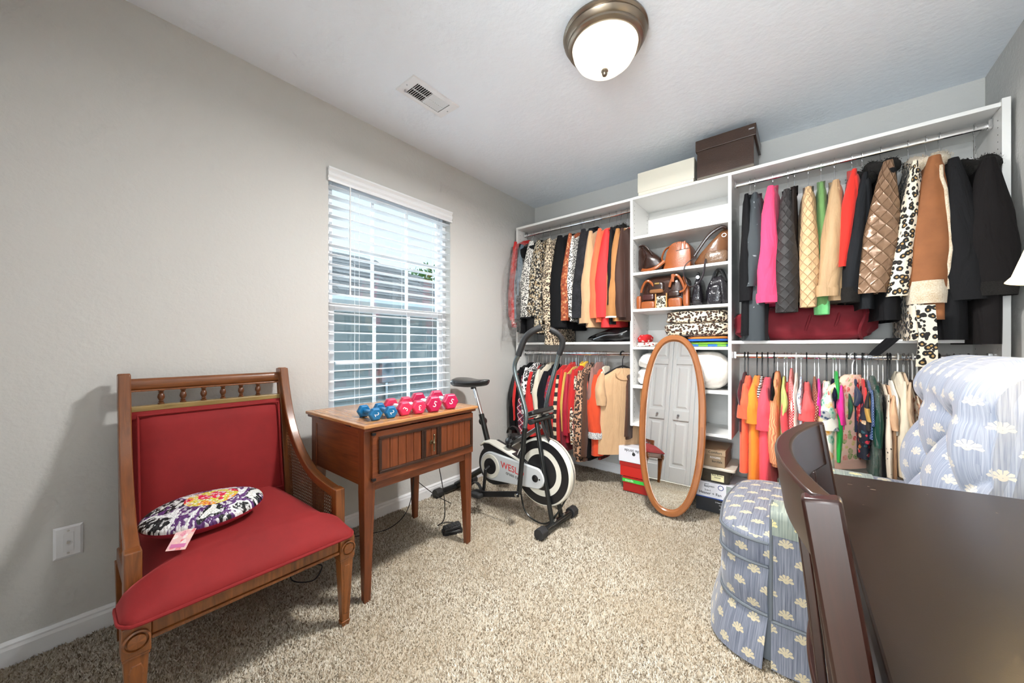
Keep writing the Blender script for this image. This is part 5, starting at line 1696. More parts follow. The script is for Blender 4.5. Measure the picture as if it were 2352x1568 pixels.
S2 = 1.604; S3 = 1.341; S4 = 1.071; S5 = 0.791
# dark brown satchel
h1 = thing('handbag', 'dark brown leather handbag slumped at the left of the upper bag shelf', 'handbag', (1.21, 2.72, S2), 'handbags on the tower shelves')
def slump(p):
    t = (p.z-S2)/0.215
    return V(p.x - 0.05*t*t*0.6 + 0.02*t, p.y, max(p.z - max(0, (p.x-1.17))*0.9*t, S2+0.001))
MB().soft((1.124, 2.63, S2), (1.320, 2.80, S2+0.215), 10, 3.2, 0.10, 3, slump).build('bag_body', DB, h1)
loop((1.15, 2.64, S2+0.19), (1.24, 2.64, S2+0.12), 0.03, 0.006, DB, h1, bow=0.01)
MB().tube(smooth_path([(1.17, 2.626, S2+0.02), (1.22, 2.604, S2+0.008), (1.28, 2.600, S2+0.018), (1.33, 2.62, S2+0.06)], 6), 0.009, 8, squash=(1.2, 0.5)).build('strap', COG, h1)
MB().tube(smooth_path([(1.175, 2.628, S2+0.185), (1.20, 2.622, S2+0.13), (1.185, 2.618, S2+0.07), (1.17, 2.618, S2+0.02)], 6), 0.004, 6).build('seam', STEEL if False else DB, h1)
# cognac backpack
h2 = thing('backpack_purse', 'cognac leather backpack purse in the middle of the upper bag shelf', 'handbag', (1.41, 2.72, S2), 'handbags on the tower shelves')
prof = [(1.312, S2), (1.490, S2), (1.494, S2+0.06), (1.490, S2+0.125), (1.474, S2+0.165), (1.440, S2+0.185), (1.400, S2+0.188), (1.362, S2+0.172), (1.335, S2+0.12)]
pth = [(p.x, p.y) for p in smooth_path([(a, b, 0) for a, b in prof[1:]], 4)]
outl = [prof[0]] + pth
def bp_ring(y, sc): return [V(1.41+(x-1.41)*sc, y, S2+(z-S2)*sc) for x, z in outl]
bo = MB().loft([bp_ring(2.640, 0.90), bp_ring(2.632, 0.95) if False else bp_ring(2.644, 0.97), bp_ring(2.68, 1.0), bp_ring(2.80, 1.0), bp_ring(2.83, 0.92)]).build('bag_body', COG, h2, smooth=50)
MB().tube([V(x, 2.643, z) for x, z in [(1.375, S2+0.005), (1.385, S2+0.09), (1.405, S2+0.180)]], 0.0028, 6).build('seam', DB, bo)
MB().tube([V(x, 2.641, z) for x, z in [(1.40, S2+0.122), (1.485, S2+0.128)]], 0.0028, 6).build('seam', DB, bo)
for x in (1.43, 1.455): MB().box((x-0.006, 2.636, S2+0.125), (x+0.006, 2.645, S2+0.18)).build('strap', COG, bo, smooth=0, bevel=0.003)
MB().tube(smooth_path([(1.36, 2.66, S2+0.165), (1.325, 2.65, S2+0.14), (1.308, 2.64, S2+0.09), (1.315, 2.64, S2+0.06)], 6), 0.010, 8, squash=(0.6, 1.3)).build('strap', COG, h2)
# bronze hobo with hanging strap loop
h3 = thing('handbag', 'bronze hobo handbag at the right of the upper bag shelf with its strap dangling', 'handbag', (1.61, 2.72, S2), 'handbags on the tower shelves')
def hobo(p):
    t = (p.z-S2)/0.235
    x = p.x + 0.055*t*t
    return V(min(x, 1.711), p.y, max(p.z - max(0, (1.63-p.x))*1.1*t, S2+0.001))
MB().soft((1.500, 2.63, S2), (1.700, 2.82, S2+0.235), 10, 3.0, 0.09, 7, hobo).build('bag_body', BRZ, h3)
def hobo2(p):
    t = (p.z-S2)/0.235
    return V(min(p.x + 0.02*t, 1.711), p.y, max(p.z, S2+0.001))
MB().soft((1.570, 2.615, S2), (1.706, 2.70, S2+0.085), 8, 3.4, 0.06, 9, hobo2).build('front_pocket', m_leather('snake_leather', S(120, 92, 70), 0.3, croc=True), h3)
MB().tube(smooth_path([(1.515, 2.64, S2+0.07), (1.60, 2.625, S2+0.18), (1.67, 2.63, S2+0.225), (1.70, 2.64, S2+0.215)], 6), 0.010, 8).build('top_edge', DB, h3)
MB().lathe([(0.010, -0.002), (0.013, -0.002), (0.013, 0.002), (0.010, 0.002), (0.010, -0.002)], 20, TR(1.69, 2.622, S2+0.17) @ RX(80), caps=False).build('ring', STEEL, h3)
MB().tube(smooth_path([(1.515, 2.615, S2+0.05), (1.470, 2.594, S2+0.005), (1.462, 2.588, S2-0.06), (1.490, 2.585, S2-0.13), (1.535, 2.585, S2-0.135), (1.575, 2.588, S2-0.08), (1.588, 2.594, S2+0.005), (1.59, 2.615, S2+0.03)], 6), 0.006, 8, squash=(0.5, 1.4)).build('strap', m_leather('strap_grey', S(62, 56, 60), 0.3), h3)
# patchwork bag
PATCH = m_leopard('pony_leopard', S(210, 196, 170), S(16, 14, 12), S(200, 186, 158), 70)
h4 = thing('patchwork_handbag', 'large patchwork handbag with leopard panel and tan straps on the lower bag shelf', 'handbag', (1.30, 2.72, S3), 'handbags on the tower shelves')
mb4 = bag_body((1.122, 2.632, S3), (1.485, 2.82, S3+0.235), 4.0, 0.07, 4, 0.16).build('bag_body', m_leather('brown_patent', S(52, 30, 22), 0.18), h4)
def panel(x0, x1, z0, z1, mat, nm, y=2.620):
    MB().soft((x0, y, S3+z0), (x1, y+0.05, S3+z1), 5, 5).build(nm, mat, mb4)
panel(1.165, 1.265, 0.0, 0.055, COG, 'tan_panel'); panel(1.268, 1.345, 0.0, 0.085, PATCH, 'leopard_panel', 2.616); panel(1.348, 1.440, 0.0, 0.065, COG, 'tan_panel')
panel(1.175, 1.260, 0.06, 0.105, m_leather('maroon_panel', S(66, 34, 32), 0.25), 'brown_panel'); panel(1.352, 1.43, 0.07, 0.115, DB, 'brown_panel')
panel(1.125, 1.160, 0.0, 0.10, COG, 'tan_corner', 2.64); panel(1.443, 1.482, 0.0, 0.14, COG, 'tan_corner', 2.632)
panel(1.215, 1.325, 0.115, 0.185, DB, 'flap', 2.622); panel(1.225, 1.320, 0.105, 0.135, m_plain('suede_tan', S(128, 84, 50), 0.9), 'flap_trim', 2.618)
MB().box((1.262, 2.617, S3+0.165), (1.295, 2.622, S3+0.178)).build('name_plate', BRASS, mb4, smooth=0, bevel=0.003)
for x in (1.272, 1.345): MB().box((x-0.004, 2.612, S3), (x+0.004, 2.620, S3+0.10)).build('strap', m_plain('tan_piping', S(186, 132, 70), 0.5), mb4, smooth=0, bevel=0.002)
loop((1.165, 2.632, S3+0.12), (1.255, 2.632, S3+0.15), 0.06, 0.009, COG, h4, bow=0.015); loop((1.36, 2.632, S3+0.14), (1.455, 2.635, S3+0.12), 0.085, 0.009, COG, h4, bow=0.015)
MB().box((1.375, 2.612, S3+0.17), (1.395, 2.622, S3+0.225), None).build('strap_tab', COG, h4, smooth=0, bevel=0.003)
MB().tube(smooth_path([(1.45, 2.63, S3+0.20), (1.47, 2.615, S3+0.15), (1.455, 2.612, S3+0.11), (1.43, 2.615, S3+0.10)], 5), 0.008, 8, squash=(1.3, 0.5)).build('strap', COG, h4)
# black bags
h5 = thing('handbag', 'slim black crocodile-pattern handbag between the patchwork bag and a shiny one', 'handbag', (1.535, 2.72, S3), 'handbags on the tower shelves')
def wedge(p):
    t = max(0, min(1, (p.z-S3)/0.19))
    return V(lerp(p.x, 1.535, 0.55*t), p.y, max(p.z, S3+0.001))
MB().soft((1.484, 2.635, S3), (1.566, 2.83, S3+0.19), 9, 4.0, 0.05, 5, wedge).build('bag_body', CROC, h5)
loop((1.525, 2.66, S3+0.175), (1.545, 2.66, S3+0.175), 0.045, 0.005, BLKL, h5)
MB().lathe([(0.001, -0.006), (0.012, -0.005), (0.012, 0.005), (0.001, 0.006)], 14, TR(1.535, 2.640, S3+0.188) @ RX(90)).build('clasp', STEEL, h5)
h6 = thing('handbag', 'shiny black crocodile-pattern handbag with arched handles at the right of the lower bag shelf', 'handbag', (1.645, 2.72, S3), 'handbags on the tower shelves')
def wedge2(p):
    t = max(0, min(1, (p.z-S3)/0.19))
    return V(lerp(p.x, 1.65, 0.45*t*t), p.y, max(p.z, S3+0.001))
MB().soft((1.574, 2.625, S3), (1.709, 2.83, S3+0.19), 9, 4.2, 0.08, 6, wedge2).build('bag_body', CROC, h6)
MB().soft((1.592, 2.612, S3+0.003), (1.680, 2.66, S3+0.13), 7, 4.0, 0.05, 8, wedge2).build('front_pocket', CROC, h6)
loop((1.615, 2.655, S3+0.15), (1.690, 2.655, S3+0.15), 0.075, 0.007, BLKL, h6, bow=0.01); loop((1.62, 2.72, S3+0.15), (1.69, 2.72, S3+0.15), 0.085, 0.007, BLKL, h6)
# blanket and towels
def folded(lo, hi, layers, mat, name, label, cat, seed=1, amp=0.05):
    th = thing(name, label, cat, ((lo[0]+hi[0])/2, (lo[1]+hi[1])/2, lo[2]))
    n = layers
    for k in range(n):
        z0, z1 = lerp(lo[2], hi[2], k/n), lerp(lo[2], hi[2], (k+1)/n)
        MB().soft((lo[0]+0.006*((k*7) % 3), lo[1]+0.006*((k*5) % 3), z0), (hi[0]-0.004*((k*3) % 3), hi[1], z1+0.002), 9, 5.0, amp, seed+k).build('fold', mat[k % len(mat)], th)
    return th
LEO = m_leopard('leopard_fleece', S(222, 204, 178), S(34, 22, 16), S(120, 74, 42), 62)
folded((1.470, 2.615, S4), (1.710, 2.86, S4+0.030), 2, [m_stripe('towel_blue_green', S(60, 120, 190), S(110, 170, 70), 9, False, 0.5), m_plain('towel_lime', S(136, 184, 62), 0.9, 0, (300, 0.4, 0.002))], 'folded_towel', 'lime green and blue striped towel folded on the tower shelf', 'towel', 2)
folded((1.460, 2.618, S4+0.034), (1.710, 2.86, S4+0.066), 2, [m_plain('towel_blue', S(36, 96, 184), 0.9, 0, (300, 0.4, 0.002)), m_plain('towel_orange', S(226, 132, 60), 0.9, 0, (300, 0.4, 0.002))], 'folded_towel', 'blue and orange towel folded under the leopard blanket', 'towel', 5)
folded((1.322, 2.612, S4+0.070), (1.712, 2.88, S4+0.240), 2, [LEO, LEO], 'leopard_blanket', 'plush leopard print blanket folded on the towels in the tower', 'blanket', 9, 0.09)
tag(MB().soft((1.322, 2.64, S4), (1.455, 2.88, S4+0.068), 7, 4, 0.06, 14).build('folded_throw', m_plain('dark_throw', S(40, 30, 34), 0.9)), 'dark folded throw under the left end of the leopard blanket', 'throw')
sc = thing('folded_scarf', 'red and white patterned scarf piled at the left of the towel shelf', 'scarf', (1.18, 2.70, S4))
MB().soft((1.120, 2.622, S4), (1.255, 2.80, S4+0.032), 7, 3.2, 0.14, 3).build('white_layer', m_spots('scarf_white_print', S(232, 226, 216), S(150, 60, 60), 40), sc)
MB().soft((1.128, 2.630, S4+0.028), (1.215, 2.78, S4+0.088), 7, 3.0, 0.16, 6).build('red_layer', m_spots('scarf_red', S(190, 26, 30), S(236, 220, 214), 26, 0.26), sc)
# white bedding
WH = m_plain('white_fleece', S(240, 236, 230), 0.9, 0, (60, 0.5, 0.006))
cf = thing('white_comforter', 'white fluffy comforter stuffed behind the mirror on the lower tower shelf', 'comforter', (1.19, 2.72, S5))
MB().soft((1.118, 2.605, S5), (1.420, 2.88, S5+0.13), 9, 3.0, 0.14, 12).build('lower_fold', WH, cf)
MB().soft((1.125, 2.615, S5+0.115), (1.400, 2.87, S5+0.235), 9, 2.8, 0.16, 15).build('upper_fold', WH, cf)
tag(MB().soft((1.430, 2.595, S5), (1.712, 2.84, S5+0.250), 12, 2.5, 0.05, 21).build('round_pillow', m_plain('satin_ivory', S(240, 232, 222), 0.45, 0, (24, 0.5, 0.02), 0.04, 10, **{'Sheen Weight': 0.3})), 'ivory satin round pillow on the lower tower shelf right of the mirror', 'pillow')
# black leather bag on left shelf, red velvet bundle on the right shelf
def tri(p):
    t = max(0, min(1, (p.x-0.73)/0.35))
    return V(p.x, p.y, MIDZ+0.001 + (p.z-MIDZ)*lerp(0.35, 1.1, t**0.7))
lb = thing('black_leather_bag', 'floppy black leather bag lying on the left hanging section shelf', 'bag', (0.9, 2.72, MIDZ))
MB().soft((0.735, 2.605, MIDZ+0.001), (1.088, 2.84, MIDZ+0.115), 11, 3.2, 0.14, 5, tri).build('bag_body', BLKL, lb)
MB().tube(smooth_path([(0.80, 2.610, MIDZ+0.02), (0.90, 2.603, MIDZ+0.05), (1.0, 2.603, MIDZ+0.055), (1.07, 2.61, MIDZ+0.08)], 6), 0.004, 6).build('zip', STEEL, lb)
rv = thing('red_velvet_bundle', 'crushed red velvet blanket rolled on the shelf under the hanging coats', 'blanket', (2.05, 2.75, MIDZ))
RVM = m_velvet('crushed_red_velvet', S(112, 10, 26), 0.35)
MB().soft((1.740, 2.615, MIDZ+0.001), (2.380, 2.90, MIDZ+0.195), 14, 4.0, 0.10, 8).build('roll', RVM, rv)
for x in (2.10, 2.22, 2.32): MB().tube([V(x+0.01*math.sin(a*3), 2.7575+0.148*math.cos(a), MIDZ+0.098+0.099*math.sin(a)) for a in [2*math.pi*k/28 for k in range(28)]], 0.007, 6, closed=True).build('gather', RVM, rv)

# ================================================================== clothes on hangers
HWIRE = m_plain('hanger_wire', (0.72, 0.73, 0.74), 0.2, 1.0)
HMAT = {'cream': m_plain('hanger_cream', S(214, 204, 178), 0.6), 'black': m_plain('hanger_black', (0.015, 0.015, 0.016), 0.4), 'white': m_plain('hanger_white', S(236, 236, 234), 0.4),
        'clear': m_plain('hanger_clear', S(176, 176, 172), 0.25), 'wood': m_wood('hanger_wood', S(150, 104, 60), S(190, 140, 88), 0.4), 'red': m_plain('hanger_red', S(180, 40, 40), 0.5)}
ROD_TXT = {'UL': 'upper rod of the left closet section', 'LL': 'lower rod of the left closet section', 'UR': 'upper rod of the right closet section', 'LR': 'lower rod of the right closet section'}
HKIND = {'cream': 'cream slim', 'black': 'black', 'white': 'white plastic', 'clear': 'clear plastic', 'wood': 'wooden', 'red': 'red'}
def hanger(x, zrod, znk, half, yaw, rodk, col, show=0.0, what=''):
    lab = ' '.join(('%s hanger of the %s' % (HKIND[col], what)).split()[:16])
    h = thing('clothes_hanger', lab, 'hanger', (x, RODY, zrod), 'hangers on the ' + ROD_TXT[rodk])
    M0 = TR(x, RODY, 0) @ RZ(yaw)
    pts = [V(0, -0.016, zrod-0.012)]
    for k in range(9):
        a = rad(190 - 25*k); pts.append(V(0, 0.0195*math.cos(a), zrod+0.0005+0.0195*math.sin(a)))
    pts += [V(0, 0.004, zrod-0.034), V(0, 0.0, zrod-0.045), V(0, 0, znk-0.012)]
    hk = HMAT['white'] if col == 'white' and show else (HMAT['black'] if col == 'black' and show > 0.005 else HWIRE)
    MB().tube([M0 @ p for p in pts], 0.0022 if hk is HWIRE else 0.0036, 6).build('hook', hk, h)
    ps = [V(0, -half*0.9, znk-0.095+show), V(0, -half*0.5, znk-0.050+show), V(0, -0.02, znk-0.018+show), V(0, 0.02, znk-0.018+show), V(0, half*0.5, znk-0.050+show), V(0, half*0.9, znk-0.095+show)]
    MB().tube([M0 @ p for p in smooth_path(ps, 3)], 0.0055, 8, squash=(1.3, 0.8)).build('shoulders', HMAT[col], h)
    return h

GN = 0
def garment(name, label, cat, mat, c, w, top, sl, hem, rod='UL', yaw=0, collar=None, cmat=None, cuff=None, hang='clear', half=0.20, sleeve=True, sflare=1.0, flare=1.05, fold=0.06, show=0.0, yF=2.47, hemw=1.0, group=None, bodymat=None, th=None, button=None, bx=0.0, sw=1.0, cup=0.0, lean=0.0, seam=None, cx=None):
    """hanging garment; c, w: column and width of its front edge, top / sl / hem: rows of shoulder, sleeve end and hem in the photograph"""
    global GN
    GN += 1
    rnd = random.Random(GN*7+1)
    zrod = RZU if rod[0] == 'U' else RZL
    mid = (top+max(sl or hem, top+20))/2
    xF = atY(c, mid, yF).x
    W = max(0.018, (atY(c+w/2, mid, yF).x - atY(c-w/2, mid, yF).x)) * (1.14 if rod == 'UR' else 1.06)
    ztop = min(atY(c, top, 2.60).z, zrod-0.040)
    zs = atY(c, sl, yF).z if sl else None
    zh = atY(c, hem, 2.50).z if hem else (zs or ztop-0.5) - 0.02
    yw = rad(yaw)
    xF -= lean*(ztop - atY(c, mid, yF).z)*0.9
    xr = xF - math.sin(yw)*0.22
    if cx: xr = atY(cx, 830 if rod[0] == 'L' else 450, RODY).x
    lim = (TX1+0.03, RX1-0.05) if rod[1] == 'R' else (LX0+0.05, TX0-0.03)
    xr = max(lim[0], min(lim[1], xr))
    hanger(xr, zrod, ztop, half, yaw, rod, hang, show, label)
    g = thing(name, label, cat, (xr, RODY, zh), group or ('clothes on the ' + ROD_TXT[rod]))
    M0 = TR(xr, RODY, 0) @ RZ(yaw)          # local: -y is the front (towards the room), x along the rod
    T = th if th else max(0.014, W*(0.55 if rod == 'LR' else 0.42))
    # body
    key = [(0.0, 0.050, 0.35), (0.012, 0.072, 0.5), (0.038, half*0.60, 0.62), (0.062, half*0.90, 0.75), (0.085, half*1.0, 0.85), (0.16, half*1.0, 0.98)]
    L = ztop - zh
    prof = [k for k in key if k[0] < L*0.6]
    for t in (0.3, 0.42, 0.54, 0.66, 0.78, 0.88, 0.95, 1.0):
        if L*t > prof[-1][0] + 0.01:
            prof.append((L*t, half*lerp(1.0, flare, t), lerp(1.0, 1.18, t)))
    n = 36
    ph = [rnd.uniform(0, 6.28) for _ in range(4)]; fr = [rnd.choice((3, 4, 5)), rnd.choice((6, 7, 8)), rnd.choice((9, 11))]
    def ring(z, hw, ht, amp, shr=1.0):
        rg = []
        for k in range(n):
            a = 2*math.pi*k/n
            ca, sa = math.cos(a), math.sin(a)
            q = 1 + amp*(math.sin(fr[0]*a+ph[0]) + 0.7*math.sin(fr[1]*a+ph[1]+z*4) + 0.45*math.sin(fr[2]*a+ph[2]-z*6))
            xx = T*ht*math.copysign(abs(ca)**0.8, ca)*q*shr; yy = hw*math.copysign(abs(sa)**0.85, sa)*(1+amp*0.25*math.sin(fr[0]*a+ph[3]))*shr
            yy = min(yy, BACKY-0.012-RODY)
            rg.append(M0 @ V(xx + bx*(ztop-z), yy, z))
        return rg
    rings = []
    for d, hw, ht in prof:
        rings.append(ring(ztop-d, hw, ht, fold*min(1, d/0.25)*1.6 if d > 0.06 else 0))
    rings.append(ring(zh+0.012, prof[-1][1], prof[-1][2], fold*1.6, 0.90))
    MB().loft(rings).build('body', bodymat or mat, g, smooth=70)
    # sleeves
    if sleeve and zs is not None:
        for sgn in (-1, 1):
            ra0, rb0 = 0.045, W*0.42
            path, r = [], []
            z0 = ztop - 0.055
            ys = half - 0.028
            Ls = max(0.05, z0 - zs)
            m = 12
            wob = rnd.uniform(-0.012, 0.012)
            rgs = []
            ns = 20
            pp = rnd.uniform(0, 6.28)
            for k in range(m+1):
                t = k/m
                z = z0 + 0.018 - (Ls+0.018)*t
                cy = -(ys + 0.030*math.sin(min(1, t*1.5)*math.pi/2) - 0.012*t) if sgn < 0 else min(ys - 0.03, 0.16)
                cx = wob*math.sin(t*math.pi) + (bx+lean)*(ztop-z)
                grow = 0.30 + 0.70*min(1, t/0.55)**0.75
                ra = ra0*grow*lerp(1.05, 0.92, t)*sw
                rb = rb0*grow*lerp(1.0, sflare, t)*(1+0.12*math.sin(math.pi*t))
                rg = []
                for j in range(ns):
                    a = 2*math.pi*j/ns
                    q = 1 + 0.055*math.sin(3*a+pp+t*6) + 0.045*math.sin(5*a-t*11+pp) + 0.03*math.sin(2*a+t*23+pp)*t
                    yv = cy + ra*math.sin(a)*q
                    if sgn > 0: yv = min(yv, BACKY-0.012-RODY)
                    rg.append(M0 @ V(cx + rb*math.cos(a)*q, yv, z + cup*math.cos(a)*rb*t))
                rgs.append(rg)
            last = rgs[-1]; cc = sum(last, Vector())/ns
            rgs.append([cc + (p-cc)*0.86 + V(0, 0, 0.012) for p in last])
            s = MB().loft(rgs).build('sleeve', mat, g, smooth=70)
            if seam and sgn < 0:
                jj = [lerp(17, 19, k/m) for k in range(m+1)]
                MB().tube([rgs[k][int(round(jj[k])) % ns] for k in range(1, m)], 0.007, 8).build('seam_trim', seam, s, smooth=70)
            if cuff and sgn < 0:
                cm, chh, cs = cuff
                lo = rgs[-2]
                cc = sum(lo, Vector())/ns
                c0 = [cc + (p-cc)*cs + V(0, 0, chh) for p in lo]; c1 = [cc + (p-cc)*(cs+0.06) + V(0, 0, chh*0.5) for p in lo]; c2 = [cc + (p-cc)*cs + V(0, 0, -0.004) for p in lo]; c3 = [cc + (p-cc)*0.8 + V(0, 0, 0.004) for p in lo]
                MB().loft([c0, c1, c2, c3], False, True).build('cuff', cm, s, smooth=70)
    if collar:
        cm = cmat or mat
        if collar in ('shirt', 'stand'):
            rgs = []
            hh = 0.035 if collar == 'shirt' else 0.05
            for z, hw, ht in ((ztop-0.030, 0.078, 0.58), (ztop-0.004, 0.070, 0.60), (ztop+hh*0.4, 0.066, 0.62), (ztop+hh*0.45, 0.060, 0.50), (ztop-0.01, 0.055, 0.42)):
                rgs.append([M0 @ V(max(T, 0.03)*ht*math.cos(2*math.pi*k/20), hw*math.sin(2*math.pi*k/20)*1.0, z - 0.022*max(0, -math.sin(2*math.pi*k/20))) for k in range(20)])
            MB().loft(rgs, False, False).build('collar', cm, g, smooth=70)
        elif collar == 'fur':
            R = max(0.034, T*0.85) if rod != 'UR' else max(0.046, T*0.95)
            pts = []
            for k in range(24):
                a = 2*math.pi*k/24
                pts.append(M0 @ V(max(T, 0.03)*0.75*math.cos(a), 0.125*math.sin(a), ztop + 0.004 - 0.060*max(0, -math.sin(a))))
            mb = MB()
            mb.tube(pts, R*0.75, 12, closed=True)
            base = list(mb.v)
            for k in range(1500):
                p = Vector(rnd.choice(base))
                d = V(rnd.gauss(0, 1), rnd.gauss(0, 1), rnd.gauss(0, 1)).normalized()
                e = d.orthogonal().normalized()*0.0022
                p = p + V(rnd.gauss(0, 0.006), rnd.gauss(0, 0.006), rnd.gauss(0, 0.004))
                mb.add([p-e, p+e, p+d*rnd.uniform(0.005, 0.011)], [(0, 1, 2)])
            mb.build('fur_collar', cm, g, smooth=70)
    if button:
        for k in range(button):
            z = lerp(ztop-0.12, zh+0.06, k/max(1, button-1))
            MB().lathe([(0.006, 0), (0.006, 0.002), (0.001, 0.003)], 10, M0 @ TR(T*1.02+0.002+bx*(ztop-z), -half*0.15, z) @ RY(90)).build('button', HMAT['cream'], g)
    return g, M0, ztop, zh, T

# ---- fabrics
BK = m_cloth('black_knit', (0.006, 0.006, 0.007)); BK2 = m_cloth('black_wool', (0.010, 0.010, 0.011)); CHAR = m_cloth('charcoal_wool', S(30, 32, 35))
RED_ = m_cloth('red_knit', S(196, 30, 28)); RED3 = m_cloth('scarlet_cotton', S(214, 40, 36)); CRIM = m_cloth('crimson_silk', S(178, 20, 48), 0.5); WINE = m_cloth('wine_jersey', S(120, 18, 38))
ORG = m_cloth('burnt_orange', S(212, 70, 30)); CORAL = m_cloth('coral_cotton', S(238, 88, 80)); TAN = m_cloth('tan_cotton', S(196, 158, 118)); CRE = m_cloth('cream_knit', S(232, 222, 200))
BEI = m_cloth('beige_jersey', S(202, 164, 124)); MAUV = m_cloth('mauve_suede', S(150, 106, 96)); DNM = m_cloth('blue_denim', S(86, 104, 118)); BRN = m_cloth('brown_cotton', S(84, 52, 34))
LBW = m_spots('black_white_leopard', S(226, 222, 214), S(16, 15, 15), 85, 0.46); LBR = m_leopard('beige_leopard_chiffon', S(216, 198, 170), S(26, 20, 16), S(160, 118, 78), 78)
LLONG = m_leopard('brown_leopard_knit', S(196, 150, 118), S(24, 18, 18), S(120, 80, 60), 52); CRF = m_floral('cream_black_floral', S(28, 24, 22), [S(226, 210, 178), S(236, 226, 206), S(198, 170, 130)], 62, 0.52, 0.8)
RUST = m_floral('rust_paisley', S(150, 70, 36), [S(200, 130, 84), S(92, 36, 24), S(214, 168, 120), S(130, 50, 30)], 50, 0.5, 1.0)
FUZZ = m_fur('black_fuzz', (0.006, 0.006, 0.007), (0.03, 0.03, 0.036)); FURB = m_fur('black_fur', (0.008, 0.007, 0.006), (0.02, 0.018, 0.016), 200); FURC = m_fur('cream_shearling', S(196, 168, 130), S(240, 228, 206), 170); FURBR = m_fur('brown_fur', S(40, 24, 16), S(120, 88, 66), 170)
SUED = m_velvet('tan_suede', S(142, 88, 50), 0.3); SUE2 = m_velvet('camel_suede', S(164, 112, 62), 0.2); DKBR = m_velvet('dark_brown_velvet', S(58, 32, 22))
MARO = m_leather('maroon_leather', S(150, 16, 26), 0.22)
PINKF = m_cloth('hot_pink_fleece', S(236, 66, 112)); GRN = m_cloth('sage_green', S(104, 146, 84)); GRN2 = m_cloth('mint_lining', S(120, 206, 130)); TREN = m_cloth('khaki_trench', S(182, 148, 108), 0.6)
QCRE = m_quilt('cream_quilting', S(208, 170, 126), 0.044, 0.55, 0.005); QBLK = m_quilt('black_quilting', S(30, 26, 25), 0.05, 0.6, 0.003); QBRZ = m_quilt('bronze_quilting', S(138, 108, 84), 0.055, 0.26, 0.005, 0.0, 0.25)
EMB = m_floral('charcoal_embroidered', S(50, 56, 60), [S(190, 196, 200), S(120, 128, 132)], 17, 0.10, 1.6)
LCOAT = m_leopard('leopard_coat', S(228, 216, 194), S(18, 14, 12), S(176, 140, 84), 42)
FILM = m_film('dry_clean_film')

# ---- upper left rod
garment('leather_jacket', 'dark red leather jacket in a clear plastic cover nearest the corner', 'jacket', MARO, 1162, 26, 566, 728, 752, 'UL', 0, hang='clear')
garment('jacket', 'bright red jacket sleeve beside the plastic-covered leather jacket', 'jacket', RED_, 1170, 18, 556, 735, 745, 'UL', 0, 'shirt')
garment('jacket', 'black jacket between the red one and the denim one', 'jacket', BK, 1186, 16, 560, 740, 762, 'UL', 0)
garment('denim_jacket', 'blue grey denim jacket beside the black and white leopard blouse', 'jacket', DNM, 1187, 18, 562, 732, 765, 'UL', 0, bodymat=BK, lean=-0.05)
garment('blouse', 'black and white leopard blouse on the upper left rod', 'blouse', LBW, 1208, 34, 554, 730, 762, 'UL', 0, bodymat=BK2, cuff=(BK, 0.01, 1.03), lean=-0.05)
garment('blouse', 'cream and black floral blouse next to the leopard blouse', 'blouse', CRF, 1224, 32, 552, 724, 765, 'UL', 0, sflare=1.25, lean=-0.06)
garment('leopard_scarf_dress', 'long beige leopard chiffon dress whose hem falls below the shelf', 'dress', LBR, 1248, 24, 548, 735, 792, 'UL', 0, flare=1.1, yF=2.44)
garment('coat', 'plain black coat in the middle of the upper left rod', 'coat', BK, 1277, 40, 540, 752, 756, 'UL', 0, 'shirt', hang='wood')
garment('blouse', 'rust paisley blouse with a wide cuff', 'blouse', RUST, 1296, 22, 536, 736, 720, 'UL', 0, 'shirt', sflare=1.25, lean=-0.06)
garment('cardigan', 'thin black and white spotted cardigan behind the fuzzy sweater', 'cardigan', LBW, 1308, 13, 540, 728, 738, 'UL', 0)
garment('sweater', 'fuzzy black sweater beside the tan jacket', 'sweater', FUZZ, 1328, 36, 526, 730, 745, 'UL', 0, 'stand', BK, lean=-0.05)
garment('jacket', 'light tan cotton jacket between the black sweater and orange shirt', 'jacket', TAN, 1344, 28, 530, 742, 752, 'UL', 0, 'shirt', sflare=1.15, lean=-0.05)
garment('shirt', 'orange shirt between the tan jacket and the red shirt', 'shirt', m_cloth('orange_cotton', S(236, 102, 62)), 1366, 26, 524, 730, 740, 'UL', 0, 'shirt', lean=-0.04)
garment('shirt', 'red corduroy shirt with a sleeve hanging forward', 'shirt', m_stripe('red_cord', S(222, 52, 52), S(206, 40, 42), 120, False, 0.5), 1380, 36, 526, 728, 752, 'UL', 0, 'shirt', sflare=1.15, lean=-0.07)
garment('coat', 'coat with a black fur collar behind the camel jacket', 'coat', BK2, 1397, 14, 520, 700, 745, 'UL', 0, 'fur', FURB)
garment('suede_jacket', 'camel suede jacket with pale trimmed cuffs near the tower', 'jacket', SUE2, 1406, 30, 524, 728, 738, 'UL', 0, 'shirt', CRE, cuff=(CRE, 0.008, 1.05), lean=-0.06)
garment('jacket', 'dark brown velvet jacket with red trim against the tower side', 'jacket', DKBR, 1430, 22, 520, 728, 735, 'UL', 0, 'shirt', RED_)
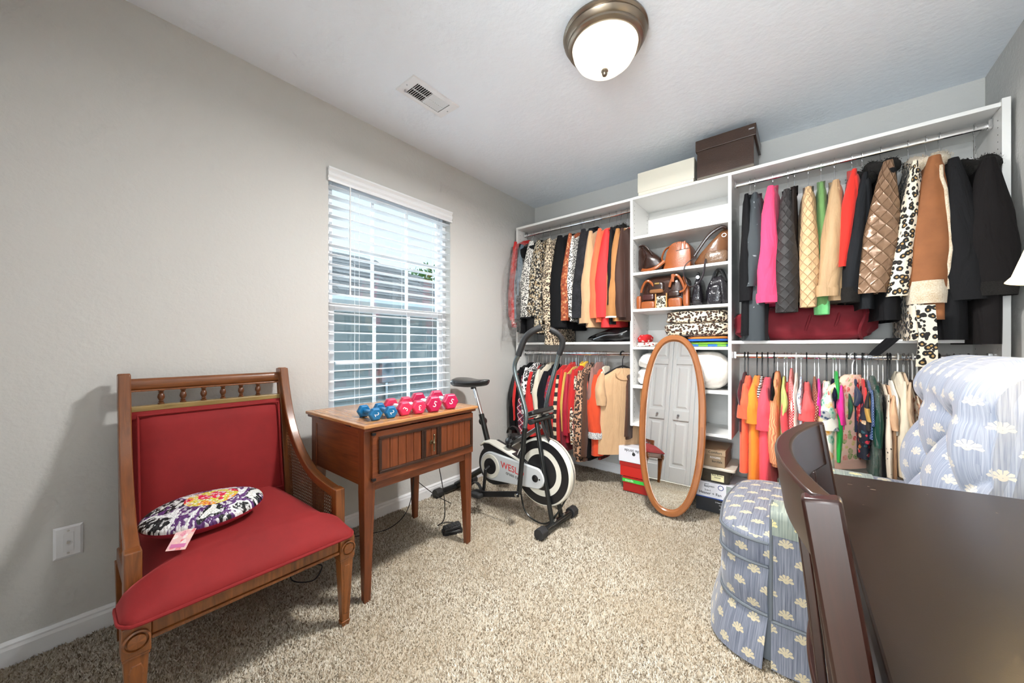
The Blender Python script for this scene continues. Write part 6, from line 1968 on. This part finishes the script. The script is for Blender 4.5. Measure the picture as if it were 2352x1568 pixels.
# the clear cover over the first jacket
cv = thing('garment_cover', 'crinkled clear plastic cover over the dark red leather jacket', 'garment cover', (0.10, 2.66, 1.10))
rgs = []
rnd = random.Random(3)
xa, xb = atY(1140, 700, 2.42).x, atY(1190, 700, 2.42).x
for k in range(12):
    t = k/11
    z = lerp(atY(1160, 562, 2.5).z, atY(1160, 783, 2.42).z, t)
    rg = []
    for j in range(28):
        a = 2*math.pi*j/28
        wv = 1 + 0.10*math.sin(4*a+k*0.7)*t + 0.06*math.sin(9*a-k)*t
        rg.append(V(max(0.006, lerp((xa+xb)/2+0.04, (xa+xb)/2, t) + (xb-xa)*0.5*lerp(0.45, 1.0, min(1, t*3))*math.cos(a)*wv), 2.62 + lerp(0.10, 0.225, min(1, t*4))*math.sin(a)*wv, z))
    rgs.append(rg)
MB().loft(rgs, False, False).build('cover_film', FILM, cv, smooth=70)

# ---- lower left rod
LL = dict(rod='LL')
garment('dress', 'long black dress with red edging nearest the window wall', 'dress', BK, 1163, 18, 846, 985, 1012, hang='black', bodymat=m_cloth('black_red_edge', S(40, 12, 14)), **LL)
garment('blouse', 'black beaded blouse beside the long black dress', 'blouse', m_spots('black_beaded', (0.012, 0.012, 0.012), S(200, 200, 200), 34, 0.13), 1172, 15, 838, 960, 1000, hang='black', **LL)
garment('blouse', 'red draped blouse with a pointed sleeve on the lower left rod', 'blouse', RED3, 1178, 16, 846, 965, 945, hang='cream', sflare=0.5, **LL)
garment('cardigan', 'black cardigan between the red blouse and the plaid shirt', 'cardigan', BK, 1188, 15, 832, 985, 1010, hang='cream', **LL)
garment('plaid_shirt', 'red and navy plaid shirt on the lower left rod', 'shirt', m_plaid('red_navy_plaid', S(176, 34, 40), S(30, 36, 64), S(226, 226, 230), 22), 1190, 16, 850, 990, 995, hang='cream', **LL)
garment('blouse', 'black and white graphic print blouse behind the red jacket', 'blouse', m_spots('graphic_bw', S(230, 230, 228), (0.015, 0.015, 0.016), 38, 0.5), 1200, 14, 832, 950, 990, hang='cream', **LL)
garment('jacket', 'red jacket left of the bike handlebar on the lower rod', 'jacket', RED3, 1212, 26, 842, 985, 1000, 'LL', collar='shirt', hang='cream')
garment('blouse', 'white and black speckled blouse beside the cream jacket', 'blouse', m_spots('white_black_speckle', (0.02, 0.02, 0.02), S(226, 224, 218), 80, 0.34), 1221, 11, 834, 905, 960, hang='white', **LL)
garment('jacket', 'cream jacket beside the plain black blazer', 'jacket', CRE, 1229, 15, 836, 945, 960, 'LL', collar='shirt', hang='cream', show=0.01)
garment('blazer', 'black blazer behind the bike handlebars', 'blazer', m_cloth('black_blazer', S(24, 24, 30)), 1244, 26, 840, 950, 975, 'LL', collar='shirt', hang='cream', show=0.012)
garment('blouse', 'red and blue patterned blouse beside the black blazer', 'blouse', m_floral('red_blue_print', S(150, 34, 44), [S(60, 80, 150), S(220, 120, 110), S(30, 30, 60)], 60), 1254, 12, 850, 945, 970, hang='cream', **LL)
garment('sweater', 'red sweater directly behind the bike console', 'sweater', RED_, 1266, 18, 838, 1000, 1010, 'LL', hang='cream', show=0.012)
garment('striped_dress', 'black and cream wide-striped knit dress behind the bike', 'dress', m_stripe('black_cream_bands', (0.02, 0.018, 0.018), S(224, 206, 170), 14.5, True, 0.5), 1273, 15, 848, 1008, 1012, hang='cream', show=0.01, **LL)
garment('shirt', 'long red shirt right of the striped dress', 'shirt', RED3, 1282, 15, 836, 1012, 1020, 'LL', collar='shirt', hang='cream', show=0.012)
garment('blouse', 'yellow blouse showing as a thin strip among the reds', 'blouse', m_cloth('mustard_silk', S(214, 178, 84)), 1290, 9, 842, 990, 985, hang='cream', show=0.012, **LL)
garment('blouse', 'crimson silk blouse beside the yellow strip', 'blouse', CRIM, 1296, 17, 846, 1000, 1015, hang='cream', show=0.012, **LL)
garment('dress', 'wine jersey dress hanging longest among the reds', 'dress', WINE, 1291, 12, 860, 1030, 1035, hang='cream', **LL)
garment('sweater', 'scarlet sweater with a yellow neckline beside the leopard dress', 'sweater', RED_, 1309, 20, 836, 995, 1010, 'LL', collar='stand', cmat=m_cloth('yellow_neck', S(240, 190, 50)), hang='cream', show=0.012)
garment('blouse', 'white blouse with tan and black print left of the leopard dress', 'blouse', m_leopard('tan_black_print', S(232, 220, 200), S(40, 32, 30), S(214, 150, 90), 60), 1313, 12, 850, 1020, 1030, hang='cream', **LL)
garment('leopard_dress', 'long brown leopard dress on the lower left rod', 'dress', LLONG, 1323, 24, 838, 1050, 1058, 'LL', collar='shirt', hang='cream')
garment('trousers', 'brown and black garment right of the leopard dress', 'trousers', BRN, 1336, 12, 846, 1050, 1058, hang='cream', sleeve=True, **LL)
garment('tunic', 'coral long-sleeved tunic beside a black one', 'tunic', m_cloth('coral_knit', S(226, 96, 70)), 1342, 15, 852, 1000, 1000, hang='cream', half=0.17, yF=2.51, **LL)
garment('dress', 'black dress between the coral and orange tunics', 'dress', BK, 1350, 13, 846, 1050, 1062, hang='cream', half=0.15, yF=2.54, **LL)
garment('jacket', 'mauve suede jacket with a rounded shoulder', 'jacket', MAUV, 1356, 16, 832, 960, 990, hang='clear', half=0.15, yF=2.54, **LL)
g, M0, zt, zh, T = garment('tunic', 'burnt orange tunic with silver embroidered cuff beside the beige T-shirt', 'tunic', ORG, 1362, 30, 848, 1006, 1050, 'LL', hang='black', half=0.16, yF=2.52, sflare=1.2, cuff=(m_spots('silver_embroidery', S(206, 206, 204), S(96, 96, 100), 120, 0.36), 0.045, 1.04))
garment('shirt', 'cream shirt peeking out left of the beige T-shirt', 'shirt', CRE, 1382, 12, 842, 900, 1000, hang='cream', show=0.012, sflare=1.2, half=0.09, yF=2.62, **LL)
garment('top', 'dark red top whose hem peeks out under the beige T-shirt', 'top', m_floral('dark_red_print', S(60, 14, 18), [S(150, 30, 36), (0.02, 0.02, 0.02)], 40), 1376, 10, 858, 1020, 1066, hang='cream', half=0.10, yF=2.60, **LL)
# beige T-shirt turned towards the room
g, M0, zt, zh, T = garment('t_shirt', 'beige short-sleeved T-shirt on a black hanger turned towards the room', 'T-shirt', BEI, 1400, 26, 846, 934, 1052, 'LL', yaw=-42, cx=1430, hang='black', half=0.19, sflare=1.5, show=0.03, th=0.045, flare=1.08, fold=0.035, yF=2.52)
MB().tube([M0 @ V(0.047*0.62 + 0.012, 0.075*math.cos(a)*1.0, zt - 0.035 - 0.055*abs(math.sin(a))**0.8) for a in [math.pi*k/14 for k in range(15)]], 0.003, 6).build('neckband', m_cloth('beige_rib', S(166, 128, 92)), g)
garment('dress', 'brown dress squeezed between the beige T-shirt and the tower', 'dress', BRN, 1441, 9, 862, 1000, 1020, 'LL', hang='black', half=0.08, yF=2.64)

# ---- upper right rod
UR = dict(rod='UR')
garment('coat', 'long black coat against the tower side on the upper right rod', 'coat', BK, 1712, 34, 442, 690, 770, 'UR', 0, 'shirt', hang='wood', flare=1.1)
garment('embroidered_jacket', 'charcoal jacket embroidered with pale flowers at the left of the coats', 'jacket', EMB, 1727, 42, 440, 656, 782, 'UR', 6, 'shirt', hang='wood', flare=1.1, bodymat=EMB, th=0.06, yF=2.45, lean=-0.05)
garment('sweatshirt', 'hot pink fleece sweatshirt among the coats', 'sweatshirt', PINKF, 1765, 48, 424, 692, 690, 'UR', 0, 'stand', sflare=1.15, cuff=(PINKF, 0.05, 1.02), lean=-0.02)
garment('quilted_coat', 'black quilted coat between the pink sweatshirt and cream quilted jacket', 'coat', QBLK, 1806, 50, 430, 716, 712, 'UR', 0, 'shirt', BK, sflare=1.1)
garment('vest', 'dark padded vest left of the cream quilted jacket', 'vest', m_cloth('dark_vest', S(40, 34, 32)), 1822, 20, 420, None, 690, 'UR', 0, 'shirt', sleeve=False)
garment('quilted_jacket', 'cream diamond-quilted jacket sleeve in the middle of the coats', 'jacket', QCRE, 1857, 48, 424, 704, 690, 'UR', 0, 'stand', BRN, sflare=0.85)
garment('jacket', 'sage green jacket with mint lining behind the khaki trench', 'jacket', GRN, 1888, 36, 408, 720, 700, 'UR', 0, 'shirt', hang='black', cuff=(GRN2, 0.07, 1.02), half=0.15, yF=2.54)
garment('trench_coat', 'khaki trench coat with a strapped cuff', 'coat', TREN, 1912, 52, 410, 676, 690, 'UR', 0, 'shirt', sflare=1.1, cuff=(TREN, 0.055, 1.05), yF=2.45, lean=-0.06)
garment('fleece', 'bright red fleece between the trench and the charcoal coat', 'fleece', m_cloth('bright_red_fleece', S(214, 38, 24)), 1952, 42, 386, 610, 640, 'UR', 0, 'stand', sflare=0.8, lean=-0.09)
garment('coat', 'charcoal wool coat with a fur cuff left of the bronze quilted coat', 'coat', CHAR, 1974, 44, 394, 690, 710, 'UR', 0, 'fur', FURB, cuff=(FURB, 0.07, 1.08), lean=-0.09)
garment('quilted_coat', 'shiny bronze quilted coat with a thick black fur collar', 'coat', QBRZ, 2032, 84, 366, 668, 735, 'UR', 4, 'fur', FURB, bodymat=BK, sflare=1.05, yF=2.42, th=0.045, lean=-0.10)
g, M0, zt, zh, T = garment('leopard_coat', 'leopard print coat with a belt hanging below the shelf', 'coat', LCOAT, 2090, 46, 366, 676, 782, 'UR', 0, 'stand', flare=1.15, sflare=1.25, yF=2.44, lean=-0.10)
g12 = g
p0, p1 = atY(2125, 700, 2.44), atY(2128, 842, 2.44)
def belt_ring(p, w, t): return [V(p.x-w, p.y-t, p.z), V(p.x+w, p.y-t, p.z), V(p.x+w, p.y+t, p.z), V(p.x-w, p.y+t, p.z)]
MB().loft([belt_ring(p0, 0.030, 0.004), belt_ring(p0.lerp(p1, 0.5) + V(0.006, -0.004, 0), 0.028, 0.004), belt_ring(p1, 0.034, 0.004)]).build('belt', LCOAT, g12, smooth=40)
g, M0, zt, zh, T = garment('shearling_coat', 'tan suede coat with cream shearling collar and cuffs', 'coat', SUED, 2156, 104, 350, 690, 734, 'UR', 0, 'fur', FURC, cuff=(FURC, 0.10, 1.10), sflare=0.95, yF=2.40, th=0.05, seam=FURC, lean=-0.04)
garment('coat', 'plain black coat between the shearling coat and the last coat', 'coat', BK2, 2222, 92, 350, 686, 780, 'UR', 3, 'stand', sflare=1.1, yF=2.44, th=0.05, lean=0.06)
garment('coat', 'long black coat with black fur collar and cuffs beside the right wall', 'coat', m_cloth('black_suede', S(24, 21, 21)), 2294, 124, 352, 672, 790, 'UR', 0, 'fur', FURB, hang='clear', show=0.03, cuff=(FURB, 0.055, 1.06), sflare=1.1, yF=2.42, th=0.05)
bs = thing('black_belt', 'black fabric belt dangling below the shelf under the bronze coat', 'belt', atY(2020, 818, 2.58))
q0, q1, q2 = atY(2052, 776, 2.585), atY(2030, 795, 2.575), atY(2006, 816, 2.57)
MB().loft([belt_ring(q0, 0.026, 0.003), belt_ring(q1, 0.026, 0.003), belt_ring(q2, 0.022, 0.003)]).build('belt_band', BK, bs, smooth=40)

# ---- lower right rod
def LRg(name, label, cat, mat, c, w, top, sl, hem, hang='cream', **k):
    k.setdefault('show', 0.012)
    return garment(name, label, cat, mat, c, w, top, sl, hem, 'LR', hang=hang, **k)
STR_BW = m_stripe('black_white_stripe', S(230, 226, 220), (0.02, 0.018, 0.02), 70, True, 0.5)
PEACH = m_stripe('peach_crinkle', S(236, 170, 120), S(206, 120, 84), 90, False, 0.5, 0.05)
TROP = m_floral('tropical_print', S(232, 228, 214), [S(230, 70, 50), S(226, 160, 50), S(90, 170, 140), S(40, 60, 90), S(240, 150, 130)], 17, 0.48, 0.9)
NAVF = m_floral('navy_floral', S(20, 24, 40), [S(206, 40, 56), S(230, 120, 40), S(60, 110, 120), S(226, 190, 150)], 34, 0.34, 0.7)
PINKFL = m_floral('pink_floral', S(244, 204, 184), [S(226, 60, 60), S(120, 160, 70), S(236, 130, 120), S(220, 200, 110)], 26, 0.40, 0.7)
LRg('top', 'dark maroon top at the left end of the lower right rod', 'top', m_cloth('maroon_jersey', S(84, 16, 28)), 1699, 10, 856, 930, 990, 'black')
LRg('t_shirt', 'coral orange T-shirt at the left of the lower right rod', 'T-shirt', m_cloth('coral_orange', S(250, 100, 66)), 1707, 26, 864, 962, 1085, 'black', sflare=1.5)
LRg('t_shirt', 'bright orange T-shirt with a short sleeve hanging forward', 'T-shirt', m_cloth('bright_orange', S(250, 140, 40)), 1728, 30, 864, 976, 1120, 'black', sflare=1.6, yF=2.44)
LRg('t_shirt', 'black and white thin-striped T-shirt beside the orange one', 'T-shirt', STR_BW, 1744, 14, 866, 930, 1082, 'black', yF=2.52, half=0.16)
LRg('t_shirt', 'coral pink T-shirt with a wide sleeve', 'T-shirt', m_cloth('coral_pink', S(244, 80, 96)), 1756, 32, 868, 990, 1124, 'black', sflare=1.6)
LRg('top', 'black top between the coral pink T-shirt and the peach blouse', 'top', BK, 1772, 9, 858, 920, 1050, 'black')
LRg('blouse', 'peach crinkled striped blouse on the lower right rod', 'blouse', PEACH, 1780, 24, 854, 1066, 1072, 'cream', sflare=1.3)
LRg('top', 'lime green top beside the peach blouse', 'top', m_cloth('lime_jersey', S(196, 214, 120)), 1797, 14, 866, 960, 1110, 'clear')
LRg('shirt', 'rose coral shirt left of the red polka dots', 'shirt', m_cloth('rose_coral', S(232, 76, 84)), 1804, 18, 880, 1005, 1020, 'cream')
LRg('blouse', 'red blouse with white polka dots', 'blouse', m_dots('red_polka', S(206, 26, 34), S(240, 226, 220), 95, 0.30), 1815, 15, 848, 1000, 1020, 'red')
LRg('cardigan', 'ivory cardigan right of the polka dots', 'cardigan', m_cloth('ivory_pink', S(246, 222, 206)), 1827, 15, 858, 985, 1000, 'white')
LRg('blouse', 'blue print blouse in crinkled plastic', 'blouse', m_floral('blue_print', S(214, 220, 228), [S(60, 90, 160), S(230, 120, 90), S(40, 50, 80)], 55), 1839, 13, 866, 950, 990, 'clear')
LRg('blouse', 'plain coral blouse just above the dark dining chair rail', 'blouse', m_cloth('soft_coral', S(240, 92, 92)), 1853, 30, 880, 968, 1020, 'black', sflare=1.6)
LRg('blouse', 'brown blouse with pale dots', 'blouse', m_dots('brown_dots', S(130, 56, 40), S(236, 206, 180), 90, 0.24), 1873, 12, 868, 968, 1010, 'wood')
LRg('top', 'magenta top left of the tropical shirt', 'top', m_cloth('magenta_a', S(236, 40, 160)), 1883, 12, 872, 955, 980, 'cream')
LRg('tropical_shirt', 'tropical flower print shirt on the lower right rod', 'shirt', TROP, 1904, 40, 878, 992, 1075, 'black', sflare=1.45, yF=2.44)
LRg('top', 'navy top behind the tropical shirt', 'top', m_cloth('navy_jersey', S(24, 28, 52)), 1918, 12, 872, 920, 960, 'clear', half=0.15, yF=2.54)
LRg('top', 'magenta top right of the tropical shirt', 'top', m_cloth('magenta_b', S(240, 44, 150)), 1934, 18, 868, 975, 990, 'cream', sflare=1.3, half=0.15, yF=2.54)
LRg('cardigan', 'bright green cardigan left of the peach floral blouse', 'cardigan', m_cloth('kelly_green', S(20, 176, 66)), 1925, 16, 854, 1060, 1085, 'cream', half=0.15, yF=2.54)
LRg('shirt', 'dark green shirt behind the peach floral blouse', 'shirt', m_cloth('forest_green', S(24, 84, 56)), 1948, 14, 880, 960, 1000, 'black', half=0.10, yF=2.61)
g, M0, zt, zh, T = LRg('blouse', 'peach blouse with red flowers and a smocked hem turned to the room', 'blouse', PINKFL, 1950, 24, 862, None, 1064, 'white', sleeve=False, yaw=-36, cx=1958, flare=1.28, th=0.055, fold=0.03, half=0.175, yF=2.46)
rg = []
for k, z in enumerate((zh+0.002, zh-0.010, zh-0.030, zh-0.045)):
    rg.append([M0 @ V(0.072*math.cos(2*math.pi*j/60)*(1+0.03*(j % 2)), 0.226*math.sin(2*math.pi*j/60)*(1+0.012*(j % 2)), z) for j in range(60)])
MB().loft(rg, False, False).build('smocked_band', m_stripe('smocking', S(240, 200, 180), S(222, 172, 152), 160, True, 0.5), g, smooth=70)
LRg('jeans_jacket', 'dark denim jacket right of the peach floral blouse', 'jacket', m_cloth('dark_denim', S(34, 44, 72)), 1967, 16, 872, 930, 1000, 'black', half=0.10, yF=2.61)
LRg('blouse', 'red flowered blouse left of the navy floral one', 'blouse', m_floral('red_floral', S(170, 30, 40), [S(240, 120, 120), S(30, 30, 50), S(250, 200, 190)], 48), 1972, 12, 880, 965, 1010, 'clear', half=0.10, yF=2.61)
LRg('blouse', 'navy blouse with red and orange flowers', 'blouse', NAVF, 1990, 30, 888, 1020, 1060, 'black', sflare=1.2, yF=2.53, half=0.15)
LRg('top', 'red top behind the navy floral blouse', 'top', RED3, 1990, 10, 872, 940, 1000, 'cream', half=0.15, yF=2.54)
LRg('top', 'black and gold top right of the navy floral blouse', 'top', m_stripe('black_gold', (0.02, 0.018, 0.016), S(206, 164, 84), 5, True, 0.42), 1999, 13, 880, 970, 990, 'wood')
LRg('shirt', 'blue dotted shirt left of the plastic-wrapped green dress', 'shirt', m_dots('blue_dots', S(40, 70, 120), S(210, 220, 230), 110, 0.2), 2007, 12, 876, 980, 1010, 'clear')
g, M0, zt, zh, T = LRg('dress', 'dark green dress wrapped in shiny clear plastic', 'dress', m_cloth('bottle_green', S(26, 66, 54), 0.5), 2019, 26, 866, 1030, 1100, 'clear')
cv2 = thing('garment_cover', 'crinkled clear plastic cover over the dark green dress', 'garment cover', (M0 @ V(0, 0, zh)), 'garment covers')
rgs = []
for k in range(10):
    t = k/9; z = lerp(zt+0.03, zh-0.01, t)
    rgs.append([M0 @ V(lerp(0.02, T*1.5, min(1, t*5))*math.cos(2*math.pi*j/26)*(1+0.12*math.sin(5*j+k)), lerp(0.04, 0.232, min(1, t*5))*math.sin(2*math.pi*j/26)*(1 if math.sin(2*math.pi*j/26) < 0 else 0.95)*(1+0.04*math.sin(3*j+k)), z) for j in range(26)])
MB().loft(rgs, False, False).build('cover_film', FILM, cv2, smooth=70)
LRg('trousers', 'black trousers between the green dress and the lace top', 'trousers', BK, 2034, 9, 882, None, 1100, 'cream', sleeve=False)
LRg('lace_top', 'cream lace top on the lower right rod', 'top', m_spots('cream_lace', S(238, 220, 198), S(70, 54, 44), 44, 0.20), 2046, 18, 886, 1098, 1100, 'clear')
LRg('skirt', 'peach tan skirt beside the cream lace top', 'skirt', m_cloth('peach_tan', S(226, 180, 140)), 2058, 18, 888, 990, 1100, 'black', sflare=1.4)
LRg('trousers', 'white folded trousers on a clip hanger', 'trousers', m_cloth('white_twill', S(246, 238, 226)), 2062, 18, 876, None, 1000, 'black', sleeve=False, yF=2.5)
LRg('cardigan', 'long ivory cardigan near the armchair back', 'cardigan', m_cloth('ivory_knit', S(238, 224, 198)), 2084, 30, 856, 1100, 1104, 'white', sflare=1.3)
LRg('blouse', 'beige pleated blouse right of the ivory cardigan', 'blouse', m_cloth('beige_pleat', S(218, 190, 158)), 2094, 16, 858, 985, 1050, 'cream', yF=2.5)
LRg('shirt', 'taupe shirt beside the brown paisley blouse', 'shirt', m_cloth('taupe', S(186, 152, 122)), 2101, 12, 888, 980, 1040, 'clear')
LRg('blouse', 'white and brown paisley blouse next to the armchair', 'blouse', m_floral('brown_paisley', S(236, 220, 194), [S(176, 92, 44), S(130, 60, 34), S(206, 140, 80)], 28, 0.5, 1.0), 2112, 22, 888, 1050, 1060, 'clear')
LRg('shirt', 'brown checked shirt behind the paisley blouse', 'shirt', m_cloth('brown_check', S(124, 88, 62)), 2122, 14, 876, 970, 1000, 'white')
LRg('top', 'sheer beige top partly hidden by the armchair', 'top', m_cloth('sheer_beige', S(206, 184, 154)), 2134, 16, 866, 960, 1000, 'white')
for k, (u, cc_) in enumerate(((2150, 'white'), (2168, 'cream'), (2186, 'black'), (2206, 'cream'), (2224, 'clear'), (2240, 'cream'), (2262, 'black'), (2282, 'cream'))):
    LRg('shirt', ['white shirt with only its collar above the armchair', 'pale pink shirt hidden behind the armchair back', 'black shirt behind the armchair back', 'cream shirt behind the armchair back', 'grey shirt behind the armchair back', 'ivory shirt behind the armchair back', 'navy shirt behind the armchair back', 'tan shirt behind the armchair back'][k],
        'shirt', [m_cloth('w1', S(236, 234, 228)), m_cloth('w2', S(236, 206, 200)), BK, CRE, m_cloth('w3', S(140, 140, 142)), CRE, m_cloth('w4', S(30, 34, 56)), TAN][k], u, 15, 876, 960, 1000, cc_, yF=2.5)
